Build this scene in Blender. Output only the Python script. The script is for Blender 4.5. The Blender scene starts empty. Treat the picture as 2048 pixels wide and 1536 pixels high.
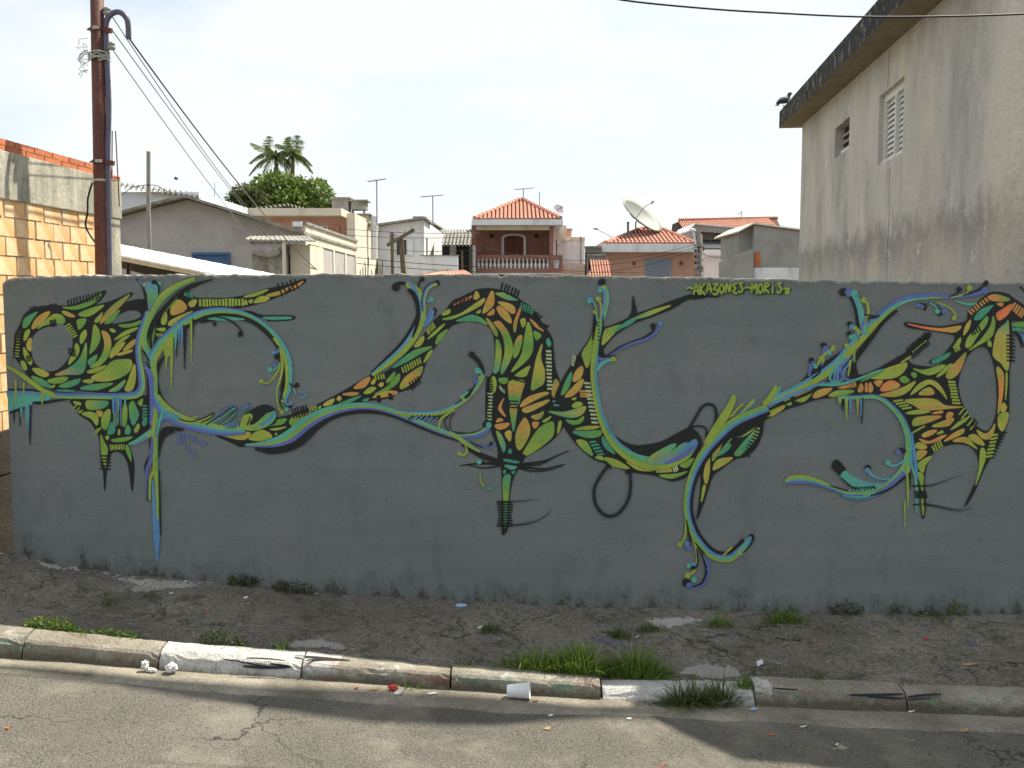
import bpy, bmesh, math, random
from mathutils import Vector, Matrix, noise
from mathutils.geometry import tessellate_polygon
R = random.Random(7)
sc = bpy.context.scene
C = sc.collection

# ------------------------------------------------------------------ camera, sky, sun, exposure
F, PITCH, EYE = 2000.0, math.radians(5.06), Vector((0, -5.0, 1.55))
cam = bpy.data.cameras.new('camera'); cam.sensor_width = 36; cam.lens = F/2048*36
cam.clip_start = 0.05; cam.clip_end = 4000
camo = bpy.data.objects.new('camera', cam); C.objects.link(camo)
camo.location = EYE; camo.rotation_euler = (math.pi/2-PITCH, 0, 0); sc.camera = camo

SUN = Vector((.52, .4875, 1.0)).normalized()
world = bpy.data.worlds.new('World'); sc.world = world; world.use_nodes = True
wn, wl = world.node_tree.nodes, world.node_tree.links
bg = wn['Background']; bg.inputs['Strength'].default_value = 0.10
sky = wn.new('ShaderNodeTexSky'); sky.sky_type = 'NISHITA'; sky.sun_disc = False
sky.sun_elevation = math.asin(SUN.z); sky.sun_rotation = math.atan2(SUN.x, SUN.y)
sky.dust_density = 1.0; sky.ozone_density = 1.0
tc = wn.new('ShaderNodeTexCoord'); mp = wn.new('ShaderNodeMapping'); mp.inputs['Scale'].default_value = (1, 1, 2.6)
nz = wn.new('ShaderNodeTexNoise'); nz.inputs['Scale'].default_value = 2.2; nz.inputs['Detail'].default_value = 7; nz.inputs['Roughness'].default_value = .55
rp = wn.new('ShaderNodeValToRGB'); rp.color_ramp.elements[0].position = .40; rp.color_ramp.elements[1].position = .56
rp.color_ramp.elements[0].color = (.45, .45, .45, 1); rp.color_ramp.elements[1].color = (.97, .97, .97, 1)
mx = wn.new('ShaderNodeMix'); mx.data_type = 'RGBA'; mx.inputs['B'].default_value = (5.55, 5.75, 5.85, 1)
wl.new(tc.outputs['Generated'], mp.inputs['Vector']); wl.new(mp.outputs[0], nz.inputs['Vector']); wl.new(nz.outputs['Fac'], rp.inputs[0])
wl.new(rp.outputs[0], mx.inputs['Factor']); wl.new(sky.outputs[0], mx.inputs['A']); wl.new(mx.outputs['Result'], bg.inputs['Color'])

sl = bpy.data.lights.new('sun', 'SUN'); sl.energy = 5.0; sl.angle = math.radians(.55); sl.color = (1, .93, .80)
so = bpy.data.objects.new('sun', sl); C.objects.link(so); so.location = (6, 8, 12)
so.rotation_euler = (-SUN).to_track_quat('-Z', 'Y').to_euler()

sc.view_settings.view_transform = 'Standard'; sc.view_settings.look = 'None'
sc.view_settings.exposure = 0.85; sc.view_settings.gamma = 1.0; sc.view_settings.use_curve_mapping = False
sc.render.engine = 'CYCLES'; sc.cycles.transparent_max_bounces = 24; sc.cycles.max_bounces = 6

# ------------------------------------------------------------------ helpers
CP, SP = math.cos(PITCH), math.sin(PITCH)
def ray(u, v):
    a, b = (u-1024)/F, (768-v)/F
    return Vector((a, CP+b*SP, -SP+b*CP))
def W(u, v, Y):                       # photo position (2048x1536) -> point of the plane y = Y
    d = ray(u, v); t = (Y-EYE.y)/d.y
    return EYE+d*t
def WD(u, v, D): return W(u, v, D-5.0)
def srgb(r, g=None, b=None):
    if g is None: r, g, b = r
    f = lambda c: (c/255/12.92 if c/255 <= .04045 else ((c/255+.055)/1.055)**2.4)
    return (f(r), f(g), f(b), 1)
def lerp(a, b, t): return a+(b-a)*t
def prof(pts):
    pts = sorted(pts)
    def f(x):
        if x <= pts[0][0]:
            s = (pts[1][1]-pts[0][1])/(pts[1][0]-pts[0][0]); return pts[0][1]-min(max(s*(pts[0][0]-x), -.5), .5)*1
        if x >= pts[-1][0]:
            s = (pts[-1][1]-pts[-2][1])/(pts[-1][0]-pts[-2][0]); return pts[-1][1]+min(max(s*(x-pts[-1][0]), -.5), .5)
        for (a, p), (b, q) in zip(pts, pts[1:]):
            if a <= x <= b: return lerp(p, q, (x-a)/(b-a) if b > a else 0)
    return f

class MB:
    def __init__(s): s.v = []; s.f = []; s.c = []; s.mi = []
    def add(s, vs, fs, col=None, mi=0):
        o = len(s.v); s.v += [tuple(p) for p in vs]; s.f += [tuple(i+o for i in f) for f in fs]
        s.mi += [mi]*len(fs)
        if col is not None: s.c += (col if isinstance(col, list) else [col]*len(vs))
        elif s.c: s.c += [(1, 1, 1, 1)]*len(vs)
        return s
    def box(s, x0, x1, y0, y1, z0, z1, mi=0):
        vs = [(x, y, z) for x in (x0, x1) for y in (y0, y1) for z in (z0, z1)]
        return s.add(vs, [(0, 1, 3, 2), (4, 6, 7, 5), (0, 4, 5, 1), (2, 3, 7, 6), (0, 2, 6, 4), (1, 5, 7, 3)], mi=mi)
    def prism(s, pts, ext, mi=0):     # polygon extruded by the vector ext
        n = len(pts); ext = Vector(ext); a = [Vector(p) for p in pts]; b = [p+ext for p in a]
        return s.add(a+b, [tuple(range(n)), tuple(range(2*n-1, n-1, -1))]+[(i, i+n, (i+1) % n+n, (i+1) % n) for i in range(n)], mi=mi)
    def bar(s, p, q, w, h=None, up=(0, 0, 1), mi=0):
        p, q = Vector(p), Vector(q); h = h or w; d = (q-p).normalized(); up = Vector(up)
        if abs(d.dot(up)) > .95: up = Vector((0, 1, 0))
        a = d.cross(up).normalized()*w/2; b = a.cross(d).normalized()*h/2
        vs = [e+i*a+j*b for e in (p, q) for i, j in ((-1, -1), (1, -1), (1, 1), (-1, 1))]
        return s.add(vs, [(0, 1, 2, 3), (7, 6, 5, 4), (0, 4, 5, 1), (1, 5, 6, 2), (2, 6, 7, 3), (3, 7, 4, 0)], mi=mi)
    def tube(s, pts, r, n=8, cap=True, mi=0):
        pts = [Vector(p) for p in pts]; rs = r if isinstance(r, (list, tuple)) else [r]*len(pts)
        vs = []; prev = None
        for i, p in enumerate(pts):
            d = (pts[min(i+1, len(pts)-1)]-pts[max(i-1, 0)]).normalized()
            a = prev if prev is not None else (d.cross(Vector((0, 0, 1))) if abs(d.z) < .9 else d.cross(Vector((0, 1, 0))))
            a = (a-d*a.dot(d)).normalized(); prev = a; b = d.cross(a)
            vs += [p+(a*math.cos(k*2*math.pi/n)+b*math.sin(k*2*math.pi/n))*rs[i] for k in range(n)]
        fs = [(i*n+k, i*n+(k+1) % n, (i+1)*n+(k+1) % n, (i+1)*n+k) for i in range(len(pts)-1) for k in range(n)]
        if cap: fs += [tuple(range(n-1, -1, -1)), tuple(range((len(pts)-1)*n, len(pts)*n))]
        return s.add(vs, fs, mi=mi)
    def lathe(s, prof_, o, n=10, mi=0):
        vs = [(o[0]+r*math.cos(k*2*math.pi/n), o[1]+r*math.sin(k*2*math.pi/n), o[2]+z) for r, z in prof_ for k in range(n)]
        fs = [(i*n+k, i*n+(k+1) % n, (i+1)*n+(k+1) % n, (i+1)*n+k) for i in range(len(prof_)-1) for k in range(n)]
        fs += [tuple(range(n-1, -1, -1)), tuple(range((len(prof_)-1)*n, len(prof_)*n))]
        return s.add(vs, fs, mi=mi)
    def mesh(s, name, mats, smooth=False):
        me = bpy.data.meshes.new(name); me.from_pydata(s.v, [], s.f)
        for m in (mats if isinstance(mats, (list, tuple)) else [mats]): me.materials.append(m)
        if any(s.mi): me.polygons.foreach_set('material_index', s.mi)
        if s.c:
            at = me.color_attributes.new('paint', 'FLOAT_COLOR', 'POINT')
            at.data.foreach_set('color', [k for c in s.c for k in c])
        if smooth: me.polygons.foreach_set('use_smooth', [True]*len(s.f))
        me.update(); return me
    def build(s, name, mats, parent=None, smooth=False, bevel=0, fixn=True):
        me = s.mesh(name, mats, smooth)
        if fixn or bevel:
            bm = bmesh.new(); bm.from_mesh(me)
            if fixn: bmesh.ops.recalc_face_normals(bm, faces=bm.faces)
            if bevel: bmesh.ops.bevel(bm, geom=bm.edges, offset=bevel, segments=2, affect='EDGES', profile=.6)
            bm.to_mesh(me); bm.free()
        return link(name, me, parent)
def link(name, me, parent=None):
    o = bpy.data.objects.new(name, me); C.objects.link(o)
    if parent is not None: attach(o, parent)
    return o
def world_loc(o):
    v = Vector((0, 0, 0))
    while o is not None: v = v+o.location; o = o.parent if o.parent and o.matrix_parent_inverse == Matrix() else None
    return v
def attach(o, parent):
    o.parent = parent; b = Vector(parent.get('_base', (0, 0, 0)))
    o.matrix_parent_inverse = Matrix.Translation(-b)
def tag(o, label=None, cat=None, group=None, kind=None):
    if label: o['label'] = label
    if cat: o['category'] = cat
    if group: o['group'] = group
    if kind: o['kind'] = kind
    return o
def thing(name, base, label, cat, group=None):
    o = bpy.data.objects.new(name, None); C.objects.link(o); o.location = base; o['_base'] = tuple(base)
    o.empty_display_size = .2
    return tag(o, label, cat, group)

# ------------------------------------------------------------------ materials
def newmat(name):
    m = bpy.data.materials.new(name); m.use_nodes = True
    n = m.node_tree.nodes; return m, n, m.node_tree.links, n['Principled BSDF']
def noise_node(n, l, scale, detail=5, rough=.6, stretch=None, co='Object', dist=0.0):
    t = n.new('ShaderNodeTexCoord'); q = n.new('ShaderNodeTexNoise'); q.inputs['Scale'].default_value = scale
    q.inputs['Detail'].default_value = detail; q.inputs['Roughness'].default_value = rough; q.inputs['Distortion'].default_value = dist
    if stretch:
        m = n.new('ShaderNodeMapping'); m.inputs['Scale'].default_value = stretch
        l.new(t.outputs[co], m.inputs[0]); l.new(m.outputs[0], q.inputs['Vector'])
    else: l.new(t.outputs[co], q.inputs['Vector'])
    return q
def ramp(n, l, src, stops):
    r = n.new('ShaderNodeValToRGB'); e = r.color_ramp.elements
    while len(e) < len(stops): e.new(.5)
    for k, (p, c) in zip(e, stops):
        k.position = p; k.color = c if len(c) == 4 else (*c, 1)
    l.new(src, r.inputs[0]); return r.outputs[0]
def mixc(n, l, fac, a, b, mode='MIX'):
    m = n.new('ShaderNodeMix'); m.data_type = 'RGBA'; m.blend_type = mode
    for k, s in (('Factor', fac), ('A', a), ('B', b)):
        if isinstance(s, (int, float)): m.inputs[k].default_value = s
        elif isinstance(s, tuple): m.inputs[k].default_value = s if len(s) == 4 else (*s, 1)
        else: l.new(s, m.inputs[k])
    return m.outputs['Result']
def mth(n, l, op, a, b=None, clamp=False):
    m = n.new('ShaderNodeMath'); m.operation = op; m.use_clamp = clamp
    for i, s in enumerate((a, b)):
        if s is None: continue
        if isinstance(s, (int, float)): m.inputs[i].default_value = s
        else: l.new(s, m.inputs[i])
    return m.outputs[0]
def bumpn(n, l, b, src, strength, dist=.01):
    k = n.new('ShaderNodeBump'); k.inputs['Strength'].default_value = strength; k.inputs['Distance'].default_value = dist
    l.new(src, k.inputs['Height']); l.new(k.outputs[0], b.inputs['Normal'])
def G3(v): return (v, v, v, 1)
def plaster(name, c1, c2, scale=2.0, rough=.9, stain=None, stain_amt=.5, stain_scale=1.5, streak=True, bump=.25, fine=60.0, grain=.25, objrand=0.0):
    m, n, l, b = newmat(name)
    a = noise_node(n, l, scale, 4, .65)
    col = ramp(n, l, a.outputs['Fac'], [(.32, c1), (.68, c2)])
    if stain:
        s = noise_node(n, l, stain_scale, 5, .7, (1, 1, .28) if streak else None)
        f = ramp(n, l, s.outputs['Fac'], [(.62-stain_amt*.3, G3(0)), (.74, G3(1))])
        col = mixc(n, l, f, col, stain)
    g = noise_node(n, l, fine, 3, .7)
    gf = ramp(n, l, g.outputs['Fac'], [(.3, G3(1-grain)), (.7, G3(1))])
    col = mixc(n, l, 1.0, col, gf, 'MULTIPLY')
    if objrand:
        oi = n.new('ShaderNodeObjectInfo')
        rf = ramp(n, l, oi.outputs['Random'], [(0, G3(1-objrand)), (1, G3(1))])
        col = mixc(n, l, 1.0, col, rf, 'MULTIPLY')
    l.new(col, b.inputs['Base Color']); b.inputs['Roughness'].default_value = rough
    b.inputs['Specular IOR Level'].default_value = .25
    if bump: bumpn(n, l, b, g.outputs['Fac'], bump, .01)
    return m
def simple(name, c, rough=.6, metal=0, var=.15, scale=20):
    m, n, l, b = newmat(name)
    g = noise_node(n, l, scale, 4, .6)
    f = ramp(n, l, g.outputs['Fac'], [(.3, G3(1-var)), (.7, G3(1))])
    l.new(mixc(n, l, 1.0, (*c[:3], 1), f, 'MULTIPLY'), b.inputs['Base Color'])
    b.inputs['Roughness'].default_value = rough; b.inputs['Metallic'].default_value = metal
    b.inputs['Specular IOR Level'].default_value = .3
    return m
def catmull(pts, k=4, closed=False):
    n = len(pts); out = []
    for i in range(n if closed else n-1):
        g = (lambda j: pts[j % n]) if closed else (lambda j: pts[min(max(j, 0), n-1)])
        p0, p1, p2, p3 = g(i-1), g(i), g(i+1), g(i+2)
        for s in range(k):
            t = s/k
            out.append(tuple(.5*((2*b)+(-a+c)*t+(2*a-5*b+4*c-d)*t*t+(-a+3*b-3*c+d)*t**3) for a, b, c, d in zip(p0, p1, p2, p3)))
    if not closed: out.append(tuple(pts[-1]))
    return out
# ------------------------------------------------------------------ ground, road, pavement, kerb
def pxprof(pts, Y, dz=0): return prof([(W(u, v, Y).x, W(u, v, Y).z+dz) for u, v in pts])
base_z = pxprof([(-200, 1098), (30, 1115), (130, 1132), (300, 1151), (450, 1166), (600, 1181), (800, 1194), (1000, 1204), (1200, 1213), (1550, 1223), (2048, 1227), (2500, 1236)], 0)
top_z = pxprof([(-100, 557), (60, 553), (450, 549), (1000, 549), (1300, 553), (1600, 560), (2048, 565), (2600, 568)], 0)
STONES = [(-900, -424, (1172, 1214), (1197, 1239), (1246, 1286)), (-420, 44, (1215, 1257), (1240, 1278), (1285, 1320)), (48, 316, (1258, 1283), (1280, 1304), (1320, 1341)),
          (320, 601, (1283, 1303), (1304, 1327), (1341, 1360)), (605, 899, (1302, 1333), (1325, 1346), (1360, 1383)), (903, 1201, (1329, 1350), (1347, 1368), (1383, 1401)),
          (1206, 1508, (1359, 1362), (1380, 1385), (1402, 1415)), (1512, 1811, (1352, 1365), (1374, 1387), (1415, 1426)), (1815, 2250, (1367, 1380), (1388, 1402), (1426, 1446)),
          (2254, 2700, (1380, 1392), (1402, 1415), (1446, 1466))]
YB, YF, YG, YA = -.775, -.895, -.915, -1.06
kb_pts, kf0, kg_pts = [], [], []
for uL, uR, b, f, g in STONES:
    kb_pts += [(uL, b[0]), (uR, b[1])]; kg_pts += [(uL, g[0]), (uR, g[1])]
kback_z = pxprof(kb_pts, YB); kbot_z = pxprof(kg_pts, YG)
gut_z = pxprof([(-900, 1262), (0, 1342), (215, 1358), (512, 1385), (800, 1406), (1000, 1417), (1250, 1428), (1536, 1441), (1848, 1455), (2048, 1465), (2600, 1490)], YA)

def fbm(x, y, s, o=4): return noise.fractal(Vector((x*s, y*s, 3.7)), 1.0, 2.0, o)
xs_f = [-14, -10, -7, -5, -4, -3.4]+[-3+.025*i for i in range(249)]+[3.4, 4, 5, 7, 10, 14, 20]
xs_f = [-40, -25]+xs_f+[30, 45]
def sheet(ys, zf, name, mat, smooth=True):
    m = MB(); n = len(xs_f)
    m.add([(x, y, zf(x, y)) for y in ys for x in xs_f], [(j*n+i, j*n+i+1, (j+1)*n+i+1, (j+1)*n+i) for j in range(len(ys)-1) for i in range(n-1)])
    o = m.build(name, mat, smooth=smooth, fixn=False); tag(o, kind='structure')
    for p in o.data.polygons: pass
    return o

def road_material():
    m, n, l, b = newmat('worn asphalt')
    big = noise_node(n, l, 1.1, 4, .6); col = ramp(n, l, big.outputs['Fac'], [(.3, (.155, .145, .122)), (.7, (.245, .228, .188))])
    # exposed aggregate: two sizes of stone chips
    t = n.new('ShaderNodeTexCoord')
    for sc_, lo, hi, c in ((150, .02, .26, (.52, .50, .43, 1)), (70, .0, .15, (.58, .55, .47, 1))):
        v = n.new('ShaderNodeTexVoronoi'); v.inputs['Scale'].default_value = sc_; l.new(t.outputs['Object'], v.inputs['Vector'])
        f = ramp(n, l, v.outputs['Distance'], [(lo, G3(1)), (hi, G3(0))])
        pick = ramp(n, l, n_sep(n, l, v.outputs['Color']), [(.5, G3(0)), (.56, G3(1))])
        col = mixc(n, l, mth(n, l, 'MULTIPLY', f, pick), col, c)
    dk = noise_node(n, l, 130, 3, .65); col = mixc(n, l, ramp(n, l, dk.outputs['Fac'], [(.37, G3(.8)), (.49, G3(0))]), col, (.045, .043, .039, 1))
    # sand and dust drifts
    ds = noise_node(n, l, 2.4, 4, .7); col = mixc(n, l, ramp(n, l, ds.outputs['Fac'], [(.5, G3(0)), (.72, G3(.75))]), col, (.34, .315, .255, 1))
    # cracks
    cr = crack_mask(n, l, 1.5, .010, .45); col = mixc(n, l, cr, col, (.02, .02, .019, 1))
    l.new(col, b.inputs['Base Color']); b.inputs['Roughness'].default_value = .95; b.inputs['Specular IOR Level'].default_value = .2
    h = noise_node(n, l, 100, 3, .75).outputs['Fac']
    bumpn(n, l, b, h, 1.0, .022)
    return m
def n_sep(n, l, colsock):
    s = n.new('ShaderNodeSeparateColor'); l.new(colsock, s.inputs[0]); return s.outputs[0]
def crack_mask(n, l, scale, width, warp):
    t = n.new('ShaderNodeTexCoord'); w = noise_node(n, l, 3.0, 4, .6)
    mv = n.new('ShaderNodeVectorMath'); mv.operation = 'SCALE'; l.new(w.outputs['Color'], mv.inputs[0]); mv.inputs['Scale'].default_value = warp
    av = n.new('ShaderNodeVectorMath'); av.operation = 'ADD'; l.new(t.outputs['Object'], av.inputs[0]); l.new(mv.outputs[0], av.inputs[1])
    v = n.new('ShaderNodeTexVoronoi'); v.feature = 'DISTANCE_TO_EDGE'; v.inputs['Scale'].default_value = scale; l.new(av.outputs[0], v.inputs['Vector'])
    f = ramp(n, l, v.outputs['Distance'], [(width*.35, G3(1)), (width, G3(0))])
    g = noise_node(n, l, 1.3, 3, .5); gate = ramp(n, l, g.outputs['Fac'], [(.46, G3(0)), (.58, G3(.7))])
    return mth(n, l, 'MULTIPLY', f, gate)
M_road = road_material()

def pavement_material():
    m, n, l, b = newmat('old pavement concrete')
    big = noise_node(n, l, 1.5, 4, .68); col = ramp(n, l, big.outputs['Fac'], [(.28, (.165, .148, .118)), (.5, (.25, .228, .188)), (.72, (.36, .33, .27))])
    lt = noise_node(n, l, 4.5, 4, .72, (.5, 1.5, 1)); col = mixc(n, l, ramp(n, l, lt.outputs['Fac'], [(.56, G3(0)), (.7, G3(.7))]), col, (.30, .285, .25, 1))
    dk = noise_node(n, l, 7, 4, .75); col = mixc(n, l, ramp(n, l, dk.outputs['Fac'], [(.32, G3(.7)), (.46, G3(0))]), col, (.07, .066, .052, 1))
    ms = noise_node(n, l, 2.6, 4, .75); col = mixc(n, l, ramp(n, l, ms.outputs['Fac'], [(.55, G3(0)), (.68, G3(.6))]), col, (.085, .10, .042, 1))
    g = noise_node(n, l, 55, 4, .75); col = mixc(n, l, 1.0, col, ramp(n, l, g.outputs['Fac'], [(.34, G3(.45)), (.54, G3(1.0))]), 'MULTIPLY')
    sp = noise_node(n, l, 38, 4, .7); col = mixc(n, l, ramp(n, l, sp.outputs['Fac'], [(.58, G3(0)), (.66, G3(.7))]), col, (.42, .40, .35, 1))
    cr = crack_mask(n, l, 1.7, .014, .5); col = mixc(n, l, cr, col, (.022, .024, .015, 1))
    l.new(col, b.inputs['Base Color']); b.inputs['Roughness'].default_value = .95; b.inputs['Specular IOR Level'].default_value = .2
    bumpn(n, l, b, g.outputs['Fac'], 1.0, .03)
    return m
M_pave = pavement_material()
M_gutter = plaster('gutter concrete', (.24, .215, .165), (.37, .335, .265), 2.5, .95, (.12, .11, .085), .6, 3.0, False, .8, 80, .4)
M_earth = plaster('earth', (.10, .085, .05), (.16, .14, .08), .5, 1, None, bump=.3)

# far ground, the yard behind the wall, road, gutter, pavement
g = MB(); g.add([(-900, -900, -2.3), (900, -900, -2.3), (900, 900, -2.3), (-900, 900, -2.3)], [(0, 1, 2, 3)])
tag(g.build('ground', M_earth, fixn=False), kind='structure')
g = MB(); yy = [.12, 2, 6, 12, 25, 45, 70, 90]; zz = [-.15, -.2, -.6, -1.2, -1.8, -2.1, -2.25, -2.32]
g.add([(x, y, z+.25*math.sin(x*.15)) for y, z in zip(yy, zz) for x in range(-60, 61, 5)], [(j*25+i, j*25+i+1, (j+1)*25+i+1, (j+1)*25+i) for j in range(7) for i in range(24)])
tag(g.build('yard_ground', M_earth, smooth=True, fixn=False), kind='structure')

def road_h(x, y):
    t = (YA-y)
    return gut_z(x)-.006+.012*min(t, 1.5)+.006*fbm(x, y, 1.7)+.003*fbm(x, y, 9)
sheet([-16, -12, -9, -7, -5.5, -4.5, -3.8, -3.2, -2.8]+[-2.6+.04*i for i in range(37)]+[YA-.06, YA+.03], road_h, 'road', M_road)
def gut_h(x, y):
    t = (y-YA)/(YG-YA); return lerp(gut_z(x)+.003, kbot_z(x)+.004, t)+.004*fbm(x, y, 5)+(-.022 if t < -.1 else 0)
sheet([YA-.035, YA+.004*1]+[YA+.02+.02*i for i in range(7)]+[YG+.03], gut_h, 'gutter', M_gutter)
def pave_h(x, y):
    t = min(max(y/YB, 0), 1); z = lerp(base_z(x), kback_z(x)-.004, t)
    e = min(1, max(0, 1-t)*6)
    return z+(.010*fbm(x, y, 2.2)+.006*fbm(x, y, 8)+.003*fbm(x, y, 24))*e
sheet([.06, .02, -.01]+[-.03*i for i in range(1, 26)]+[YB-.012], pave_h, 'pavement', M_pave)

# kerb stones
kerb = tag(link('kerb', None), kind='structure'); kerb['_base'] = (0, 0, 0)
def kerb_material():
    m, n, l, b = newmat('kerb concrete')
    oi = n.new('ShaderNodeObjectInfo')
    at = n.new('ShaderNodeAttribute'); at.attribute_name = 'paint'
    big = noise_node(n, l, 5, 4, .7); con = ramp(n, l, big.outputs['Fac'], [(.3, (.22, .195, .15)), (.7, (.42, .385, .315))])
    lim = noise_node(n, l, 8, 4, .7); lm = ramp(n, l, lim.outputs['Fac'], [(.25, (.36, .35, .31)), (.5, (.60, .59, .55))])
    wear = noise_node(n, l, 6, 4, .75)
    s = n.new('ShaderNodeSeparateColor'); l.new(at.outputs['Color'], s.inputs[0])
    th = mth(n, l, 'ADD', s.outputs[0], mth(n, l, 'MULTIPLY', mth(n, l, 'SUBTRACT', wear.outputs['Fac'], .5), 1.6))
    col = mixc(n, l, ramp(n, l, th, [(.42, G3(0)), (.6, G3(1))]), con, lm)
    # tinted old paint (green, red) on some stones
    tn = noise_node(n, l, 9, 4, .7, (.5, 1, 1)); tf = mth(n, l, 'MULTIPLY', s.outputs[1], ramp(n, l, tn.outputs['Fac'], [(.5, G3(0)), (.62, G3(.75))]))
    tint = ramp(n, l, noise_node(n, l, 3.2, 2, .5).outputs['Fac'], [(.44, (.13, .24, .17)), (.5, (.22, .25, .2)), (.56, (.26, .11, .085))])
    col = mixc(n, l, tf, col, tint)
    # mud line where the water runs
    md = mth(n, l, 'ADD', s.outputs[2], mth(n, l, 'MULTIPLY', mth(n, l, 'SUBTRACT', noise_node(n, l, 12, 4, .7).outputs['Fac'], .5), .9))
    col = mixc(n, l, ramp(n, l, md, [(.45, G3(0)), (.8, G3(.8))]), col, (.085, .072, .045, 1))
    g = noise_node(n, l, 90, 4, .75); col = mixc(n, l, 1.0, col, ramp(n, l, g.outputs['Fac'], [(.3, G3(.55)), (.6, G3(1))]), 'MULTIPLY')
    l.new(col, b.inputs['Base Color']); b.inputs['Roughness'].default_value = .92; b.inputs['Specular IOR Level'].default_value = .2
    bumpn(n, l, b, g.outputs['Fac'], .8, .012)
    return m
M_kerb = kerb_material()
WHITE = [.1, .35, .22, 1.0, .42, .3, .95, .3, .3, .3]; TINT = [0, 1, .3, 0, 1, 1, 0, 1, .8, 0]
for k, (uL, uR, bk, fr, gt) in enumerate(STONES):
    x0, x1 = W(uL, fr[0], YF).x, W(uR, fr[1], YF).x
    zb = (W(uL, bk[0], YB).z, W(uR, bk[1], YB).z); zf = (W(uL, fr[0], YF).z, W(uR, fr[1], YF).z); zg = (W(uL, gt[0], YG).z, W(uR, gt[1], YG).z)
    m = MB(); N = 30; sec = 10
    for i in range(N+1):
        t = i/N; x = lerp(x0, x1, t); b_, f_, g_ = lerp(*zb, t), lerp(*zf, t), lerp(*zg, t); top = (b_+f_)/2
        e = min(t, 1-t)*N
        chip = .02*max(0, 1-e/2.0)*(1+fbm(x, k, 9))+max(0, fbm(x*1.0, k*3.1, 3.0)-.12)*.07
        b_ += .004; r = .018+.008*fbm(x, k, 4)
        pr = [(YB-.002, b_-.2), (YB, b_-.006), (YB-.012, b_), ((YB+YF)/2, lerp(b_, f_, .5)+.002), (YF+.03, f_+.001), (YF+.010-chip*.2, f_-.003-chip*.5), (YF-.002+chip*.3, f_-.013-chip), (YF-.006, f_-.026), (YG, g_), (YG-.002, g_-.1)]
        for j, (y, z) in enumerate(pr):
            d = .0035*fbm(x+k, z*3+y*5, 12); wht = WHITE[k]
            if k == 4: wht = .75 if t < .25 else .3
            if k == 7: wht = .6 if t < .12 else .25
            mud = [0, 0, 0, .05, .05, .1, .28, .5, 1.0, 1][j]*(.75 if wht > .8 else 1)
            m.v.append((x, y+d, z+d*.7)); m.c.append((wht*(1 if j < 8 else .85), TINT[k]*(1 if j > 5 else .45), mud, 1))
    m.f = [(i*sec+j, (i+1)*sec+j, (i+1)*sec+j+1, i*sec+j+1) for i in range(N) for j in range(sec-1)]
    m.f += [tuple(range(sec)), tuple(range(N*sec+sec-1, N*sec-1, -1))]; m.mi = [0]*len(m.f)
    m.build('kerb_stone', M_kerb, kerb, smooth=False)

# ------------------------------------------------------------------ the painted wall
def wall_material():
    m, n, l, b = newmat('grey painted wall')
    at = n.new('ShaderNodeAttribute'); at.attribute_name = 'paint'; s = n.new('ShaderNodeSeparateColor'); l.new(at.outputs['Color'], s.inputs[0])
    big = noise_node(n, l, 1.1, 4, .6); col = ramp(n, l, big.outputs['Fac'], [(.3, (.140, .162, .156)), (.5, (.172, .193, .187)), (.7, (.198, .217, .209))])
    st = noise_node(n, l, 5, 4, .7, (1.4, 1, .16)); col = mixc(n, l, ramp(n, l, st.outputs['Fac'], [(.55, G3(0)), (.72, G3(.45))]), col, (.150, .165, .165, 1))
    sp = noise_node(n, l, 34, 4, .75); col = mixc(n, l, ramp(n, l, sp.outputs['Fac'], [(.35, G3(.8)), (.42, G3(0))]), col, (.08, .088, .085, 1))
    wh = noise_node(n, l, 60, 3, .7); col = mixc(n, l, ramp(n, l, wh.outputs['Fac'], [(.65, G3(0)), (.72, G3(.55))]), col, (.32, .34, .32, 1))
    hv = noise_node(n, l, 2.3, 4, .6); col = mixc(n, l, .55, col, ramp(n, l, hv.outputs['Fac'], [(.34, (.150, .190, .182)), (.5, (.170, .190, .189)), (.66, (.192, .190, .194))]))
    pt = noise_node(n, l, 7, 4, .7, (1, 1, .45)); col = mixc(n, l, ramp(n, l, pt.outputs['Fac'], [(.54, G3(0)), (.68, G3(.5))]), col, (.125, .138, .138, 1))
    rl = noise_node(n, l, 4, 4, .65, (.3, 1, 2.6)); col = mixc(n, l, 1.0, col, ramp(n, l, rl.outputs['Fac'], [(.36, G3(.93)), (.62, G3(1.03))]), 'MULTIPLY')
    # moss and splash dirt at the foot, ragged upper edge (r = height above foot, g = distance below the top)
    dn = noise_node(n, l, 6, 4, .75, (1.5, 1, .8))
    h = mth(n, l, 'ADD', s.outputs[0], mth(n, l, 'MULTIPLY', mth(n, l, 'SUBTRACT', dn.outputs['Fac'], .5), .5))
    col = mixc(n, l, ramp(n, l, h, [(-.06, G3(.9)), (.01, G3(.45)), (.10, G3(0))]), col, (.062, .064, .048, 1))
    h2 = mth(n, l, 'ADD', s.outputs[1], mth(n, l, 'MULTIPLY', mth(n, l, 'SUBTRACT', noise_node(n, l, 9, 4, .75).outputs['Fac'], .5), .22))
    col = mixc(n, l, ramp(n, l, h2, [(.0, G3(.55)), (.045, G3(0))]), col, (.115, .13, .115, 1))
    # bare rough mortar along the broken top
    h3 = mth(n, l, 'ADD', s.outputs[1], mth(n, l, 'MULTIPLY', mth(n, l, 'SUBTRACT', noise_node(n, l, 30, 4, .7).outputs['Fac'], .5), .05))
    col = mixc(n, l, ramp(n, l, h3, [(.002, G3(.9)), (.012, G3(0))]), col, (.36, .35, .31, 1))
    l.new(col, b.inputs['Base Color']); b.inputs['Roughness'].default_value = .8; b.inputs['Specular IOR Level'].default_value = .25
    g = noise_node(n, l, 75, 4, .7); bumpn(n, l, b, g.outputs['Fac'], .5, .008)
    return m
M_wall = wall_material()
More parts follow.
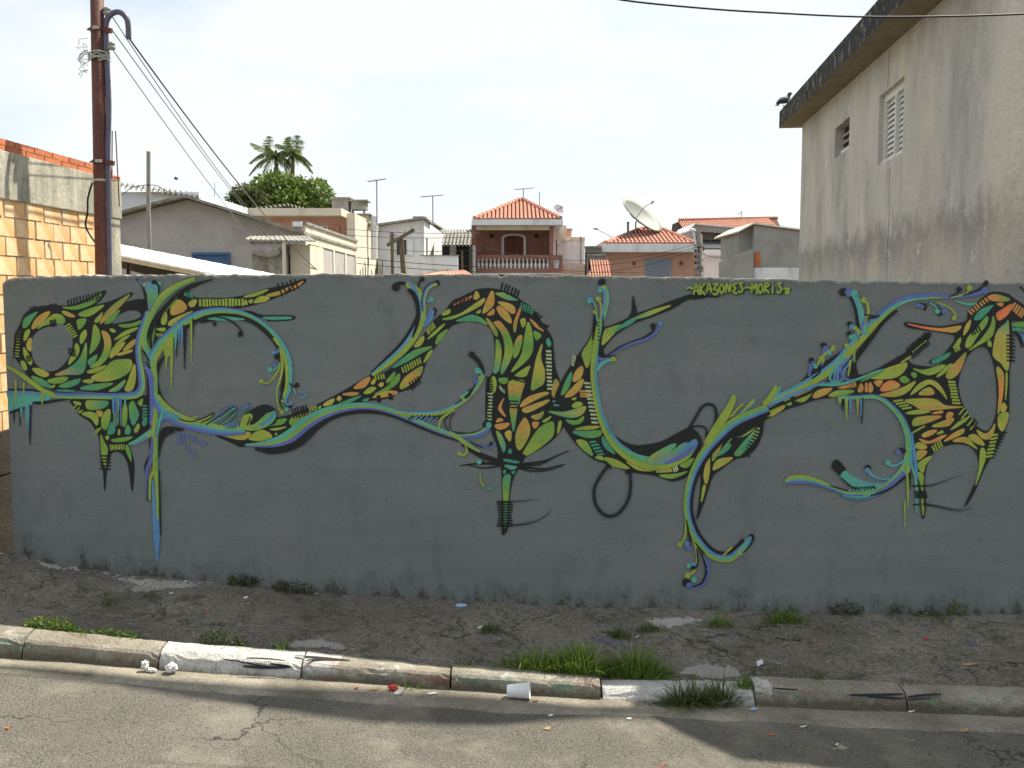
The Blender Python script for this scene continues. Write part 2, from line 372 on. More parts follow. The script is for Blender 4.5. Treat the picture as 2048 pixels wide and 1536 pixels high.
wall = thing('boundary_wall', (0, 0, 0), 'long grey rendered boundary wall covered with green and orange graffiti', 'wall'); wall['kind'] = 'thing'
XL, XR, TH = W(17, 835, 0).x, 6.0, .14
m = MB(); xs = [XL+.02*i for i in range(int((2.9-XL)/.02)+1)]+[3.2, 3.7, 4.4, 5.2, XR]; rows = [0, .02, .06, .12, .2, .3, .45, .6, .8, .93, .98, 1]
NC = len(rows)+4
tops = []
for x in xs:
    zt = top_z(x)+.004*fbm(x, 0, 22)+.005*fbm(x, 5, 6)
    if x < -1.2: zt += .006*fbm(x, 2, 45)
    zt -= .03*max(0, 1-(x-XL)/.03)
    cx = W(1003, 551, 0).x; zt -= .018*max(0, 1-abs(x-cx)/.022)
    tops.append(zt)
for x, zt in zip(xs, tops):
    z0 = base_z(x)-.12; zb = base_z(x)
    for r in rows:
        z = lerp(z0, zt, r); m.v.append((x, 0, z)); m.c.append((max(0, z-zb), max(0, zt-z), 0, 1))
    for y, z in ((.012, zt+.001), (TH/2, zt+.002), (TH-.01, zt+.001), (TH, -1.0)):
        m.v.append((x, y, z)); m.c.append((1, 0, 0, 1))
m.f = [(i*NC+j, (i+1)*NC+j, (i+1)*NC+j+1, i*NC+j+1) for i in range(len(xs)-1) for j in range(NC-1)]
m.f += [tuple(range(NC)), tuple(range(len(xs)*NC-1, (len(xs)-1)*NC-1, -1))]; m.mi = [0]*len(m.f)
m.build('wall_body', M_wall, wall, smooth=False)
# ------------------------------------------------------------------ the mural: flat spray paint on the wall face
ZR = {1: (0, 540), 2: (0, 800), 3: (400, 540), 4: (780, 540), 5: (860, 780), 6: (1080, 540), 7: (1280, 820), 8: (1536, 540), 9: (1536, 700)}
KG = 1.62
def paintc(r, g, b):
    c = srgb(r, g, b)[:3]; m = sum(c)/3
    return tuple(min(.85, lerp(m, k, .9)*KG) for k in c)+(1,)
PAL = dict(g=(90, 136, 54), l=(130, 148, 48), t=(54, 130, 102), o=(172, 122, 54), O=(205, 112, 48), y=(158, 146, 52), L=(128, 146, 46), G=(88, 142, 72), T=(70, 148, 128),
           B=(72, 120, 160), P=(76, 92, 148), K=(24, 27, 27), k=(24, 27, 27), w=(150, 165, 120), r=(205, 90, 50))
PAL = {k: paintc(*v) for k, v in PAL.items()}
PAL['K'] = PAL['k'] = (.017, .0195, .0195, 1)
groups = {}; cur = ['x']; cnt = [0]
def grp(n): cur[0] = n; groups.setdefault(n, MB())
def emit(pts2, tris, cols):
    cnt[0] += 1; Y = -.0004-.0000035*cnt[0]
    groups[cur[0]].add([W(u, v, Y) for u, v in pts2], tris, cols)
def tr(z, pts): ox, oy = ZR[z]; return [(ox+x/4, oy+y/4) for x, y in pts]
def cmix(a, b, t):
    A, B = PAL[a], PAL[b]; return tuple(lerp(p, q, t) for p, q in zip(A, B))
def inflate(p, d):
    n = len(p); a = sum(p[i][0]*p[(i+1) % n][1]-p[(i+1) % n][0]*p[i][1] for i in range(n)); sg = 1 if a > 0 else -1; out = []
    for i in range(n):
        dx, dy = p[(i+1) % n][0]-p[i-1][0], p[(i+1) % n][1]-p[i-1][1]; L = math.hypot(dx, dy) or 1
        out.append((p[i][0]+sg*dy/L*d, p[i][1]-sg*dx/L*d))
    return out
def halo(p, w, col):                      # fuzzy overspray fringe round a filled shape
    o = inflate(p, w); n = len(p); k = PAL[col[0] if len(col) == 1 else col[len(col)//2]]
    emit(p+o, [(i, (i+1) % n, n+(i+1) % n, n+i) for i in range(n)], [(*k[:3], .75)]*n+[(*k[:3], 0)]*n)
def fill(z, pts, col='K', k=4, holes=(), ang=None, wob=0.0, grow=0.0):
    p = catmull(tr(z, pts), k, True)
    if grow: p = inflate(p, grow)
    hs = [catmull(tr(z, h), k, True) for h in holes]
    if wob: p = [(u+R.uniform(-wob, wob), v+R.uniform(-wob, wob)) for u, v in p]
    halo(p, 2.0 if col == 'K' else 1.1, col)
    for q in hs: halo(q, -1.8, col)
    polys = [[Vector((u, v, 0)) for u, v in q] for q in [p]+hs]
    tris = tessellate_polygon(polys); allp = [q for poly in [p]+hs for q in poly]
    if len(col) == 1: cols = [PAL[col]]*len(allp)
    else:
        a = ang if ang is not None else .9; d = [u*math.cos(a)+v*math.sin(a) for u, v in allp]; lo, hi = min(d), max(d)
        cols = []
        for q in d:
            t = (q-lo)/(hi-lo+1e-6)*(len(col)-1); i = min(int(t), len(col)-2); cols.append(cmix(col[i], col[i+1], t-i))
    emit(allp, [tuple(t) for t in tris], cols)
def cells(z, items):
    for it in items: fill(z, it[1], it[0], 4, ang=it[2] if len(it) > 2 else None, grow=.35)
def ribbon(z, pts, w, bands, k=5):
    """bands: (lo, hi, colour at lo, colour at hi); offsets in units of the width w (list per control point), positive = right-hand side of travel"""
    n = len(pts); ws = w if isinstance(w, (list, tuple)) else [w]*n
    if len(ws) < n: ws = [ws[0]+(ws[-1]-ws[0])*i/(n-1) if len(ws) == 2 else ws[min(i, len(ws)-1)] for i in range(n)]
    c = catmull([(x, y, q) for (x, y), q in zip(pts, ws)], k)
    ox, oy = ZR[z]; P2 = [(ox+a/4, oy+b/4, max(q, 0)/4) for a, b, q in c]; nr = []
    for i in range(len(P2)):
        a, b = P2[max(i-1, 0)], P2[min(i+1, len(P2)-1)]; dx, dy = b[0]-a[0], b[1]-a[1]; L = math.hypot(dx, dy) or 1
        nr.append((-dy/L, dx/L))
    for edge, cc, sg in ((min(q[0] for q in bands), min(bands, key=lambda q: q[0])[2], -1), (max(q[1] for q in bands), max(bands, key=lambda q: q[1])[3], 1)):
        m = len(P2); kc = PAL[cc] if isinstance(cc, str) else cc
        emit([(p[0]+q[0]*edge*p[2], p[1]+q[1]*edge*p[2]) for p, q in zip(P2, nr)]+[(p[0]+q[0]*(edge*p[2]+sg*1.2), p[1]+q[1]*(edge*p[2]+sg*1.2)) for p, q in zip(P2, nr)], [(i, i+1, m+i+1, m+i) for i in range(m-1)], [(*kc[:3], .65)]*m+[(*kc[:3], 0)]*m)
    for lo, hi, ca, cb in bands:
        A = [(p[0]+q[0]*lo*p[2], p[1]+q[1]*lo*p[2]) for p, q in zip(P2, nr)]; B = [(p[0]+q[0]*hi*p[2], p[1]+q[1]*hi*p[2]) for p, q in zip(P2, nr)]
        m = len(A); ka, kb = (PAL[ca] if isinstance(ca, str) else ca), (PAL[cb] if isinstance(cb, str) else cb)
        emit(A+B, [(i, i+1, m+i+1, m+i) for i in range(m-1)], [ka]*m+[kb]*m)
def S(z, pts, w, col='K', k=5): ribbon(z, pts, w, [(-.5, .5, col, col)], k)
def soft(z, pts, w, al=(1, 1), k=5):
    n = len(pts); c = catmull([(x, y, lerp(al[0], al[1], i/(n-1))) for i, (x, y) in enumerate(pts)], k)
    ox, oy = ZR[z]; P2 = [(ox+a/4, oy+b/4) for a, b, _ in c]; w = w/4; V = []; cols = []
    offs = [(-1, 0), (-.62, .55), (-.3, .95), (.3, .95), (.62, .55), (1, 0)]
    for i, p in enumerate(P2):
        a, b = P2[max(i-1, 0)], P2[min(i+1, len(P2)-1)]; dx, dy = b[0]-a[0], b[1]-a[1]; L = math.hypot(dx, dy) or 1
        for o, q in offs: V.append((p[0]-dy/L*o*w*.5, p[1]+dx/L*o*w*.5)); cols.append((*PAL['K'][:3], q*max(0, min(1, c[i][2]))))
    emit(V, [(i*6+j, i*6+j+1, i*6+j+7, i*6+j+6) for i in range(len(P2)-1) for j in range(5)], cols)
def dot(z, x, y, r, col='K'):
    fill(z, [(x+r*math.cos(a*math.pi/3)*R.uniform(.88, 1.1), y+r*math.sin(a*math.pi/3)*R.uniform(.88, 1.1)) for a in range(6)], col, 3)
def ticks(z, p0, p1, n, ln, w, col='K', ang=None, tap=1.0, ln2=None):
    dx, dy = p1[0]-p0[0], p1[1]-p0[1]; L = math.hypot(dx, dy) or 1
    nx, ny = (-dy/L, dx/L) if ang is None else (math.cos(math.radians(ang)), math.sin(math.radians(ang)))
    for i in range(n):
        t = i/(n-1) if n > 1 else .5; l_ = lerp(ln, ln2 if ln2 else ln, t)*R.uniform(.9, 1.1)/2; x, y = p0[0]+dx*t+R.uniform(-2, 2), p0[1]+dy*t
        S(z, [(x-nx*l_, y-ny*l_), (x, y), (x+nx*l_, y+ny*l_)], [w, w, w*tap], col, 2)
def vine(z, pts, w, cols='PTL', shadow=.55, k=6, sep=True):
    """strands laid side by side, a black shadow stroke on the left-hand side"""
    n = len(cols); b = []
    if shadow: b.append((-.5-shadow, -.45, 'K', 'K'))
    st = 1.0/n
    for i, c in enumerate(cols):
        nx = cols[min(i+1, n-1)]; b.append((-.5+i*st, -.5+(i+1)*st+.02, c, tuple(lerp(p, q, .5) for p, q in zip(PAL[c], PAL[nx]))))
    ribbon(z, pts, w, b, k)
def curl(z, pts, w, col='K', r=None, k=5):
    S(z, pts, [w*.55]+[w]*(len(pts)-1), col, k); dot(z, *pts[-1], r or w*1.0, col)

# ---- left creature
grp('left')
fill(1, [(430, 285), (500, 288), (580, 280), (660, 248), (750, 210), (828, 166), (846, 184), (800, 245), (760, 278), (850, 262), (950, 225), (1045, 182), (1058, 198), (995, 262), (1070, 242), (1165, 240), (1172, 300), (1150, 400), (1120, 520), (1100, 700), (1100, 850), (1095, 985), (1000, 988), (800, 978), (640, 966), (450, 962), (300, 925), (230, 850), (165, 760), (120, 690), (115, 580), (130, 500), (165, 430), (192, 360), (260, 310), (340, 290)],
     'K', 3, holes=[[(430, 438), (510, 432), (570, 500), (585, 600), (560, 690), (500, 770), (430, 812), (360, 806), (290, 760), (255, 690), (247, 600), (268, 520), (330, 470)], [(895, 430), (940, 365), (1030, 322), (1110, 330), (1130, 370), (1080, 400), (1000, 418)]])
cells(1, [('tg', [(185, 460), (190, 400), (240, 360), (300, 335), (260, 390), (220, 450)]), ('oy', [(255, 470), (280, 400), (340, 350), (400, 335), (360, 400), (310, 445)]),
  ('lg', [(300, 470), (370, 400), (430, 355), (490, 360), (520, 400), (500, 430), (430, 425), (350, 445)]), ('l', [(190, 560), (200, 500), (235, 475), (230, 520), (205, 560)]),
  ('y', [(215, 620), (220, 570), (250, 545), (250, 600), (245, 650)]), ('l', [(190, 620), (220, 660), (255, 720), (245, 760), (210, 720), (190, 670)]), ('l', [(165, 735), (195, 735), (215, 790), (190, 795)]),
  ('ly', [(260, 790), (320, 790), (390, 830), (360, 855), (300, 835)]), ('l', [(605, 590), (630, 610), (630, 660), (600, 710), (550, 755), (560, 710), (590, 660)]),
  ('g', [(500, 300), (600, 290), (700, 250), (810, 190), (770, 250), (700, 290), (600, 315)]), ('gl', [(630, 350), (720, 310), (830, 280), (790, 320), (720, 365), (660, 370)]),
  ('l', [(760, 400), (790, 370), (820, 340), (800, 400), (765, 420)]), ('go', [(800, 430), (840, 350), (920, 270), (1040, 195), (960, 290), (880, 370)]), ('g', [(840, 420), (880, 370), (960, 320), (900, 410), (850, 430)]),
  ('lo', [(500, 330), (540, 335), (600, 370), (560, 375), (510, 350)]), ('g', [(620, 400), (680, 390), (685, 415), (635, 475), (620, 440)]), ('g', [(950, 440), (1050, 430), (1130, 405), (1100, 440), (1000, 460)]),
  ('l', [(915, 560), (1000, 490), (1100, 460), (1080, 482), (1000, 520)]), ('l', [(920, 600), (980, 545), (1040, 520), (980, 570)]), ('l', [(880, 470), (910, 475), (922, 497), (892, 492)]),
  ('l', [(640, 560), (650, 510), (685, 480), (690, 530), (650, 590)]), ('lgto', [(690, 580), (690, 720), (660, 825), (560, 835), (440, 840), (540, 790), (620, 730), (660, 660)], 2.0),
  ('lg', [(720, 640), (735, 560), (752, 440), (790, 480), (800, 550), (770, 620), (720, 670)]), ('oygl', [(815, 490), (865, 510), (888, 580), (870, 680), (800, 760), (720, 780), (790, 720), (830, 640), (835, 570)], 1.6),
  ('gt', [(710, 720), (770, 680), (775, 700), (740, 760), (710, 755)]), ('ly', [(880, 700), (900, 630), (950, 590), (1000, 580), (960, 640), (920, 680)]), ('lo', [(985, 640), (1040, 580), (1085, 555), (1070, 600), (1020, 640)]),
  ('y', [(940, 670), (1050, 640), (1050, 655), (960, 682)]), ('l', [(700, 810), (780, 780), (850, 765), (790, 810), (720, 825)]), ('lgly', [(730, 860), (830, 800), (900, 730), (1000, 715), (1050, 725), (1050, 780), (1000, 840), (900, 880), (800, 890)], 2.4),
  ('yl', [(1000, 960), (1020, 900), (1070, 760), (1085, 800), (1080, 900), (1050, 965)]), ('gt', [(255, 850), (330, 870), (400, 920), (405, 945), (320, 920), (270, 880)]), ('lg', [(380, 885), (460, 860), (545, 860), (500, 900), (420, 905)]),
  ('gt', [(470, 930), (560, 890), (640, 870), (620, 910), (540, 940)]), ('l', [(660, 890), (710, 875), (750, 885), (720, 905)]), ('tg', [(640, 950), (720, 920), (900, 905), (850, 935), (760, 960)]), ('lt', [(870, 970), (930, 930), (1000, 880), (990, 920), (940, 965)]),
  ('l', [(410, 930), (440, 920), (425, 940)]), ('t', [(450, 962), (540, 960), (600, 966), (520, 972)])])
ticks(1, (152, 500), (135, 690), 9, 34, 9, 'l', 5); ticks(1, (155, 500), (130, 700), 10, 70, 7, 'K', 8)
ticks(1, (405, 430), (445, 420), 4, 55, 8, 'K', 80); ticks(1, (572, 632), (580, 684), 4, 62, 8, 'K', 15); ticks(1, (545, 265), (790, 205), 11, 62, 9, 'K', 80)
ticks(1, (245, 320), (285, 305), 3, 50, 8, 'K', 70); ticks(1, (400, 290), (450, 285), 4, 40, 8, 'K', 85); ticks(1, (540, 440), (600, 530), 6, 46, 8, 'l', -30); ticks(1, (225, 690), (234, 722), 3, 42, 8, 'K', -20)
fill(1, [(565, 1040), (700, 1035), (900, 1030), (1060, 1030), (1195, 1005), (1200, 1130), (1195, 1250), (1150, 1320), (1085, 1362), (1035, 1400), (1062, 1500), (1074, 1600), (1058, 1775), (1040, 1640), (1018, 1535), (980, 1472), (930, 1450), (892, 1465), (875, 1520), (852, 1620), (838, 1772), (828, 1620), (806, 1500), (800, 1400), (788, 1320), (755, 1260), (715, 1208), (640, 1160), (595, 1095)], 'K', 3)
cells(1, [('lgt', [(690, 1050), (760, 1045), (862, 1050), (850, 1090), (780, 1115), (700, 1110)], 0.2), ('l', [(590, 1052), (640, 1060), (645, 1080), (600, 1072)]), ('l', [(655, 1150), (720, 1135), (775, 1160), (785, 1215), (770, 1240), (730, 1190)]),
  ('lg', [(815, 1250), (815, 1180), (850, 1125), (880, 1120), (880, 1190), (850, 1275)]), ('t', [(860, 1310), (890, 1220), (915, 1240), (915, 1300)]), ('oy', [(770, 1130), (820, 1135), (800, 1175)]),
  ('g', [(912, 1230), (912, 1130), (925, 1060), (940, 1080), (948, 1180), (940, 1240)]), ('lg', [(975, 1230), (980, 1120), (1000, 1060), (1015, 1100), (1015, 1190), (1000, 1250)]), ('gt', [(1040, 1180), (1035, 1080), (1065, 1050), (1090, 1100), (1110, 1150), (1095, 1200), (1065, 1245)]),
  ('gl', [(1105, 1060), (1140, 1030), (1130, 1085)]), ('gt', [(1000, 1300), (1020, 1240), (1045, 1280), (1030, 1315)]), ('l', [(1075, 1280), (1105, 1230), (1115, 1260), (1090, 1300)]), ('t', [(1140, 1240), (1150, 1190), (1180, 1185), (1165, 1240)]),
  ('g', [(890, 1360), (960, 1345), (1060, 1335), (1010, 1365), (930, 1375)]), ('l', [(945, 1310), (950, 1275), (960, 1290), (955, 1320)]), ('gl', [(805, 1320), (830, 1370), (860, 1430), (850, 1500), (845, 1580), (815, 1490)]), ('g', [(1005, 1430), (1020, 1400), (1045, 1470), (1048, 1530)]),
  ('l', [(625, 1135), (650, 1125), (645, 1142)]), ('l', [(845, 1335), (865, 1325), (870, 1345), (855, 1358)])])
ticks(1, (1162, 1088), (1160, 1180), 5, 42, 11, 't', 3); ticks(1, (885, 1420), (990, 1415), 7, 44, 8, 'l', 85); ticks(1, (845, 1488), (845, 1592), 5, 92, 9, 'K', 3); ticks(1, (790, 1270), (770, 1300), 3, 40, 8, 'l', -20)
ticks(1, (600, 1095), (650, 1130), 3, 36, 7, 'l', -45)
fill(1, [(1165, 560), (1195, 455), (1260, 350), (1330, 270), (1420, 190), (1480, 158), (1530, 188), (1560, 222), (1650, 225), (1800, 225), (1940, 208), (2050, 178), (2140, 150), (2300, 118), (2425, 74), (2444, 92), (2360, 150), (2250, 200), (2130, 250), (2000, 285), (1900, 303), (1750, 302), (1640, 315), (1560, 345), (1450, 405), (1380, 472), (1310, 545), (1260, 612), (1222, 655), (1190, 620)], 'K', 3)
cells(1, [('g', [(1185, 590), (1210, 470), (1250, 395), (1228, 540), (1215, 640)]), ('yo', [(1365, 320), (1390, 260), (1440, 240), (1492, 290), (1470, 330), (1380, 360)]), ('ly', [(1510, 265), (1545, 240), (1575, 245), (1550, 290), (1520, 290)]), ('l', [(1290, 400), (1320, 330), (1335, 360), (1330, 420), (1300, 437)]),
  ('yl', [(1345, 440), (1370, 400), (1480, 350), (1540, 332), (1440, 390), (1380, 442)]), ('g', [(1270, 365), (1340, 300), (1425, 180), (1405, 245), (1330, 325)]), ('l', [(1255, 470), (1320, 465), (1310, 490), (1270, 482)]), ('t', [(1240, 590), (1275, 548), (1262, 585)])])
ticks(1, (1478, 185), (1535, 205), 4, 46, 10, 't', 80); ticks(1, (1260, 520), (1300, 520), 3, 40, 7, 'l', 45); ticks(1, (1602, 262), (1940, 258), 14, 58, 15, 'l', 88)
cells(3, [('l', [(350, 270), (368, 238), (378, 275)]), ('l', [(388, 250), (422, 235), (410, 266)]), ('ly', [(430, 262), (480, 213), (555, 220), (520, 250)]), ('lo', [(528, 202), (650, 165), (722, 130), (690, 168), (600, 207)]), ('l', [(350, 215), (450, 180), (545, 155), (500, 185), (420, 212)]), ('ro', [(735, 140), (822, 90), (800, 118), (745, 150)])])
ticks(3, (640, 160), (770, 110), 5, 110, 10, 'K', 68, 1, 80)
fill(3, [(340, 328), (420, 335), (500, 362), (735, 366), (740, 396), (560, 408), (510, 385)], 'K'); fill(3, [(500, 378), (600, 374), (720, 376), (722, 390), (570, 398)], 'tT')

# ---- middle creature
grp('middle')
sh = lambda pts: [(x+1520, y) for x, y in pts]
fill(3, [(105, 1308), (250, 1294), (400, 1290), (430, 1268), (520, 1233), (600, 1190), (690, 1168), (730, 1155), (860, 1108), (940, 1076), (1100, 995), (1200, 938), (1360, 842), (1392, 853), (1480, 818), (1560, 758), (1700, 618), (1790, 518), (1880, 398), (1960, 328)]
     + sh([(500, 250), (560, 222), (650, 180), (690, 158), (780, 148), (880, 160), (980, 198), (1070, 258), (1140, 310), (1200, 398), (1270, 500), (1302, 570), (1312, 750), (1345, 850), (1372, 930), (1395, 1000), (1420, 1100), (1402, 1200), (1380, 1262), (1300, 1360), (1180, 1442), (1080, 1492), (1050, 1540), (880, 1540), (862, 1420), (822, 1320), (800, 1240), (770, 1200), (768, 1000), (778, 880), (818, 830), (840, 720), (835, 560), (800, 462), (720, 422), (620, 410), (520, 432), (470, 470), (372, 602), (302, 700), (252, 850), (180, 940), (60, 980)])
     + [(1520, 1022), (1300, 1052), (1180, 1082), (1000, 1132), (880, 1202), (760, 1302), (690, 1345), (560, 1390), (400, 1404), (320, 1414), (280, 1392)], 'K', 3)
cells(3, [('ly', [(120, 1306), (250, 1302), (398, 1298), (370, 1350), (300, 1355), (200, 1330)]), ('lyl', [(390, 1350), (440, 1300), (500, 1280), (560, 1310), (570, 1340), (480, 1365)]), ('g', [(530, 1250), (600, 1205), (690, 1190), (660, 1230), (580, 1245)]),
  ('ogl', [(715, 1220), (740, 1180), (830, 1150), (880, 1140), (885, 1180), (840, 1230), (760, 1255)], 1.5), ('y', [(985, 1085), (1020, 1050), (1075, 1030), (1050, 1075)]), ('y', [(1095, 1035), (1110, 1010), (1130, 1020), (1120, 1045)]), ('gt', [(1000, 1128), (1150, 1052), (1290, 1005), (1200, 1060), (1080, 1118)]),
  ('o', [(1140, 995), (1200, 980), (1270, 985), (1220, 1005)]), ('o', [(1230, 945), (1290, 890), (1352, 855), (1358, 880), (1310, 940)]), ('y', [(1370, 900), (1395, 870), (1400, 900), (1380, 915)]), ('l', [(1310, 985), (1360, 940), (1410, 945), (1360, 985)]), ('y', [(1430, 920), (1450, 900), (1470, 910), (1450, 935)]),
  ('g', [(1490, 890), (1530, 840), (1560, 815), (1550, 860), (1510, 900)]), ('g', [(1400, 990), (1500, 930), (1590, 830), (1590, 890), (1520, 950), (1430, 990)]), ('gol', [(1600, 930), (1640, 860), (1720, 800), (1778, 772), (1768, 830), (1700, 900), (1620, 950)], 2.2), ('yo', [(1380, 1020), (1480, 970), (1560, 970), (1578, 985), (1500, 1012)]), ('t', [(1300, 1042), (1350, 1025), (1335, 1050)]),
  ('gt', [(1540, 780), (1700, 650), (1858, 612), (1780, 660), (1640, 740)], 2.4), ('yl', [(1715, 615), (1740, 570), (1785, 530), (1790, 560), (1760, 605)]), ('l', [(1820, 552), (1900, 470), (1960, 430), (1885, 510)]), ('g', [(1885, 580), (1910, 520), (1980, 475), (1960, 520), (1900, 590)]), ('l', [(1790, 740), (1820, 670), (1860, 640), (1830, 700)]),
  ('l', [(560, 1275), (640, 1262), (690, 1255), (620, 1280)]), ('l', [(950, 1100), (965, 1085), (962, 1115)]), ('l', [(600, 1312), (615, 1305), (610, 1320)])])
ticks(3, (745, 1150), (855, 1120), 6, 85, 10, 'K', 75); ticks(3, (880, 1115), (930, 1100), 4, 40, 8, 'l', 80); ticks(3, (1625, 800), (1760, 725), 8, 52, 9, 'l', 75); ticks(3, (1820, 495), (1870, 440), 5, 48, 8, 'l', 60); ticks(3, (1405, 860), (1470, 850), 4, 44, 10, 'l', 78)
ticks(3, (1690, 930), (1750, 880), 4, 70, 10, 'K', 65); ticks(3, (1420, 1030), (1440, 1030), 3, 55, 8, 'K', 85); ticks(3, (1515, 1010), (1535, 1015), 3, 50, 8, 'K', 80)
cells(4, [('l', [(415, 360), (440, 330), (480, 315), (470, 350)]), ('y', [(670, 220), (690, 170), (715, 210), (690, 235)]), ('gly', [(420, 392), (560, 350), (680, 270), (755, 225), (740, 270), (640, 330), (500, 390)], -.4), ('tg', [(530, 408), (600, 375), (660, 360), (730, 385), (780, 437), (690, 410), (600, 408)], 1.4),
  ('yol', [(740, 340), (805, 178), (830, 190), (830, 270), (790, 320)], 1.6), ('o', [(780, 355), (830, 312), (830, 350), (800, 362)]), ('lt', [(845, 185), (920, 185), (990, 225), (1020, 242), (940, 237), (870, 205)]), ('yo', [(865, 255), (930, 262), (990, 290), (1000, 340), (970, 345), (900, 290)]), ('oy', [(855, 310), (880, 290), (940, 340), (970, 400), (960, 425), (890, 370)]),
  ('oglt', [(832, 420), (875, 425), (935, 480), (980, 600), (970, 700), (900, 830), (890, 790), (920, 650), (900, 520)], 1.5), ('og', [(770, 385), (820, 430), (860, 500), (850, 530), (810, 470)]), ('glt', [(850, 560), (880, 590), (890, 680), (870, 800), (830, 820), (845, 700)], 1.5), ('rog', [(990, 430), (1040, 300), (1050, 312), (1020, 400), (1000, 500)], 1.6),
  ('yl', [(1045, 400), (1080, 390), (1080, 440), (1060, 455)]), ('o', [(1120, 390), (1180, 440), (1230, 490), (1160, 450)]), ('g', [(1150, 490), (1210, 520), (1170, 560)]), ('ogl', [(990, 700), (990, 620), (1020, 540), (1055, 525), (1050, 600), (1020, 680)]), ('lgl', [(970, 812), (1050, 680), (1080, 520), (1102, 418), (1130, 470), (1145, 600), (1120, 690), (1040, 770)], 1.6),
  ('lyg', [(1130, 952), (1160, 760), (1180, 680), (1218, 590), (1205, 700), (1235, 800), (1230, 900), (1180, 940)], 1.6), ('t', [(1250, 570), (1268, 548), (1288, 590), (1270, 615)]), ('l', [(1000, 845), (1112, 768), (1110, 800), (1080, 850)]), ('logt', [(950, 900), (1000, 880), (1075, 890), (1060, 960), (1020, 1085), (962, 1060), (948, 980)], 1.6),
  ('g', [(870, 870), (940, 865), (930, 905), (890, 905)]), ('l', [(800, 900), (830, 850), (850, 900), (840, 970), (812, 980)]), ('ogt', [(960, 1090), (1012, 1095), (1005, 1200), (987, 1292), (970, 1200)], 1.6), ('o', [(868, 1095), (912, 1025), (890, 1095), (925, 1172), (885, 1140)]), ('o', [(840, 1240), (950, 1225), (930, 1260), (870, 1275)]), ('o', [(850, 1215), (870, 1185), (905, 1200), (880, 1212)]),
  ('oy', [(1045, 1080), (1100, 1020), (1220, 980), (1270, 987), (1160, 1040), (1060, 1092)]), ('oy', [(1060, 1112), (1160, 1072), (1270, 1037), (1240, 1072), (1100, 1140)]), ('og', [(1130, 1172), (1190, 1150), (1230, 1132), (1210, 1182), (1170, 1197)]), ('gol', [(1295, 990), (1310, 900), (1330, 875), (1355, 920), (1345, 990), (1320, 1020)]),
  ('ol', [(1010, 1400), (1010, 1300), (1060, 1200), (1090, 1190), (1120, 1270), (1100, 1350), (1040, 1440)], 1.6), ('gl', [(1060, 1480), (1120, 1370), (1200, 1260), (1290, 1215), (1310, 1240), (1300, 1330), (1200, 1420), (1100, 1480)], 1.6), ('o', [(1140, 1220), (1190, 1220), (1170, 1260), (1150, 1262)]), ('l', [(1220, 1210), (1290, 1170), (1250, 1212)]), ('l', [(1340, 1290), (1350, 1220), (1370, 1210), (1365, 1260), (1345, 1307)]),
  ('lt', [(850, 1290), (890, 1320), (922, 1400), (910, 1460), (880, 1390)]), ('y', [(920, 1310), (950, 1285), (970, 1300), (960, 1370)]), ('t', [(945, 1460), (965, 1430), (972, 1480)]), ('o', [(855, 410), (880, 415), (915, 455), (890, 445)]), ('l', [(690, 340), (725, 318), (715, 345)])])
for i, x in enumerate((518, 548, 575, 605, 632, 645)): S(4, [(x, 285-i*13), (x+4, 255-i*11)], [17, 13], 'r' if i % 2 == 0 else 'o', 2)
ticks(4, (1268, 650), (1278, 950), 11, 44, 13, 'w', 4); ticks(4, (800, 990), (795, 1195), 9, 40, 9, 'w', 5); ticks(4, (1045, 865), (1040, 888), 2, 95, 8, 'K', 14); ticks(4, (990, 1050), (985, 1100), 3, 75, 9, 'K', 3); ticks(4, (1360, 1050), (1365, 1082), 2, 125, 13, 't', 0)
ticks(4, (895, 135), (1025, 195), 6, 75, 11, 'K', 105); ticks(4, (1050, 290), (1140, 330), 6, 60, 8, 't', 100); ticks(4, (1160, 350), (1200, 380), 3, 50, 9, 'K', -30); ticks(4, (1210, 440), (1250, 460), 4, 55, 9, 'K', -35); ticks(4, (800, 880), (805, 970), 6, 45, 8, 'K', 5)
ticks(4, (480, 300), (640, 195), 8, 36, 8, 'K', 60); ticks(4, (880, 940), (910, 970), 3, 35, 7, 'w', 80); ticks(4, (780, 860), (775, 1200), 16, 26, 9, 'K', 0); ticks(4, (1300, 640), (1325, 860), 9, 24, 10, 'K', 0)
fill(5, [(555, 520), (760, 520), (735, 560), (700, 640), (660, 720), (632, 880), (626, 1090), (584, 1160), (574, 1090), (580, 880), (575, 640)], 'K', 3)
cells(5, [('t', [(595, 552), (705, 572), (700, 584), (605, 570)]), ('tT', [(588, 600), (692, 615), (650, 635)]), ('t', [(585, 655), (603, 640), (600, 668)]), ('t', [(655, 655), (680, 650), (665, 672)]), ('tgl', [(588, 700), (642, 682), (635, 760), (622, 885), (590, 885)], 1.57), ('gt', [(592, 905), (622, 905), (612, 1060), (596, 1090)], 1.57)])
ticks(5, (600, 896), (600, 1085), 10, 118, 10, 'K', 2)
for p, w in (([(240, 605), (400, 588), (570, 590)], [4, 14, 18]), ([(300, 600), (430, 625), (560, 605)], [3, 8, 12]), ([(250, 440), (390, 515), (560, 580), (600, 590)], [6, 38, 40, 30]), ([(700, 600), (900, 572), (1010, 530), (1112, 484)], [22, 15, 9, 3]), ([(700, 612), (900, 632), (1000, 612), (1085, 594)], [20, 12, 8, 3]), ([(700, 620), (820, 650), (960, 640), (1060, 605)], [14, 9, 6, 3]), ([(720, 600), (860, 600), (960, 560)], [10, 8, 3])): S(5, p, w)
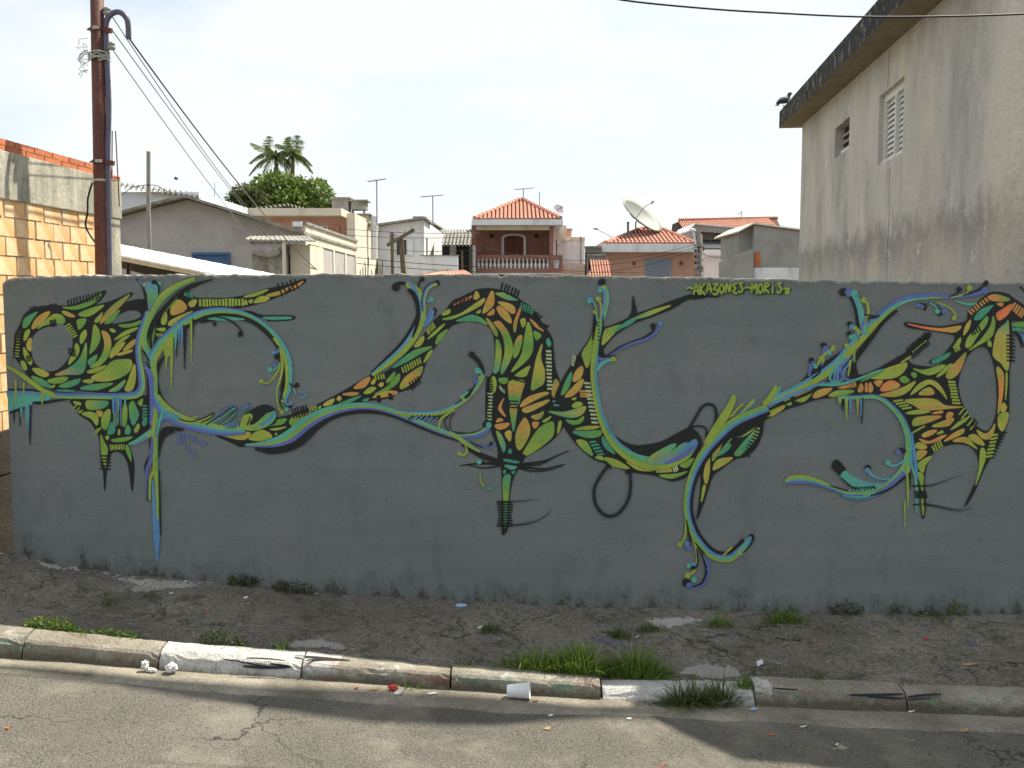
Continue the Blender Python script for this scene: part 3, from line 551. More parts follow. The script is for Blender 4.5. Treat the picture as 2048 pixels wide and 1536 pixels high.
fill(6, [(160, 915), (250, 758), (320, 662), (400, 538), (430, 430), (440, 345), (456, 480), (424, 680), (408, 800), (420, 960), (452, 1100), (502, 1240), (590, 1380), (700, 1490), (850, 1560), (1000, 1570), (1120, 1545), (1220, 1480), (1256, 1500), (1185, 1642), (1060, 1688), (920, 1642), (720, 1612), (550, 1552), (430, 1512), (320, 1422), (230, 1312), (190, 1232), (170, 1100), (120, 1030)], 'K', 3)
cells(6, [('gl', [(340, 660), (400, 560), (432, 470), (420, 640), (380, 780), (345, 710)], 1.5), ('gt', [(170, 1000), (200, 900), (250, 815), (250, 870), (220, 960)], -1.2), ('oy', [(265, 890), (280, 820), (330, 770), (345, 800), (320, 870)]), ('yo', [(200, 1015), (250, 950), (340, 870), (335, 930), (270, 1000)]), ('l', [(260, 1080), (300, 1055), (340, 1070), (320, 1095), (270, 1100)]), ('l', [(255, 1030), (290, 1020), (275, 1040)]),
  ('gty', [(65, 1130), (200, 1135), (360, 1090), (340, 1150), (270, 1180), (180, 1170)], .1), ('g', [(210, 1200), (290, 1205), (350, 1170), (330, 1220), (260, 1235)]), ('gy', [(280, 1275), (380, 1250), (480, 1252), (400, 1275)], 0), ('tg', [(260, 1295), (380, 1290), (490, 1285), (470, 1330), (370, 1340)], .3), ('lg', [(290, 1365), (360, 1365), (400, 1420), (420, 1485), (350, 1440)]), ('t', [(500, 1330), (540, 1370), (600, 1470), (530, 1430), (500, 1380)]),
  ('l', [(440, 1500), (490, 1490), (510, 1522)]), ('l', [(520, 1500), (620, 1525), (720, 1592), (600, 1572), (540, 1542)]), ('yl', [(690, 1530), (800, 1572), (950, 1578), (900, 1606), (780, 1597)]), ('ly', [(930, 1617), (980, 1582), (1040, 1587), (1050, 1612)]), ('lg', [(950, 1642), (1080, 1632), (1180, 1612), (1060, 1667)]), ('lg', [(1120, 1562), (1170, 1532), (1240, 1484), (1200, 1562), (1160, 1582)])])
ticks(6, (360, 970), (365, 1010), 3, 85, 13, 'o', 3); ticks(6, (378, 905), (440, 1220), 11, 52, 13, 'w', 4); ticks(6, (425, 1375), (485, 1475), 5, 58, 12, 't', -8); ticks(6, (1070, 1585), (1095, 1575), 3, 60, 9, 'w', 75); ticks(6, (300, 700), (270, 760), 6, 50, 9, 'K', 40); ticks(6, (275, 690), (260, 760), 5, 30, 7, 'w', 30)
fill(6, [(478, 650), (495, 480), (560, 448), (690, 392), (735, 330), (744, 203), (774, 330), (800, 340), (950, 288), (1080, 238), (1180, 203), (1280, 194), (1440, 214), (1300, 216), (1180, 236), (1070, 302), (900, 372), (760, 422), (640, 492), (560, 562), (505, 640), (520, 690)], 'K', 3)
cells(6, [('gy', [(515, 490), (560, 462), (650, 440), (590, 510), (498, 600)], 1.6), ('t', [(590, 502), (680, 420), (780, 372), (740, 422), (640, 472)]), ('tly', [(740, 395), (800, 362), (900, 320), (1045, 282), (980, 317), (850, 372)], -.3)])
S(6, [(1220, 238), (1260, 228), (1320, 224)], [2, 8, 2])

# ---- right creature
grp('right')
fill(7, [(455, 875), (478, 700), (490, 560), (492, 420), (560, 280), (640, 190), (760, 130), (880, 45), (960, -10), (1010, -20), (990, 90), (980, 180), (930, 300), (850, 370), (760, 392), (640, 480), (582, 530), (540, 650), (498, 775)], 'K', 3)
cells(7, [('O', [(708, 152), (780, 92), (922, 28), (870, 102), (780, 147)]), ('O', [(675, 195), (705, 178), (722, 192), (700, 215)]), ('Og', [(585, 320), (600, 250), (650, 200), (665, 230), (630, 340), (580, 410)], 1.5), ('gt', [(620, 362), (700, 260), (735, 230), (720, 300), (660, 352)]), ('gl', [(770, 205), (870, 140), (955, 85), (900, 162), (820, 212)]), ('ltg', [(755, 355), (800, 290), (870, 210), (950, 140), (940, 210), (870, 300), (800, 362)], 2.2),
  ('ly', [(585, 480), (620, 400), (740, 380), (680, 432)]), ('y', [(510, 520), (540, 380), (555, 360), (555, 500), (530, 592)]), ('l', [(490, 740), (505, 610), (525, 620)]), ('l', [(985, 92), (1000, 22), (1110, 0), (1160, -28), (1080, 42)])])
ticks(7, (950, 165), (850, 360), 9, 58, 10, 'K', 25)
fill(8, [(-240, 1330), (-160, 1290), (0, 1190), (150, 1112), (250, 1082), (400, 1032), (560, 1014), (700, 1000), (860, 1005), (950, 1030), (1030, 1100), (1100, 1200), (1140, 1300), (1170, 1400), (1180, 1536), (1190, 1610), (1215, 1750), (1225, 1900), (1240, 1992), (1262, 1900), (1252, 1700), (1262, 1600), (1300, 1492), (1380, 1420), (1500, 1390), (1600, 1402), (1660, 1450), (1690, 1540), (1682, 1640), (1640, 1745), (1572, 1895), (1645, 1790), (1725, 1600), (1800, 1470), (1880, 1320), (1922, 1200), (1928, 1060), (1932, 800), (1948, 700), (1952, 500), (1950, 410), (2060, 400), (2060, 300), (1985, 240), (1905, 188), (1800, 178), (1740, 208), (1690, 248), (1605, 340), (1595, 400), (1530, 428), (1380, 452), (1250, 438), (1110, 418), (1096, 442), (1150, 464), (1300, 484), (1470, 512), (1498, 545), (1470, 600), (1400, 680), (1310, 720), (1300, 745), (1420, 742), (1350, 770), (1250, 772), (1150, 752), (1120, 705), (1160, 670), (1250, 600), (1304, 520), (1280, 503), (1180, 580), (1120, 648), (1000, 720), (880, 790), (760, 838), (690, 840), (620, 885), (500, 920), (380, 950), (250, 982), (100, 1040), (0, 1090), (-160, 1170), (-240, 1210)],
     'K', 3, holes=[[(1720, 610), (1770, 650), (1810, 760), (1830, 900), (1835, 1050), (1820, 1180), (1780, 1270), (1740, 1288), (1680, 1260), (1620, 1180), (1560, 1080), (1525, 960), (1530, 850), (1580, 720), (1640, 640)]])
cells(8, [('ogl', [(210, 1030), (250, 982), (350, 950), (350, 990), (290, 1050), (240, 1052)]), ('yo', [(360, 1012), (400, 962), (510, 945), (470, 990), (390, 1022)]), ('lg', [(485, 1005), (540, 970), (630, 960), (690, 970), (620, 1000), (530, 1014)]), ('ly', [(-10, 1165), (-5, 1110), (60, 1082), (130, 1080), (120, 1112), (40, 1162)]), ('l', [(130, 1062), (150, 1030), (185, 1040), (180, 1082)]),
  ('o', [(560, 942), (640, 920), (660, 925), (620, 945)]), ('o', [(720, 970), (740, 910), (760, 930), (755, 970)]), ('o', [(805, 970), (815, 900), (840, 940), (830, 975)]), ('o', [(778, 970), (780, 910), (794, 910), (794, 970)]), ('o', [(850, 900), (870, 885), (915, 885), (900, 920), (880, 930)]), ('Ory', [(900, 962), (930, 910), (990, 885), (1050, 912), (1040, 940), (960, 967)]),
  ('g', [(1055, 870), (1090, 850), (1130, 880), (1110, 902), (1070, 895)]), ('g', [(1145, 830), (1170, 820), (1190, 840), (1170, 862)]), ('lyl', [(820, 862), (900, 810), (1000, 770), (1105, 742), (1100, 790), (1040, 850), (940, 870)]), ('g', [(740, 890), (830, 840), (940, 790), (900, 822), (800, 872)]), ('oyl', [(890, 1000), (1000, 970), (1100, 930), (1180, 890), (1120, 970), (1020, 1012)]),
  ('lyl', [(1140, 1000), (1200, 920), (1280, 880), (1350, 900), (1400, 960), (1430, 1032), (1380, 972), (1300, 912), (1230, 942)]), ('lo', [(1210, 997), (1240, 960), (1290, 940), (1320, 960), (1320, 995)]), ('gl', [(1160, 790), (1250, 800), (1350, 772), (1420, 762), (1350, 822), (1270, 837)]), ('l', [(1350, 852), (1440, 762), (1478, 762), (1400, 832)]), ('gol', [(1425, 852), (1450, 800), (1520, 720), (1585, 660), (1560, 750), (1520, 830), (1460, 870)], 1.6),
  ('t', [(1310, 732), (1380, 690), (1460, 662), (1430, 702), (1350, 742)]), ('loyo', [(1095, 1042), (1250, 1028), (1350, 1040), (1420, 1085), (1560, 1095), (1450, 1107), (1250, 1120), (1170, 1082)], .1), ('l', [(1100, 1147), (1200, 1120), (1300, 1132), (1200, 1152)]), ('o', [(1310, 1147), (1390, 1125), (1390, 1145)]), ('lo', [(1160, 1245), (1170, 1190), (1260, 1170), (1390, 1170), (1300, 1212), (1220, 1237)], 0), ('o', [(1425, 1177), (1440, 1140), (1480, 1145), (1470, 1175), (1440, 1192)]),
  ('lo', [(1310, 1252), (1400, 1210), (1480, 1185), (1480, 1210), (1430, 1250)], 0), ('l', [(1460, 1280), (1520, 1220), (1590, 1180), (1550, 1230)]), ('yo', [(1230, 1322), (1280, 1290), (1350, 1280), (1320, 1312), (1260, 1337)]), ('o', [(1210, 1350), (1290, 1370), (1380, 1330), (1430, 1320), (1350, 1372), (1260, 1387)]), ('l', [(1350, 1312), (1390, 1285), (1400, 1302)]), ('Ol', [(1410, 1372), (1480, 1310), (1565, 1270), (1550, 1312)]), ('ly', [(1180, 1422), (1190, 1385), (1230, 1385), (1270, 1412), (1250, 1432)]),
  ('lo', [(1185, 1512), (1195, 1450), (1250, 1445), (1270, 1460), (1220, 1512)], 0), ('l', [(1195, 1562), (1250, 1512), (1310, 1492), (1260, 1560), (1240, 1622)]), ('lg', [(1200, 1620), (1242, 1640), (1242, 1720), (1237, 1780), (1215, 1700)]), ('gl', [(1225, 1800), (1240, 1820), (1248, 1900), (1240, 1960)]), ('ol', [(1480, 1370), (1540, 1340), (1600, 1345), (1640, 1390), (1672, 1432), (1580, 1382)], 0), ('y', [(1605, 1332), (1650, 1315), (1700, 1350), (1730, 1402), (1660, 1382)]),
  ('lyo', [(1670, 1280), (1740, 1312), (1790, 1272), (1815, 1230), (1800, 1312), (1760, 1352), (1710, 1342)]), ('l', [(1700, 1440), (1730, 1432), (1740, 1500), (1700, 1622), (1660, 1722), (1690, 1580)]), ('ly', [(1840, 1230), (1850, 1160), (1920, 1140), (1915, 1210), (1880, 1285), (1855, 1272)]), ('y', [(1865, 1130), (1870, 1080), (1890, 1065), (1910, 1100), (1890, 1132)]), ('lOl', [(1830, 780), (1880, 820), (1885, 900), (1870, 1050), (1840, 1152), (1850, 950)], 1.57),
  ('l', [(1905, 830), (1915, 850), (1910, 950), (1900, 1040)]), ('tyyl', [(1800, 650), (1830, 500), (1900, 430), (1924, 430), (1924, 792), (1860, 740), (1810, 700)], 1.57), ('lg', [(1580, 612), (1600, 540), (1660, 480), (1750, 370), (1750, 430), (1680, 520), (1620, 612)], -1), ('gl', [(1608, 642), (1700, 560), (1780, 450), (1800, 370), (1815, 430), (1790, 530), (1700, 592)], 1.6), ('l', [(1480, 622), (1540, 540), (1530, 602)]), ('y', [(1565, 522), (1580, 450), (1620, 400), (1610, 462)]),
  ('t', [(1650, 392), (1700, 320), (1800, 280), (1760, 332), (1700, 392)]), ('Og', [(1758, 217), (1820, 195), (1932, 230), (1900, 250), (1800, 245)], 0), ('rO', [(1828, 352), (1880, 312), (1955, 272), (1920, 350), (1850, 402)]), ('o', [(1830, 270), (1880, 265), (1870, 290)]), ('rOy', [(1113, 430), (1260, 457), (1400, 467), (1542, 447), (1500, 495), (1400, 490), (1250, 467)], 0), ('l', [(1762, 570), (1780, 570), (1786, 612), (1760, 602)]), ('l', [(1060, 742), (1100, 712), (1152, 680), (1110, 720)])])
ticks(8, (1470, 895), (1505, 1065), 8, 62, 14, 'l', 3); ticks(8, (1550, 1130), (1640, 1250), 5, 70, 10, 'l', -50); ticks(8, (1815, 1320), (1770, 1490), 7, 55, 13, 'l', -10); ticks(8, (1940, 525), (1945, 725), 8, 72, 10, 'K', 3); ticks(8, (1040, 1045), (1110, 1105), 4, 80, 12, 'l', -8); ticks(8, (1325, 1430), (1385, 1390), 4, 55, 12, 'l', 65)
ticks(8, (1125, 650), (1270, 520), 10, 62, 9, 'K', 60, 1, 50); ticks(8, (1155, 690), (1285, 580), 9, 46, 9, 'K', 65); ticks(8, (1160, 655), (1260, 570), 7, 14, 8, 'l', 60); ticks(8, (1620, 340), (1745, 240), 7, 40, 12, 'o', 50); ticks(8, (1965, 290), (2040, 350), 5, 70, 14, 'o', 120); ticks(8, (1180, 1290), (1230, 1260), 3, 60, 9, 'l', -25); ticks(8, (1630, 500), (1690, 470), 4, 55, 9, 'K', 65); ticks(8, (1500, 640), (1530, 620), 3, 40, 10, 'l', 60)
ticks(8, (700, 915), (650, 925), 4, 40, 8, 'o', 80); ticks(8, (1900, 1300), (1800, 1500), 9, 26, 9, 'K', 10); ticks(8, (1640, 1210), (1660, 1240), 3, 60, 8, 'K', -60)
fill(8, [(1950, 440), (2000, 420), (2070, 415), (2070, 450), (2000, 455)], 'g'); S(8, [(1955, 480), (2010, 475), (2070, 500)], 22, 't'); S(8, [(1990, 500), (2030, 540), (2070, 560)], [18, 40, 40], 'B'); S(8, [(1960, 490), (2010, 530), (2040, 620)], [8, 26, 14], 'K')
S(8, [(2020, 130), (2060, 180)], [12, 6])

# ---- swirling vines
grp('vines')
fill(1, [(1318, 680), (1272, 790), (1262, 900), (1300, 1020), (1380, 1110), (1480, 1172), (1560, 1195), (1440, 1188), (1340, 1130), (1270, 1040), (1235, 900), (1245, 780)], 'K')
fill(1, [(60, 962), (200, 962), (330, 984), (430, 1002), (380, 1045), (320, 1050), (262, 1056), (246, 1100), (200, 1100), (120, 1125), (74, 1142), (68, 1050)], 'PTTB', ang=1.57)
S(1, [(60, 958), (250, 960), (480, 985), (700, 992)], [8, 12, 16, 14], 'K'); S(1, [(262, 1060), (330, 1062), (420, 1050), (560, 1030)], [10, 22, 16, 8], 'K'); S(1, [(75, 1142), (130, 1122), (200, 1098)], [10, 14, 8], 'K')
for x, y0, y1, c, w in ((240, 1080, 1400, 'K', 14), (216, 1090, 1240, 'T', 16), (160, 1100, 1250, 'K', 10), (112, 1120, 1220, 'K', 8), (170, 1100, 1190, 'T', 12), (228, 1075, 1300, 'B', 10), (125, 880, 1090, 'L', 12), (190, 900, 1000, 'L', 11), (338, 980, 1085, 'L', 13)): S(1, [(x, y0), (x, (y0+y1)/2), (x-1, y1)], [w*1.3, w, w*.25], c, 3)
ribbon(1, [(1700, 68), (1580, 84), (1480, 120), (1380, 190), (1300, 280), (1230, 380), (1180, 500), (1190, 610), (1230, 690)], [8, 34, 44, 40, 40, 40, 34, 24, 16], [(-1.1, -.4, 'K', 'K')])
vine(1, [(1560, 72), (1440, 118), (1340, 180), (1250, 280), (1180, 400), (1145, 520), (1165, 620), (1210, 690), (1232, 800), (1238, 1000), (1238, 1240)], [30, 40, 52, 58, 60, 56, 44, 40, 44, 46, 50], 'GL', 0)
fill(1, [(1135, 120), (1180, 95), (1250, 110), (1275, 100), (1262, 190), (1230, 270), (1195, 340), (1180, 270), (1175, 190)], 'BGP', ang=1.57); S(1, [(1090, 72), (1130, 110), (1160, 190), (1172, 300), (1168, 380)], [8, 12, 16, 16, 10], 'K'); S(1, [(1105, 85), (1140, 110), (1165, 150)], [16, 20, 10], 'P'); S(1, [(1280, 95), (1262, 180), (1230, 260)], [20, 14, 8], 'T'); dot(1, 1232, 96, 16); S(1, [(1240, 100), (1270, 130), (1266, 190)], [10, 14, 6], 'K'); dot(1, 1155, 118, 14, 'L')
vine(1, [(1178, 330), (1150, 430), (1115, 540), (1106, 680), (1128, 820), (1135, 920), (1110, 985), (1040, 1006), (900, 1010), (700, 1008), (560, 1008), (420, 1002)], [26, 40, 44, 42, 46, 50, 56, 52, 46, 44, 42, 40], 'LTP', 0)
ribbon(1, [(430, 1004), (330, 955), (240, 890), (150, 825), (58, 772)], [36, 34, 34, 30, 20], [(-.5, .5, 'L', 'L')])
for x, y1, w, c in ((905, 1150, 12, 'B'), (925, 1250, 12, 'P'), (945, 1130, 14, 'T'), (965, 1245, 11, 'P'), (1000, 1100, 10, 'T')): S(1, [(x, 1020), (x+1, (1020+y1)/2), (x, y1)], [w*1.4, w, w*.4], c, 3)
S(1, [(1160, 780), (1190, 860), (1185, 1000), (1190, 1200), (1170, 1290)], [8, 24, 20, 18, 6], 'K'); S(1, [(1155, 770), (1200, 830), (1215, 950), (1212, 1130), (1205, 1240)], [20, 40, 34, 26, 16], 'P')
S(1, [(1140, 640), (1175, 690), (1210, 760)], [8, 14, 6], 'K', 4); S(1, [(1150, 600), (1190, 680), (1222, 740)], [12, 22, 10], 'T'); S(1, [(1165, 730), (1205, 790)], [6, 10], 'K', 3)
ribbon(1, [(1208, 700), (1240, 640), (1330, 535), (1450, 430), (1600, 350), (1750, 322), (1900, 335), (1950, 350)], [50, 55, 62, 62, 54, 46, 42, 42], [(.45, .95, 'K', 'K'), (-.5, -.18, 'P', 'B'), (-.18, .15, 'T', 'T'), (.15, .5, 'G', 'L')])
vine(1, [(1225, 760), (1235, 700), (1290, 600), (1370, 520), (1440, 455)], [50, 56, 66, 54, 26], 'TL', 0)
for x, y0, y1, w, c in ((1330, 600, 800, 16, 'L'), (1372, 560, 960, 15, 'L'), (1412, 480, 700, 14, 'K'), (1405, 480, 640, 14, 'T'), (1455, 450, 600, 16, 'B'), (1478, 440, 795, 16, 'K'), (1430, 470, 580, 10, 'B'), (1530, 390, 740, 12, 'L'), (1545, 390, 540, 8, 'K')): S(1, [(x, y0), (x, (y0+y1)/2), (x-2, y1)], [w*1.7, w, w*.2], c, 3)
fill(1, [(1350, 540), (1385, 545), (1372, 660), (1330, 700), (1310, 620)], 'L')
ribbon(3, [(340, 350), (420, 385), (500, 440), (590, 520), (655, 610), (700, 720), (712, 850), (700, 960), (668, 1050), (700, 1115)], [42, 44, 48, 52, 56, 60, 56, 50, 40, 20], [(.45, .8, 'K', 'K'), (-.5, -.2, 'B', 'T'), (-.2, .12, 'T', 'G'), (.12, .5, 'L', 'L')])
S(3, [(0, 410), (150, 378), (280, 372), (400, 405), (500, 465), (590, 545)], [34, 40, 38, 32, 26, 10], 'K'); fill(3, [(60, 392), (160, 374), (260, 378), (360, 395), (200, 405)], 'tT')
S(3, [(620, 600), (650, 700), (670, 830), (650, 950), (660, 1040)], [4, 10, 13, 12, 6], 'K'); S(3, [(640, 620), (660, 760), (640, 880), (615, 960), (620, 1060), (650, 1150)], [14, 18, 14, 10, 10, 6], 'L')
curl(3, [(640, 700), (635, 780), (590, 860), (540, 905), (490, 890)], 12, 'L', 18); curl(3, [(640, 610), (620, 655), (585, 660)], 12, 'B', 16); curl(3, [(640, 740), (630, 700), (618, 695)], 10, 'K', 22); curl(3, [(630, 760), (590, 800), (560, 795)], 12, 'T', 20); curl(3, [(622, 735), (600, 755), (590, 760)], 12, 'P', 18)
curl(3, [(715, 900), (740, 935), (775, 922)], 9, 'K', 17); curl(3, [(745, 940), (770, 990), (820, 1020), (848, 995)], 11, 'T', 14); S(3, [(770, 985), (810, 1010), (855, 985)], 9, 'P'); curl(3, [(660, 1060), (690, 1092), (722, 1088)], 10, 'K', 12); curl(3, [(665, 1050), (700, 1080), (732, 1065)], 9, 'B', 14); dot(3, 690, 1115, 18, 'T'); dot(3, 655, 1140, 16, 'L')
curl(3, [(130, 375), (220, 395), (290, 440), (330, 490), (322, 512)], 10, 'K', 21); curl(3, [(60, 400), (100, 412), (118, 432)], 7, 'K', 13)
# lower trunk and drips
vine(2, [(1240, 180), (1240, 330), (1238, 440), (1244, 520), (1252, 640), (1262, 800), (1266, 980), (1262, 1060)], [46, 44, 44, 36, 32, 28, 22, 8], 'GL', 0)
S(2, [(1206, 260), (1200, 340), (1210, 420), (1180, 480), (1162, 530), (1170, 600)], [8, 16, 14, 12, 14, 6], 'K'); S(2, [(1215, 300), (1215, 420), (1200, 500), (1175, 560), (1172, 700), (1180, 800)], [16, 24, 30, 18, 12, 8], 'P'); S(2, [(1230, 440), (1232, 560), (1200, 640), (1196, 800)], [14, 22, 20, 18], 'L'); S(2, [(1182, 640), (1182, 810)], [6, 6], 'K', 2)
S(2, [(1220, 640), (1228, 760), (1238, 950), (1245, 1100), (1258, 1285)], [12, 24, 30, 36, 8], 'B'); S(2, [(1272, 560), (1278, 800), (1282, 1080)], [8, 10, 10], 'K', 3); S(2, [(1262, 950), (1266, 1100), (1260, 1270)], [16, 22, 5], 'B')
ribbon(1, [(1225, 1290), (1180, 1320), (1110, 1365), (1030, 1395)], [50, 50, 40, 14], [(-.5, .5, 'L', 'T')]); S(1, [(1180, 1335), (1100, 1385), (1040, 1395)], [14, 14, 6], 'B')
fill(1, [(1275, 1330), (1310, 1262), (1390, 1258), (1470, 1278), (1390, 1295), (1320, 1340), (1285, 1420), (1272, 1500)], 'K')
vine(1, [(1245, 1010), (1290, 1090), (1380, 1170), (1520, 1228), (1660, 1262), (1800, 1285), (1960, 1282)], [60, 90, 96, 90, 86, 76, 56], 'LLTBP'[::1], 0)
for a in range(4): S(1, [(1262, 1300-a*20), (1290, 1215-a*22), (1360, 1180-a*16), (1440, 1195-a*8)], [6, 7, 6, 3], 'T' if a % 2 else 'B')
S(1, [(1250, 1340), (1265, 1240), (1320, 1190), (1420, 1215)], [10, 18, 14, 6], 'P'); S(1, [(1255, 1320), (1280, 1200), (1300, 1130), (1270, 1060)], [12, 16, 14, 8], 'T')
for p in ([(1420, 1200), (1520, 1225), (1640, 1190), (1700, 1155), (1680, 1200), (1600, 1232)], [(1640, 1250), (1760, 1180), (1860, 1110), (1880, 1130), (1800, 1210), (1740, 1250)], [(1800, 1270), (1880, 1190), (1960, 1090), (1985, 1090), (1960, 1160), (1900, 1250)]):
    S(1, p, [10, 14, 16, 18, 12, 6], 'T' if p[0][0] > 1500 else 'L'); S(1, [(x+6, y-12) for x, y in p], [5, 6, 6, 8, 5, 3], 'K')
S(1, [(1700, 1195), (1790, 1120), (1865, 1085), (1890, 1110)], [6, 9, 9, 6], 'P'); S(1, [(1900, 1160), (1950, 1090), (1985, 1075), (1992, 1110)], [6, 9, 12, 8], 'P'); S(1, [(1480, 1190), (1580, 1175)], [6, 10], 'L')
fill(3, [(350, 1190), (420, 1115), (510, 1080), (580, 1100), (610, 1150), (600, 1220), (530, 1250), (420, 1265)], 'K'); fill(3, [(330, 1262), (330, 1200), (360, 1160), (405, 1150), (420, 1175), (395, 1225), (400, 1240), (440, 1230), (500, 1180), (530, 1150), (560, 1140), (600, 1130), (605, 1180), (560, 1235), (480, 1275), (400, 1285)], 'LLGT', ang=.2)
S(3, [(480, 1240), (550, 1205), (595, 1140)], [10, 16, 10], 'B'); S(3, [(375, 1240), (395, 1200), (398, 1175)], [6, 8, 4], 'K')
ticks(3, (235, 1250), (295, 1245), 4, 40, 9, 'K', -60); ticks(3, (215, 1245), (300, 1240), 5, 46, 7, 'B', -60)
for q in ([(1400, 1290), (1440, 1320), (1430, 1370)], [(1440, 1310), (1500, 1330), (1540, 1350)], [(1460, 1320), (1490, 1420), (1540, 1470)], [(1480, 1310), (1560, 1360), (1630, 1390)]): curl(1, q, 9, 'P', 16)
# vine under the middle creature
ribbon(3, [(440, 1425), (560, 1440), (680, 1420), (800, 1365), (920, 1250), (1050, 1170), (1200, 1130), (1400, 1128), (1560, 1165), (1750, 1245), (1900, 1305), (2080, 1365)], [20, 50, 62, 66, 62, 50, 42, 34, 30, 28, 24, 18], [(-.5, .6, 'K', 'K')])
ribbon(3, [(360, 1400), (500, 1395), (620, 1372), (730, 1322), (850, 1225), (980, 1152), (1120, 1108), (1280, 1088), (1420, 1100), (1560, 1140), (1700, 1195), (1850, 1260), (1980, 1310), (2100, 1352)], [14, 44, 78, 100, 98, 84, 66, 52, 46, 44, 42, 40, 38, 34], [(-.5, -.15, 'T', 'T'), (-.15, .2, 'G', 'L'), (.2, .5, 'P', 'P')])
ribbon(3, [(640, 1140), (660, 1150)], 2, [(-.5, .5, 'L', 'L')])
ribbon(3, [(1560, 1132), (1700, 1150), (1850, 1150), (1960, 1125), (2060, 1075), (2140, 1010)], [24, 34, 36, 38, 34, 26], [(-.5, 0, 'B', 'T'), (0, .5, 'L', 'L')])
ribbon(4, [(540, 1080), (610, 1025), (680, 950), (725, 880), (742, 830), (700, 800)], [34, 36, 38, 36, 30, 30], [(-.5, -.1, 'B', 'T'), (-.1, .5, 'T', 'L')]); S(4, [(520, 1075), (600, 1020), (660, 955), (690, 905)], [4, 9, 10, 5], 'K')
S(4, [(642, 672), (700, 720), (740, 790), (752, 840)], [30, 34, 22, 6], 'K'); dot(4, 655, 676, 24); S(4, [(690, 910), (680, 870), (690, 840)], [18, 22, 14], 'P'); dot(4, 700, 805, 24, 'T'); dot(4, 720, 865, 16, 'L')
curl(4, [(580, 1060), (590, 1030), (575, 1015)], 14, 'L', 14); curl(4, [(600, 1030), (640, 1000), (645, 965)], 8, 'K', 12); S(4, [(570, 1020), (600, 990), (625, 975)], 12, 'T')
ticks(4, (170, 1180), (400, 1180), 8, 60, 10, 'K', -40); ticks(4, (200, 1185), (400, 1200), 6, 60, 7, 'B', -35); S(4, [(390, 1260), (410, 1190), (480, 1140), (520, 1120)], [16, 16, 14, 6], 'L'); S(4, [(500, 1140), (445, 1190), (440, 1240), (475, 1290)], [5, 6, 7, 5], 'K'); S(4, [(520, 1140), (485, 1190), (478, 1240), (490, 1280)], [4, 5, 6, 4], 'K')
S(4, [(480, 1290), (600, 1308), (700, 1295), (760, 1260), (790, 1235)], [6, 9, 10, 12, 10], 'K'); ribbon(4, [(480, 1330), (600, 1330), (700, 1318), (770, 1280), (800, 1240)], [18, 30, 40, 42, 20], [(-.5, -.1, 'L', 'T'), (-.1, .5, 'P', 'P')]); dot(4, 762, 1235, 20); dot(4, 790, 1240, 24, 'T')
ribbon(4, [(470, 1300), (540, 1335), (600, 1380), (660, 1420), (720, 1455)], [28, 34, 30, 22, 10], [(-.5, 0, 'T', 'L'), (0, .5, 'L', 'L')]); curl(4, [(600, 1400), (615, 1450), (590, 1480), (555, 1470)], 15, 'L', 15); S(4, [(640, 1370), (720, 1412), (800, 1410), (812, 1388)], [5, 8, 8, 8], 'K'); dot(4, 808, 1388, 12); S(4, [(720, 1395), (790, 1425), (840, 1390)], [6, 12, 10], 'P')
S(5, [(385, 570), (405, 585)], 20, 'T', 2); S(5, [(400, 660), (405, 730), (430, 770)], [6, 9, 14], 'L'); S(5, [(425, 560), (428, 600)], 6, 'K', 2); S(5, [(460, 780), (500, 800)], [6, 10], 'T', 2); dot(5, 392, 575, 20, 'T')
# left fountain of the arch
ribbon(3, [(1375, 838), (1500, 745), (1620, 640), (1700, 540), (1755, 440), (1780, 350), (1778, 260), (1745, 170), (1680, 120)], [26, 50, 62, 66, 64, 54, 46, 46, 40], [(-.85, -.45, 'K', 'K'), (-.5, -.1, 'B', 'T'), (-.1, .5, 'L', 'L')])
S(3, [(1700, 540), (1740, 420), (1745, 310), (1715, 210), (1660, 160)], [10, 26, 30, 30, 10], 'K'); S(3, [(1570, 130), (1600, 104), (1650, 112)], [40, 26, 16], 'K'); dot(3, 1568, 135, 30); dot(3, 1672, 118, 26, 'L'); S(3, [(1660, 100), (1700, 125), (1745, 190)], [16, 20, 10], 'B')
S(3, [(1745, 140), (1752, 100), (1775, 75)], [8, 12, 14], 'K'); dot(3, 1778, 74, 17); ribbon(3, [(1790, 330), (1788, 240), (1810, 160), (1850, 120), (1890, 108)], [26, 34, 36, 34, 24], [(-.5, -.1, 'K', 'P'), (-.1, .5, 'B', 'L')]); dot(3, 1895, 105, 20); dot(3, 1885, 115, 13, 'L')
fill(3, [(1790, 460), (1810, 380), (1850, 310), (1880, 320), (1860, 390)], 'B'); S(3, [(1800, 440), (1835, 370), (1860, 320)], [6, 6, 4], 'P'); S(3, [(1862, 305), (1885, 320), (1870, 370)], [12, 14, 6], 'K'); dot(3, 1850, 235, 18, 'T'); dot(3, 1830, 245, 14, 'B')
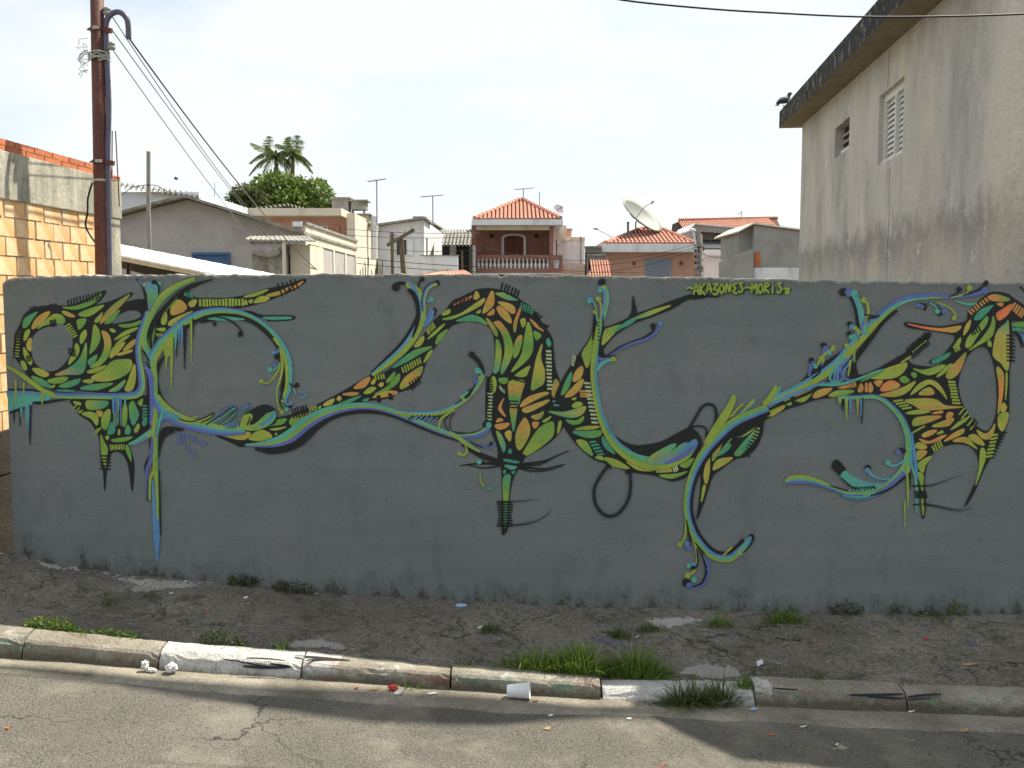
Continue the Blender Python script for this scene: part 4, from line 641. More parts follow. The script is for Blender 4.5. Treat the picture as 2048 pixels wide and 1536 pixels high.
# vine of the middle-right valley
fill(6, [(510, 1245), (590, 1325), (740, 1400), (880, 1395), (1000, 1362), (1180, 1268), (1260, 1300), (1295, 1380), (1270, 1470), (1235, 1500), (1100, 1500), (900, 1510), (760, 1500), (650, 1420), (560, 1330)], 'K', 3)
soft(6, [(1190, 1272), (1240, 1190), (1290, 1105), (1340, 1074), (1392, 1090), (1412, 1160), (1385, 1265), (1335, 1330)], 34); soft(6, [(1195, 1262), (1270, 1248), (1330, 1272), (1330, 1340)], 24)
vine(6, [(525, 135), (540, 220), (520, 330), (478, 440), (462, 560), (442, 690), (430, 820), (442, 960), (475, 1130), (535, 1290), (630, 1420), (760, 1510), (900, 1545), (1020, 1530), (1150, 1470), (1230, 1400)], [22, 26, 32, 44, 50, 54, 50, 48, 52, 60, 70, 84, 96, 110, 100, 50], 'TGL', 0)
S(6, [(470, 660), (450, 800), (452, 950), (485, 1120), (545, 1270), (640, 1390), (720, 1440)], [10, 10, 8, 9, 10, 12, 6], 'B')
fill(6, [(880, 1492), (960, 1440), (1060, 1392), (1090, 1400), (1040, 1460), (1120, 1400), (1180, 1372), (1190, 1390), (1140, 1440), (1220, 1362), (1255, 1362), (1255, 1410), (1190, 1480), (1060, 1540), (930, 1560), (860, 1540)], 'LTGBP', ang=.7); S(6, [(1000, 1550), (1120, 1500), (1220, 1420)], [16, 26, 12], 'P')
S(6, [(435, 340), (432, 450), (420, 560)], [6, 18, 6], 'K'); S(6, [(505, 360), (500, 470), (478, 600), (470, 690)], [5, 10, 12, 6], 'K'); ribbon(6, [(470, 450), (450, 370), (442, 300), (420, 250)], [20, 18, 14, 16], [(-.5, 0, 'K', 'B'), (0, .5, 'T', 'L')]); dot(6, 400, 240, 26, 'B'); dot(6, 392, 252, 15, 'T'); dot(6, 440, 335, 16, 'L'); dot(6, 465, 232, 20, 'L'); S(6, [(470, 240), (490, 290), (485, 380)], [14, 12, 8], 'L')
S(6, [(510, 130), (520, 220), (505, 330), (485, 400)], [22, 20, 14, 6], 'B'); dot(6, 497, 100, 30); dot(6, 486, 150, 26, 'B'); dot(6, 480, 165, 17, 'T'); dot(6, 512, 138, 18, 'L'); ticks(6, (470, 420), (468, 560), 6, 16, 7, 'K', 20)
ribbon(6, [(450, 800), (490, 750), (540, 720), (590, 712)], [34, 36, 34, 26], [(-.5, 0, 'P', 'T'), (0, .5, 'T', 'T')]); S(6, [(545, 700), (580, 685), (608, 700)], [6, 12, 8], 'K'); dot(6, 588, 712, 20, 'L'); S(6, [(460, 700), (500, 712), (550, 690)], [10, 18, 6], 'P')
S(6, [(478, 620), (480, 680), (530, 690), (620, 630), (720, 582), (830, 542), (900, 492), (916, 450)], [10, 16, 14, 13, 12, 12, 12, 12]); dot(6, 905, 448, 20); S(6, [(560, 682), (700, 602), (850, 552), (935, 492), (965, 430)], [6, 14, 18, 18, 14], 'P'); dot(6, 962, 428, 18, 'B')
# long vine on the right: lower hook, rising branch
ribbon(8, [(-320, 1380), (-180, 1210), (0, 1095), (180, 1020), (380, 925), (540, 805), (660, 680), (780, 540), (900, 400), (1020, 305)], [30, 34, 36, 36, 44, 56, 66, 62, 46, 36], [(.4, .9, 'K', 'K')])
fill(8, [(640, 860), (690, 700), (790, 560), (820, 500), (770, 640), (705, 740), (720, 830), (740, 850)], 'K'); fill(8, [(260, 905), (380, 780), (480, 720), (600, 640), (690, 540), (660, 650), (500, 780), (330, 890)], 'K')
ribbon(7, [(1024, -18), (900, 30), (760, 95), (640, 195), (520, 330), (440, 470), (395, 600), (375, 740), (385, 860), (425, 980), (490, 1080), (560, 1150), (640, 1185), (730, 1180), (800, 1120), (850, 1060)], [60, 64, 66, 66, 62, 56, 52, 50, 50, 50, 52, 54, 56, 56, 50, 30], [(-.95, -.4, 'K', 'K'), (-.5, -.15, 'P', 'B'), (-.15, .05, 'T', 'T'), (.05, .5, 'G', 'L')])
ribbon(8, [(-10, 1062), (180, 980), (380, 870), (540, 760), (660, 630), (780, 500), (900, 370), (1020, 275), (1150, 225), (1300, 212), (1440, 215)], [60, 64, 70, 72, 76, 74, 62, 52, 44, 34, 20], [(-.5, -.1, 'B', 'T'), (-.1, .5, 'L', 'L')])
S(8, [(0, 1085), (180, 1005), (360, 930), (460, 900)], [22, 24, 20, 6], 'B'); S(8, [(840, 400), (960, 300), (1100, 225), (1300, 200), (1480, 212), (1640, 195), (1740, 170)], [16, 24, 28, 26, 22, 26, 20], 'P'); S(8, [(860, 410), (980, 310), (1120, 245), (1300, 225)], [12, 20, 18, 8], 'T')
curl(8, [(1450, 212), (1510, 190), (1530, 155)], 9, 'K', 19); curl(8, [(1460, 225), (1580, 190), (1612, 145)], 11, 'L', 22); curl(8, [(1560, 205), (1680, 160), (1745, 105)], 12, 'K', 20); dot(8, 1735, 165, 26, 'P'); S(8, [(1500, 245), (1600, 275), (1670, 265)], [6, 16, 14], 'T')
curl(8, [(1280, 258), (1350, 290), (1375, 340)], 14, 'K', 24); curl(8, [(1290, 262), (1340, 290), (1355, 330)], 12, 'T', 20); curl(8, [(1370, 275), (1410, 310), (1412, 330)], 14, 'P', 24); curl(8, [(1350, 258), (1450, 300), (1500, 360), (1490, 385)], 12, 'L', 18); S(8, [(1180, 290), (1215, 280), (1240, 300)], [20, 26, 20], 'P'); S(8, [(1210, 265), (1265, 280), (1250, 325)], [6, 16, 14], 'K')
ribbon(8, [(770, 520), (750, 400), (728, 300), (690, 210), (650, 180)], [60, 60, 52, 48, 36], [(-.75, -.3, 'K', 'K'), (-.35, 0, 'T', 'B'), (0, .5, 'T', 'T')]); dot(8, 602, 176, 32); dot(8, 650, 180, 32, 'P'); dot(8, 690, 185, 28, 'T'); curl(8, [(760, 460), (800, 350), (795, 270), (765, 240)], 18, 'L', 22); ticks(8, (800, 360), (860, 370), 2, 60, 8, 'K', 8)
S(8, [(790, 385), (850, 380), (890, 360)], [6, 10, 6], 'K'); S(8, [(770, 430), (810, 420), (850, 420)], [8, 8, 4], 'B'); S(8, [(720, 560), (760, 430), (780, 380)], [6, 10, 5], 'P')
for bx, by, kx, ky, c1 in ((330, 850, 348, 722, 'P'), (430, 770, 445, 600, 'P'), (690, 560, 650, 510, 'T'), (700, 520, 655, 430, 'B'), (640, 660, 628, 605, 'L'), (440, 740, 520, 620, 'L'), (400, 760, 422, 705, 'L'), (720, 520, 700, 465, 'L')):
    S(8, [(bx, by), (bx+10, (by+ky)/2), (kx+8, ky+8)], [16, 22, 26], c1 if c1 != 'L' else 'L')
    if c1 != 'L': dot(8, kx, ky, 20); dot(8, kx+16, ky+26, 20, c1)
    else: dot(8, kx, ky, 17, 'L')
dot(8, 490, 660, 18, 'T'); dot(8, 380, 770, 18, 'T'); S(8, [(420, 760), (410, 820), (350, 870)], [16, 14, 6], 'K')
for x0, x1 in ((650, 400), (610, 460), (590, 500), (560, 540)): S(8, [(x0+40, 700), (x0-40, 800), (x0-60, 880), (x1+60, 905)], [8, 16, 14, 6], 'B' if x0 % 20 else 'T')
S(8, [(400, 920), (560, 915), (700, 880), (860, 815), (930, 795)], [10, 22, 18, 14, 6], 'T'); S(8, [(600, 750), (585, 820), (620, 870), (680, 880)], [8, 14, 14, 8], 'P'); S(8, [(660, 720), (650, 800), (642, 850)], [16, 12, 5], 'L'); S(8, [(690, 650), (692, 740)], [14, 6], 'L', 2)
ribbon(6, [(1330, 1400), (1390, 1300), (1450, 1210), (1500, 1130), (1540, 1050), (1552, 1000)], [50, 60, 66, 60, 46, 26], [(-.5, .5, 'L', 'L')]); S(6, [(1520, 1180), (1590, 1100), (1625, 1070)], [10, 16, 18], 'L'); S(6, [(1590, 1170), (1670, 1080), (1715, 1035)], [12, 18, 22], 'L'); S(6, [(1600, 1160), (1690, 1085), (1720, 1050)], [4, 8, 8], 'T'); S(6, [(1790, 1080), (1850, 1010), (1895, 930)], [40, 44, 34], 'L'); S(6, [(1850, 1030), (1900, 990), (1925, 930)], [6, 14, 16], 'T')
curl(7, [(365, 880), (365, 980), (345, 1050), (318, 1075)], 14, 'L', 20); S(7, [(370, 880), (390, 980), (400, 1060), (385, 1110)], [6, 12, 12, 8], 'K'); dot(7, 375, 1070, 20, 'B'); dot(7, 388, 1105, 22, 'P'); curl(7, [(420, 1010), (450, 1120), (455, 1220), (430, 1290), (380, 1325)], 16, 'L', 24); S(7, [(455, 1110), (462, 1220), (440, 1270)], [8, 10, 12], 'K'); dot(7, 425, 1240, 22, 'B'); dot(7, 390, 1245, 18, 'T'); dot(7, 425, 1262, 15)
S(7, [(480, 1130), (520, 1220), (530, 1310), (490, 1390), (420, 1418)], [8, 16, 18, 14, 10], 'K'); S(7, [(510, 1170), (545, 1240), (545, 1320), (500, 1400), (410, 1430)], [8, 20, 14, 10, 8], 'P'); S(7, [(600, 1215), (560, 1235), (535, 1280)], [8, 10, 5], 'P'); dot(7, 372, 1380, 30); dot(7, 392, 1402, 22, 'P'); dot(7, 432, 1358, 22, 'T'); S(7, [(440, 1060), (480, 1110), (520, 1150)], [5, 9, 5], 'K')
S(7, [(660, 1170), (720, 1110), (740, 1095)], [8, 18, 12], 'L'); S(7, [(700, 1150), (780, 1080), (825, 1030)], [6, 10, 14], 'K'); fill(7, [(770, 1150), (820, 1080), (870, 1010), (900, 1005), (905, 1050), (860, 1110), (810, 1160)], 'LTP', ang=-.9); S(7, [(820, 1145), (875, 1090), (905, 1030), (895, 1000), (870, 1010)], [5, 10, 16, 16, 6], 'K'); S(7, [(700, 1145), (760, 1105), (790, 1080)], [6, 9, 5], 'K')
ribbon(8, [(560, 1020), (700, 1022), (860, 1018), (970, 1080), (1065, 1190), (1115, 1320), (1125, 1440), (1095, 1580), (1010, 1680), (880, 1760), (740, 1802), (600, 1785)], [20, 24, 26, 30, 36, 42, 52, 60, 58, 52, 46, 38], [(-.75, -.4, 'B', 'K'), (-.5, -.1, 'T', 'T'), (-.1, .3, 'G', 'L'), (.3, .5, 'T', 'T')])
S(8, [(1150, 1300), (1165, 1420), (1180, 1540), (1190, 1680)], [10, 20, 26, 18], 'B'); S(8, [(1140, 1440), (1150, 1560), (1185, 1700), (1188, 1950)], [6, 14, 16, 10], 'T')
ribbon(9, [(760, 1150), (640, 1150), (520, 1105), (400, 1060), (280, 1035), (180, 1040), (135, 1062)], [34, 30, 36, 50, 66, 60, 14], [(-.5, -.1, 'P', 'P'), (-.15, .1, 'T', 'T'), (.1, .5, 'L', 'L')])
S(9, [(820, 1165), (930, 1130), (1040, 1060), (1100, 1010)], [6, 18, 22, 14], 'K'); S(9, [(860, 1140), (980, 1080), (1090, 980)], [10, 26, 26], 'P'); S(9, [(640, 1128), (560, 1105), (490, 1085)], [8, 9, 4], 'K')
fill(9, [(512, 930), (530, 888), (560, 884), (605, 930), (632, 985), (612, 1012), (575, 1000), (540, 970)], 'K'); fill(9, [(580, 1012), (620, 965), (680, 1010), (760, 1048), (860, 1065), (960, 1055), (900, 1085), (780, 1105), (690, 1100), (620, 1060)], 'TTP', ang=-1.2); S(9, [(585, 1020), (650, 1080), (700, 1108)], [5, 9, 5], 'K'); ticks(9, (690, 1110), (850, 1100), 8, 34, 10, 'K', 50); ticks(9, (660, 1130), (840, 1120), 8, 36, 8, 'T', 55)
ribbon(9, [(1000, 1030), (900, 1030), (830, 1000), (795, 960)], [12, 14, 18, 30], [(-.5, .5, 'B', 'T')]); dot(9, 798, 942, 22); dot(9, 795, 962, 20, 'B'); ribbon(9, [(1100, 870), (1050, 910), (990, 925), (955, 900)], [10, 16, 18, 22], [(-.5, .5, 'T', 'B')]); dot(9, 958, 900, 22, 'T'); curl(9, [(1090, 830), (1100, 800), (1070, 800)], 10, 'K', 18); dot(9, 1040, 815, 20, 'P')
for x, y0, y1, w, c in ((598, 1030, 1130, 12, 'K'), (628, 1025, 1200, 14, 'L'), (660, 1025, 1160, 12, 'B'), (718, 1025, 1165, 14, 'L'), (752, 1025, 1230, 16, 'K'), (745, 1030, 1180, 10, 'B'), (575, 1020, 1070, 22, 'L'), (1120, 1560, 1900, 18, 'L'), (1095, 1850, 2060, 8, 'L'), (1135, 1620, 1760, 12, 'K')): S(8, [(x, y0), (x, (y0+y1)/2), (x-1, y1)], [w*1.5, w, w*.25], c, 3)
ticks(9, (1220, 1135), (1225, 1180), 4, 100, 9, 'K', 2); S(9, [(1160, 1238), (1215, 1235)], [8, 10], 'K', 2)

# ---- soft black hooks
grp('hook1')
soft(5, [(530, 897), (620, 895), (720, 890), (800, 882), (890, 872)], 22, (1, .1)); soft(5, [(535, 1085), (700, 1080), (830, 1055), (930, 1005), (975, 950)], 24, (1, .25))
grp('hook2')
soft(5, [(1430, 598), (1370, 680), (1318, 780), (1318, 890), (1370, 980), (1440, 1010), (1510, 985), (1580, 890), (1605, 780), (1600, 640)], 38, (1, 1)); ticks(5, (1415, 590), (1440, 615), 3, 40, 10, 'K', 70); ticks(5, (1570, 655), (1600, 650), 3, 40, 10, 'K', 85)
grp('hook3')
soft(9, [(1150, 1088), (1290, 1085), (1400, 1055), (1500, 1015), (1600, 1000)], 22, (1, .05)); soft(9, [(1240, 1232), (1350, 1250), (1470, 1275), (1560, 1282), (1640, 1260)], 30, (1, .2))

# ---- signature on the upper right, black shadow under lime strokes
grp('signature')
LET = {'A': [[(0, 10), (3, 0), (6, 10)], [(1, 7), (7, 6)]], 'K': [[(0, 0), (1, 10)], [(6, 0), (1, 5), (6, 10)]], 'Z': [[(0, 1), (6, 0), (1, 5), (6, 6), (4, 10), (0, 9)]], 'O': [[(3, 0), (0, 5), (3, 10), (6, 5), (3, 0)]], 'N': [[(0, 10), (1, 0), (5, 9), (6, 0)]],
       'E': [[(6, 0), (1, 2), (4, 5), (1, 8), (6, 10)]], 'S': [[(6, 1), (1, 1), (5, 6), (3, 10), (-1, 9)]], '-': [[(-1, 5), (3, 4), (7, 5)]], 'M': [[(0, 10), (1, 0), (3, 6), (6, 0), (7, 11)]], 'R': [[(0, 10), (1, 0), (6, 2), (1, 5), (6, 10)]], 'I': [[(2, 3), (2, 10)], [(2, 0), (3, 0)]]}
def sig(text, x0, y0, step, h):
    for col, dx, dy, w in (('K', 2.6, 1.6, 4.4), ('L', 0, 0, 3.4)):
        x = x0; rr = random.Random(5)
        for ch in text:
            jy, js = rr.uniform(-1.5, 1.5), rr.uniform(.95, 1.15)
            for st in LET.get(ch, []):
                p = [((x+a*step/8*js+dx)*4, (y0+jy+b*h/10*js+dy)*4) for a, b in st]; S(1, [(a, b-540*4) for a, b in p], [w*4*.7]+[w*4]*(len(p)-1), col, 3)
            x += step
sig('-AKAZONES-MORIS-', 1374, 566, 12.9, 20)
fill(1, [((1570+a)*4, (583+b-540)*4) for a, b in ((0, 0), (6, -5), (9, 2), (2, 6))], 'L')

def mural_material():
    m, n, l, b = newmat('spray paint')
    at = n.new('ShaderNodeAttribute'); at.attribute_name = 'paint'
    big = noise_node(n, l, 9, 4, .6); g = noise_node(n, l, 120, 4, .7)
    col = mixc(n, l, 1.0, at.outputs['Color'], ramp(n, l, big.outputs['Fac'], [(.3, G3(.82)), (.65, G3(1.0))]), 'MULTIPLY')
    col = mixc(n, l, 1.0, col, ramp(n, l, g.outputs['Fac'], [(.3, G3(.72)), (.6, G3(1.0))]), 'MULTIPLY')
    sp = noise_node(n, l, 60, 5, .75); col = mixc(n, l, ramp(n, l, sp.outputs['Fac'], [(.66, G3(0)), (.74, G3(.28))]), col, (.27, .28, .27, 1))
    l.new(col, b.inputs['Base Color']); l.new(at.outputs['Alpha'], b.inputs['Alpha']); b.inputs['Roughness'].default_value = .62; b.inputs['Specular IOR Level'].default_value = .3
    bumpn(n, l, b, g.outputs['Fac'], .3, .004)
    return m
M_paint = mural_material()
for k, nm, lab in (('left', 'painted_creature', 'ring headed painted creature at the left end'), ('middle', 'painted_creature', 'arched painted creature in the middle'), ('right', 'painted_creature', 'long legged painted creature at the right'), ('vines', 'painted_vines', 'lime teal and blue painted vines with black shadows'), ('hook1', 'spray_hook', 'open black sprayed hook'), ('hook2', 'spray_hook', 'black sprayed teardrop loop'), ('hook3', 'spray_hook', 'pair of black sprayed strokes'), ('signature', 'painted_signature', 'lime signature lettering')):
    o = groups[k].build(nm, M_paint, wall, fixn=False); o['label'] = lab
# ------------------------------------------------------------------ brick building on the left
M_brick = plaster('hollow clay brick', (.74, .43, .18), (.84, .55, .27), 7, .9, (.88, .70, .47), .6, 4, False, .3, 70, .12, .14)
M_brickred = plaster('red clay brick', (.55, .17, .08), (.66, .25, .12), 14, .9, None, bump=.5, fine=70, objrand=.2)
M_mortar = plaster('mortar', (.56, .48, .37), (.70, .62, .50), 9, .95, None, bump=.8, fine=60, grain=.35)
M_conc = plaster('weathered concrete', (.42, .40, .32), (.62, .59, .49), 6, .95, (.15, .15, .11), .75, 5, True, .4, 45, .3)
M_conc2 = plaster('grey concrete', (.30, .29, .26), (.40, .385, .35), 4, .95, (.16, .155, .13), .5, 4, True, .5, 50, .3)
M_steel = simple('rusty rebar', (.12, .07, .045), .8)
M_plinth_shade = plaster('shade toned plinth', (.025, .022, .017), (.05, .043, .033), 5, .95, None, bump=.6)  # near-black tone puts the shade of the lower wall into its colour
BD = Vector((.048, 1, 0)).normalized(); BN = Vector((BD.y, -BD.x, 0)); BO = Vector((-2.66, .2, 0)); BR = -math.atan(.048)
def bp(s, n=0, z=0): return BO+BD*s+BN*n+Vector((0, 0, z))     # s along the wall (0 at depth 5.2 m), n outwards
bb = thing('brick_building', bp(.5, 0, -.3), 'unplastered orange brick building with stained concrete band beside rusty pole', 'building')
def bbox(s0, s1, n0, n1, z0, z1, name, mat, bevel=0, seg=None):
    m = MB(); P = [bp(s, n, z) for s in (s0, s1) for n in (n0, n1) for z in (z0, z1)]
    m.add(P, [(0, 1, 3, 2), (4, 6, 7, 5), (0, 4, 5, 1), (2, 3, 7, 6), (0, 2, 6, 4), (1, 5, 7, 3)]); return m.build(name, mat, bb, bevel=bevel)
S0, S1 = -.42, 1.44; ZB = 2.05
bbox(S0, S1, -3.2, -.002, -.3, ZB+.22, 'wall_core', M_mortar)
bbox(S0, S1+.012, -.011, .012, .62, .845, 'plinth', M_plinth_shade, .004); bbox(S0-.01, S1+.008, -.011, .006, -.3, .62, 'base_wall', M_plinth_shade)
bbox(S0, S1+.03, -.012, .018, ZB, 2.30, 'concrete_band', M_conc, .006); bbox(S1-.19, S1+.014, -.011, .012, .845, ZB, 'corner_pillar', M_conc, .006)
bm_ = MB(); bm_.box(-.0065, .0062, -.0945, .0945, -.0462, .0462)
brick_me = bm_.mesh('brick', M_brick); b3 = bmesh.new(); b3.from_mesh(brick_me); bmesh.ops.recalc_face_normals(b3, faces=b3.faces); b3.to_mesh(brick_me); b3.free()
def put_brick(me, s, z, sx=1.0, n=0, parent=bb):
    o = link('brick', me, parent); o.location = bp(s, n, z); o.rotation_euler = (R.uniform(-.006, .006), R.uniform(-.01, .01), BR+R.uniform(-.006, .006)); o.scale = (1, sx, 1); return o
z = .895; row = 0
while z < ZB-.02:
    s = S0+.1-(.1 if row % 2 else 0)
    while s < S1-.2:
        L = R.uniform(.93, 1.02); w_ = .188*L
        if s+w_/2 > S1-.2: break
        if s-w_/2 >= S0-.01: put_brick(brick_me, s, z, L, R.uniform(-.004, .003))
        s += .2+R.uniform(-.004, .006)
    z += .1013; row += 1
rb = MB(); rb.box(-.06, .06, -.094, .094, -.016, .016); red_me = rb.mesh('brick', M_brickred)
for k in range(2):
    s = S0+.08+.09*k
    while s < S1+.0:
        put_brick(red_me, s, 2.3165+.035*k, R.uniform(.96, 1.0), -.07); s += .197
for u, v0, v1, lean in ((219.5, 268, 350, 0), (224.5, 262, 352, .01), (231, 262, 366, -.02)):
    p, q = WD(u, v1, 6.55), WD(u, v0, 6.55); p.x -= lean; MB().tube([p-Vector((0, 0, .15)), q], .004, 6).build('rebar', M_steel, bb)
# cable on its face
c = [WD(185, 365, 5.9), WD(176, 395, 5.9), WD(175, 425, 5.9), WD(171, 450, 5.9), WD(180, 470, 5.9), WD(190, 484, 5.85)]
M_black = simple('black rubber', (.02, .02, .022), .6)
MB().tube(catmull(c, 4), .006, 6).build('hanging_cable', M_black, bb, smooth=True)

# ------------------------------------------------------------------ rusty service pole
M_rust = plaster('rust red paint', (.105, .042, .036), (.165, .066, .052), 6, .65, (.30, .17, .10), .35, 8, True, .3, 60, .3)
M_pvc = simple('violet grey conduit', (.12, .115, .165), .4, var=.25)
M_galv = simple('galvanised clamp', (.42, .41, .36), .5, .3); M_wire = simple('wire', (.12, .12, .125), .7)
PDp = 5.75; pb = WD(204, 560, PDp); pt = WD(193, -60, PDp); pbase = pb+(pb-pt)*(1.8/(pt-pb).length); pbase.z = -.2
pole = thing('service_pole', pbase, 'rust red steel service pole with violet conduit rising behind wall', 'pole')
def pp(v, du=0, dy=0): t = (v-560)/(-60-560); p = pb.lerp(pt, t); return p+Vector((du*PDp/2000, dy, 0))
MB().tube([pbase, pb, pp(250), pt], .036, 16).build('pole_tube', M_rust, pole, smooth=True)
MB().tube(catmull([pp(620, 15), pp(500, 15), pp(330, 15), pp(215, 19), pp(150, 18), pp(80, 16), pp(45, 17), pp(29, 24), pp(22, 38), pp(26, 50), pp(38, 58), pp(55, 60), pp(75, 60)], 5), .016, 10).build('conduit', M_pvc, pole, smooth=True)
for v, w in ((57, 30), (320, 26)):
    m = MB(); c0 = pp(v); m.lathe([(.040, -.011), (.042, 0), (.040, .011)], c0, 16); m.bar(c0+Vector((-.042, -.01, .004)), c0+Vector((-.04, -.01, 0)), .022, .026); m.bar(c0+Vector((.04, -.012, -.002)), c0+Vector((.085, -.012, -.01)), .022, .026)
    cl = m.build('clamp', M_rust, pole); MB().box(c0.x-.005, c0.x+.03, c0.y-.056, c0.y-.046, c0.z-.008, c0.z+.008).build('clamp_plate', M_galv, cl)
m = MB(); c0 = pp(357); m.lathe([(.0385, -.006), (.0385, .006)], c0, 16); m.build('strap', M_galv, pole)
M_insul = simple('porcelain insulator', (.30, .29, .26), .35)
for v, du in ((22, 19), (90, 26)): m = MB(); m.lathe([(.008, -.02), (.022, -.016), (.024, 0), (.014, .004), (.022, .008), (.02, .022), (.008, .026)], pp(v, du), 10); m.build('insulator', M_insul, pole, smooth=True)
m = MB(); rr = random.Random(3)
for k in range(9):
    a0 = rr.uniform(0, 6); zc = pp(106+rr.uniform(-9, 12)); m.tube([(zc.x+.052*math.cos(a0+t*.7)+(.012 if math.cos(a0+t*.7) > .5 else 0), zc.y+.052*math.sin(a0+t*.7), zc.z+rr.uniform(-.012, .012)) for t in range(9)], .0035, 5)
for k in range(14):
    q = pp(70+rr.uniform(0, 70), -20); m.tube(catmull([tuple(q), (q.x-rr.uniform(.0, .05), q.y-.03, q.z+rr.uniform(-.05, .03)), (q.x-rr.uniform(-.01, .06), q.y-.03, q.z-rr.uniform(.02, .09))], 4), .0018, 4)
m.build('wire_knot', simple('frayed wire', (.36, .40, .36), .7), pole)

def cable(name, pts, r, label, sag=0.0, mat=None, n=24, cat='cable', grp_=None):
    if len(pts) == 2:
        a, b = Vector(pts[0]), Vector(pts[1]); q = [a.lerp(b, i/n)-Vector((0, 0, sag*4*(i/n)*(1-i/n))) for i in range(n+1)]
    else: q = catmull([tuple(p) for p in pts], 6)
    o = MB().tube(q, r, 6).build(name, mat or M_wire, smooth=True); return tag(o, label, cat, grp_)
cable('service_cable', [pp(75, 62), WD(640, 545, 13.0)], .0055, 'thickest dark cable running from the conduit mouth down over the roofs', .10)
cable('service_cable', [pp(60, 30), WD(590, 535, 13.5)], .0032, 'thin cable from the upper clamp, second below the thick cable', .06)
cable('service_cable', [pp(20, 22), WD(575, 500, 13.0)], .0032, 'thin cable leaving the top insulator and crossing others halfway down', .12)
cable('service_cable', [pp(92, 26), WD(560, 545, 12.5)], .003, 'lowest thin cable leaving the small insulator below the clamp', .05)
cable('street_cable', [W(1150, -22, -.25), W(1245, 0, -.25), W(1400, 16, -.25), W(1536, 25, -.25), W(1760, 34, -.25), W(2048, 28, -.25), W(2250, 12, -.25)], .0046, 'single black street cable sagging across the top right corner', mat=M_black)
# unseen tube added above the frame, thickness shaped to cast the soft dark road band
hb = 6.0
def shp(x, y): return Vector((x, y, -.08))+Vector((.52, .4875, 1))*hb
q = catmull([(*shp(-3.2, -1.07), .03), (*shp(-1.9, -1.085), .035), (*shp(-1.15, -1.10), .075), (*shp(-.6, -1.10), .125), (*shp(-.1, -1.07), .12), (*shp(.22, -1.035), .07), (*shp(.6, -1.0), .045), (*shp(2.2, -.9), .04)], 6)
tag(MB().tube([p[:3] for p in q], [p[3] for p in q], 10).build('road_shade_caster', M_black, smooth=True), 'unseen thick tube added above the street to shade the road', 'cable')

# ------------------------------------------------------------------ big stained house on the right
M_rh = None
def righthouse_material():
    m, n, l, b = newmat('stained house plaster')
    t = n.new('ShaderNodeTexCoord'); s = n.new('ShaderNodeSeparateXYZ'); l.new(t.outputs['Object'], s.inputs[0])
    big = noise_node(n, l, .8, 6, .65, (1, 1, .5)); col = ramp(n, l, big.outputs['Fac'], [(.3, (.42, .405, .375)), (.52, (.53, .505, .46)), (.7, (.63, .59, .52))])
    st = noise_node(n, l, 1.7, 5, .7, (1.1, 1.1, .5)); col = mixc(n, l, ramp(n, l, st.outputs['Fac'], [(.47, G3(0)), (.64, G3(.75))]), col, (.34, .325, .30, 1))
    sk = noise_node(n, l, 3.0, 4, .7, (1.3, 1.3, .12)); col = mixc(n, l, ramp(n, l, sk.outputs['Fac'], [(.6, G3(0)), (.74, G3(.35))]), col, (.33, .32, .295, 1))
    # old damp line: grime below a ragged boundary that climbs to the right
    d = mth(n, l, 'SUBTRACT', s.outputs[2], mth(n, l, 'ADD', 2.12, mth(n, l, 'MULTIPLY', mth(n, l, 'SUBTRACT', s.outputs[1], 4.0), .0)))
    w = noise_node(n, l, 3.0, 6, .75, (1, 1, .8)); d = mth(n, l, 'ADD', d, mth(n, l, 'MULTIPLY', mth(n, l, 'SUBTRACT', w.outputs['Fac'], .5), .75))
    band = ramp(n, l, mth(n, l, 'ADD', d, .5), [(.1, G3(.3)), (.40, G3(.9)), (.56, G3(0))])
    col = mixc(n, l, band, col, (.27, .258, .232, 1))
    pt_ = noise_node(n, l, 5.5, 6, .8); pk = ramp(n, l, pt_.outputs['Fac'], [(.60, G3(0)), (.65, G3(1))]); lowm = ramp(n, l, mth(n, l, 'ADD', d, .5), [(.42, G3(1)), (.56, G3(0))])
    col = mixc(n, l, mth(n, l, 'MULTIPLY', pk, lowm), col, (.66, .63, .55, 1))
    # yellowed strip high up
    yl = noise_node(n, l, 1.3, 5, .6, (1, 1, .4)); col = mixc(n, l, ramp(n, l, yl.outputs['Fac'], [(.52, G3(0)), (.66, G3(.5))]), col, (.62, .54, .42, 1))
    g = noise_node(n, l, 40, 4, .7); col = mixc(n, l, 1.0, col, ramp(n, l, g.outputs['Fac'], [(.3, G3(.8)), (.6, G3(1))]), 'MULTIPLY')
    l.new(col, b.inputs['Base Color']); b.inputs['Roughness'].default_value = .92; b.inputs['Specular IOR Level'].default_value = .2
    bumpn(n, l, b, g.outputs['Fac'], .4, .01); return m
M_rh = righthouse_material()
M_fascia = plaster('blackened fascia', (.022, .024, .025), (.05, .05, .048), 3, .95, (.46, .43, .36), .3, 9, False, .8, 40, .35)
M_soffit = plaster('stained soffit', (.24, .20, .15), (.38, .32, .24), 3, .95, (.12, .10, .08), .5, 3, False, .5, 40, .3)
M_white = plaster('white paint', (.66, .66, .64), (.76, .76, .73), 3, .7, (.5, .48, .42), .2, 5, True, .2, 50, .15)
M_dark = simple('dark interior', (.02, .02, .022), .9)
HD = Vector((.133, 1, 0)).normalized(); HN = Vector((-HD.y, HD.x, 0)); HO = WD(1601, 400, 12.9); HO.z = 0
HOFF = [0.0]
def hp(s, n=0, z=0): return HO+HD*s+HN*(n+HOFF[0])+Vector((0, 0, z))     # s = 0 at the far corner, negative towards the street; n outwards (left)
def hit(u, v, off=0.0):
    d = ray(u, v); o = HO+HN*off; t = (o-EYE).dot(HN)/d.dot(HN); P = EYE+d*t; return (P-o).dot(HD), P.z
sE, zE = hit(1601, 256); sN, zN = hit(1846, 41)
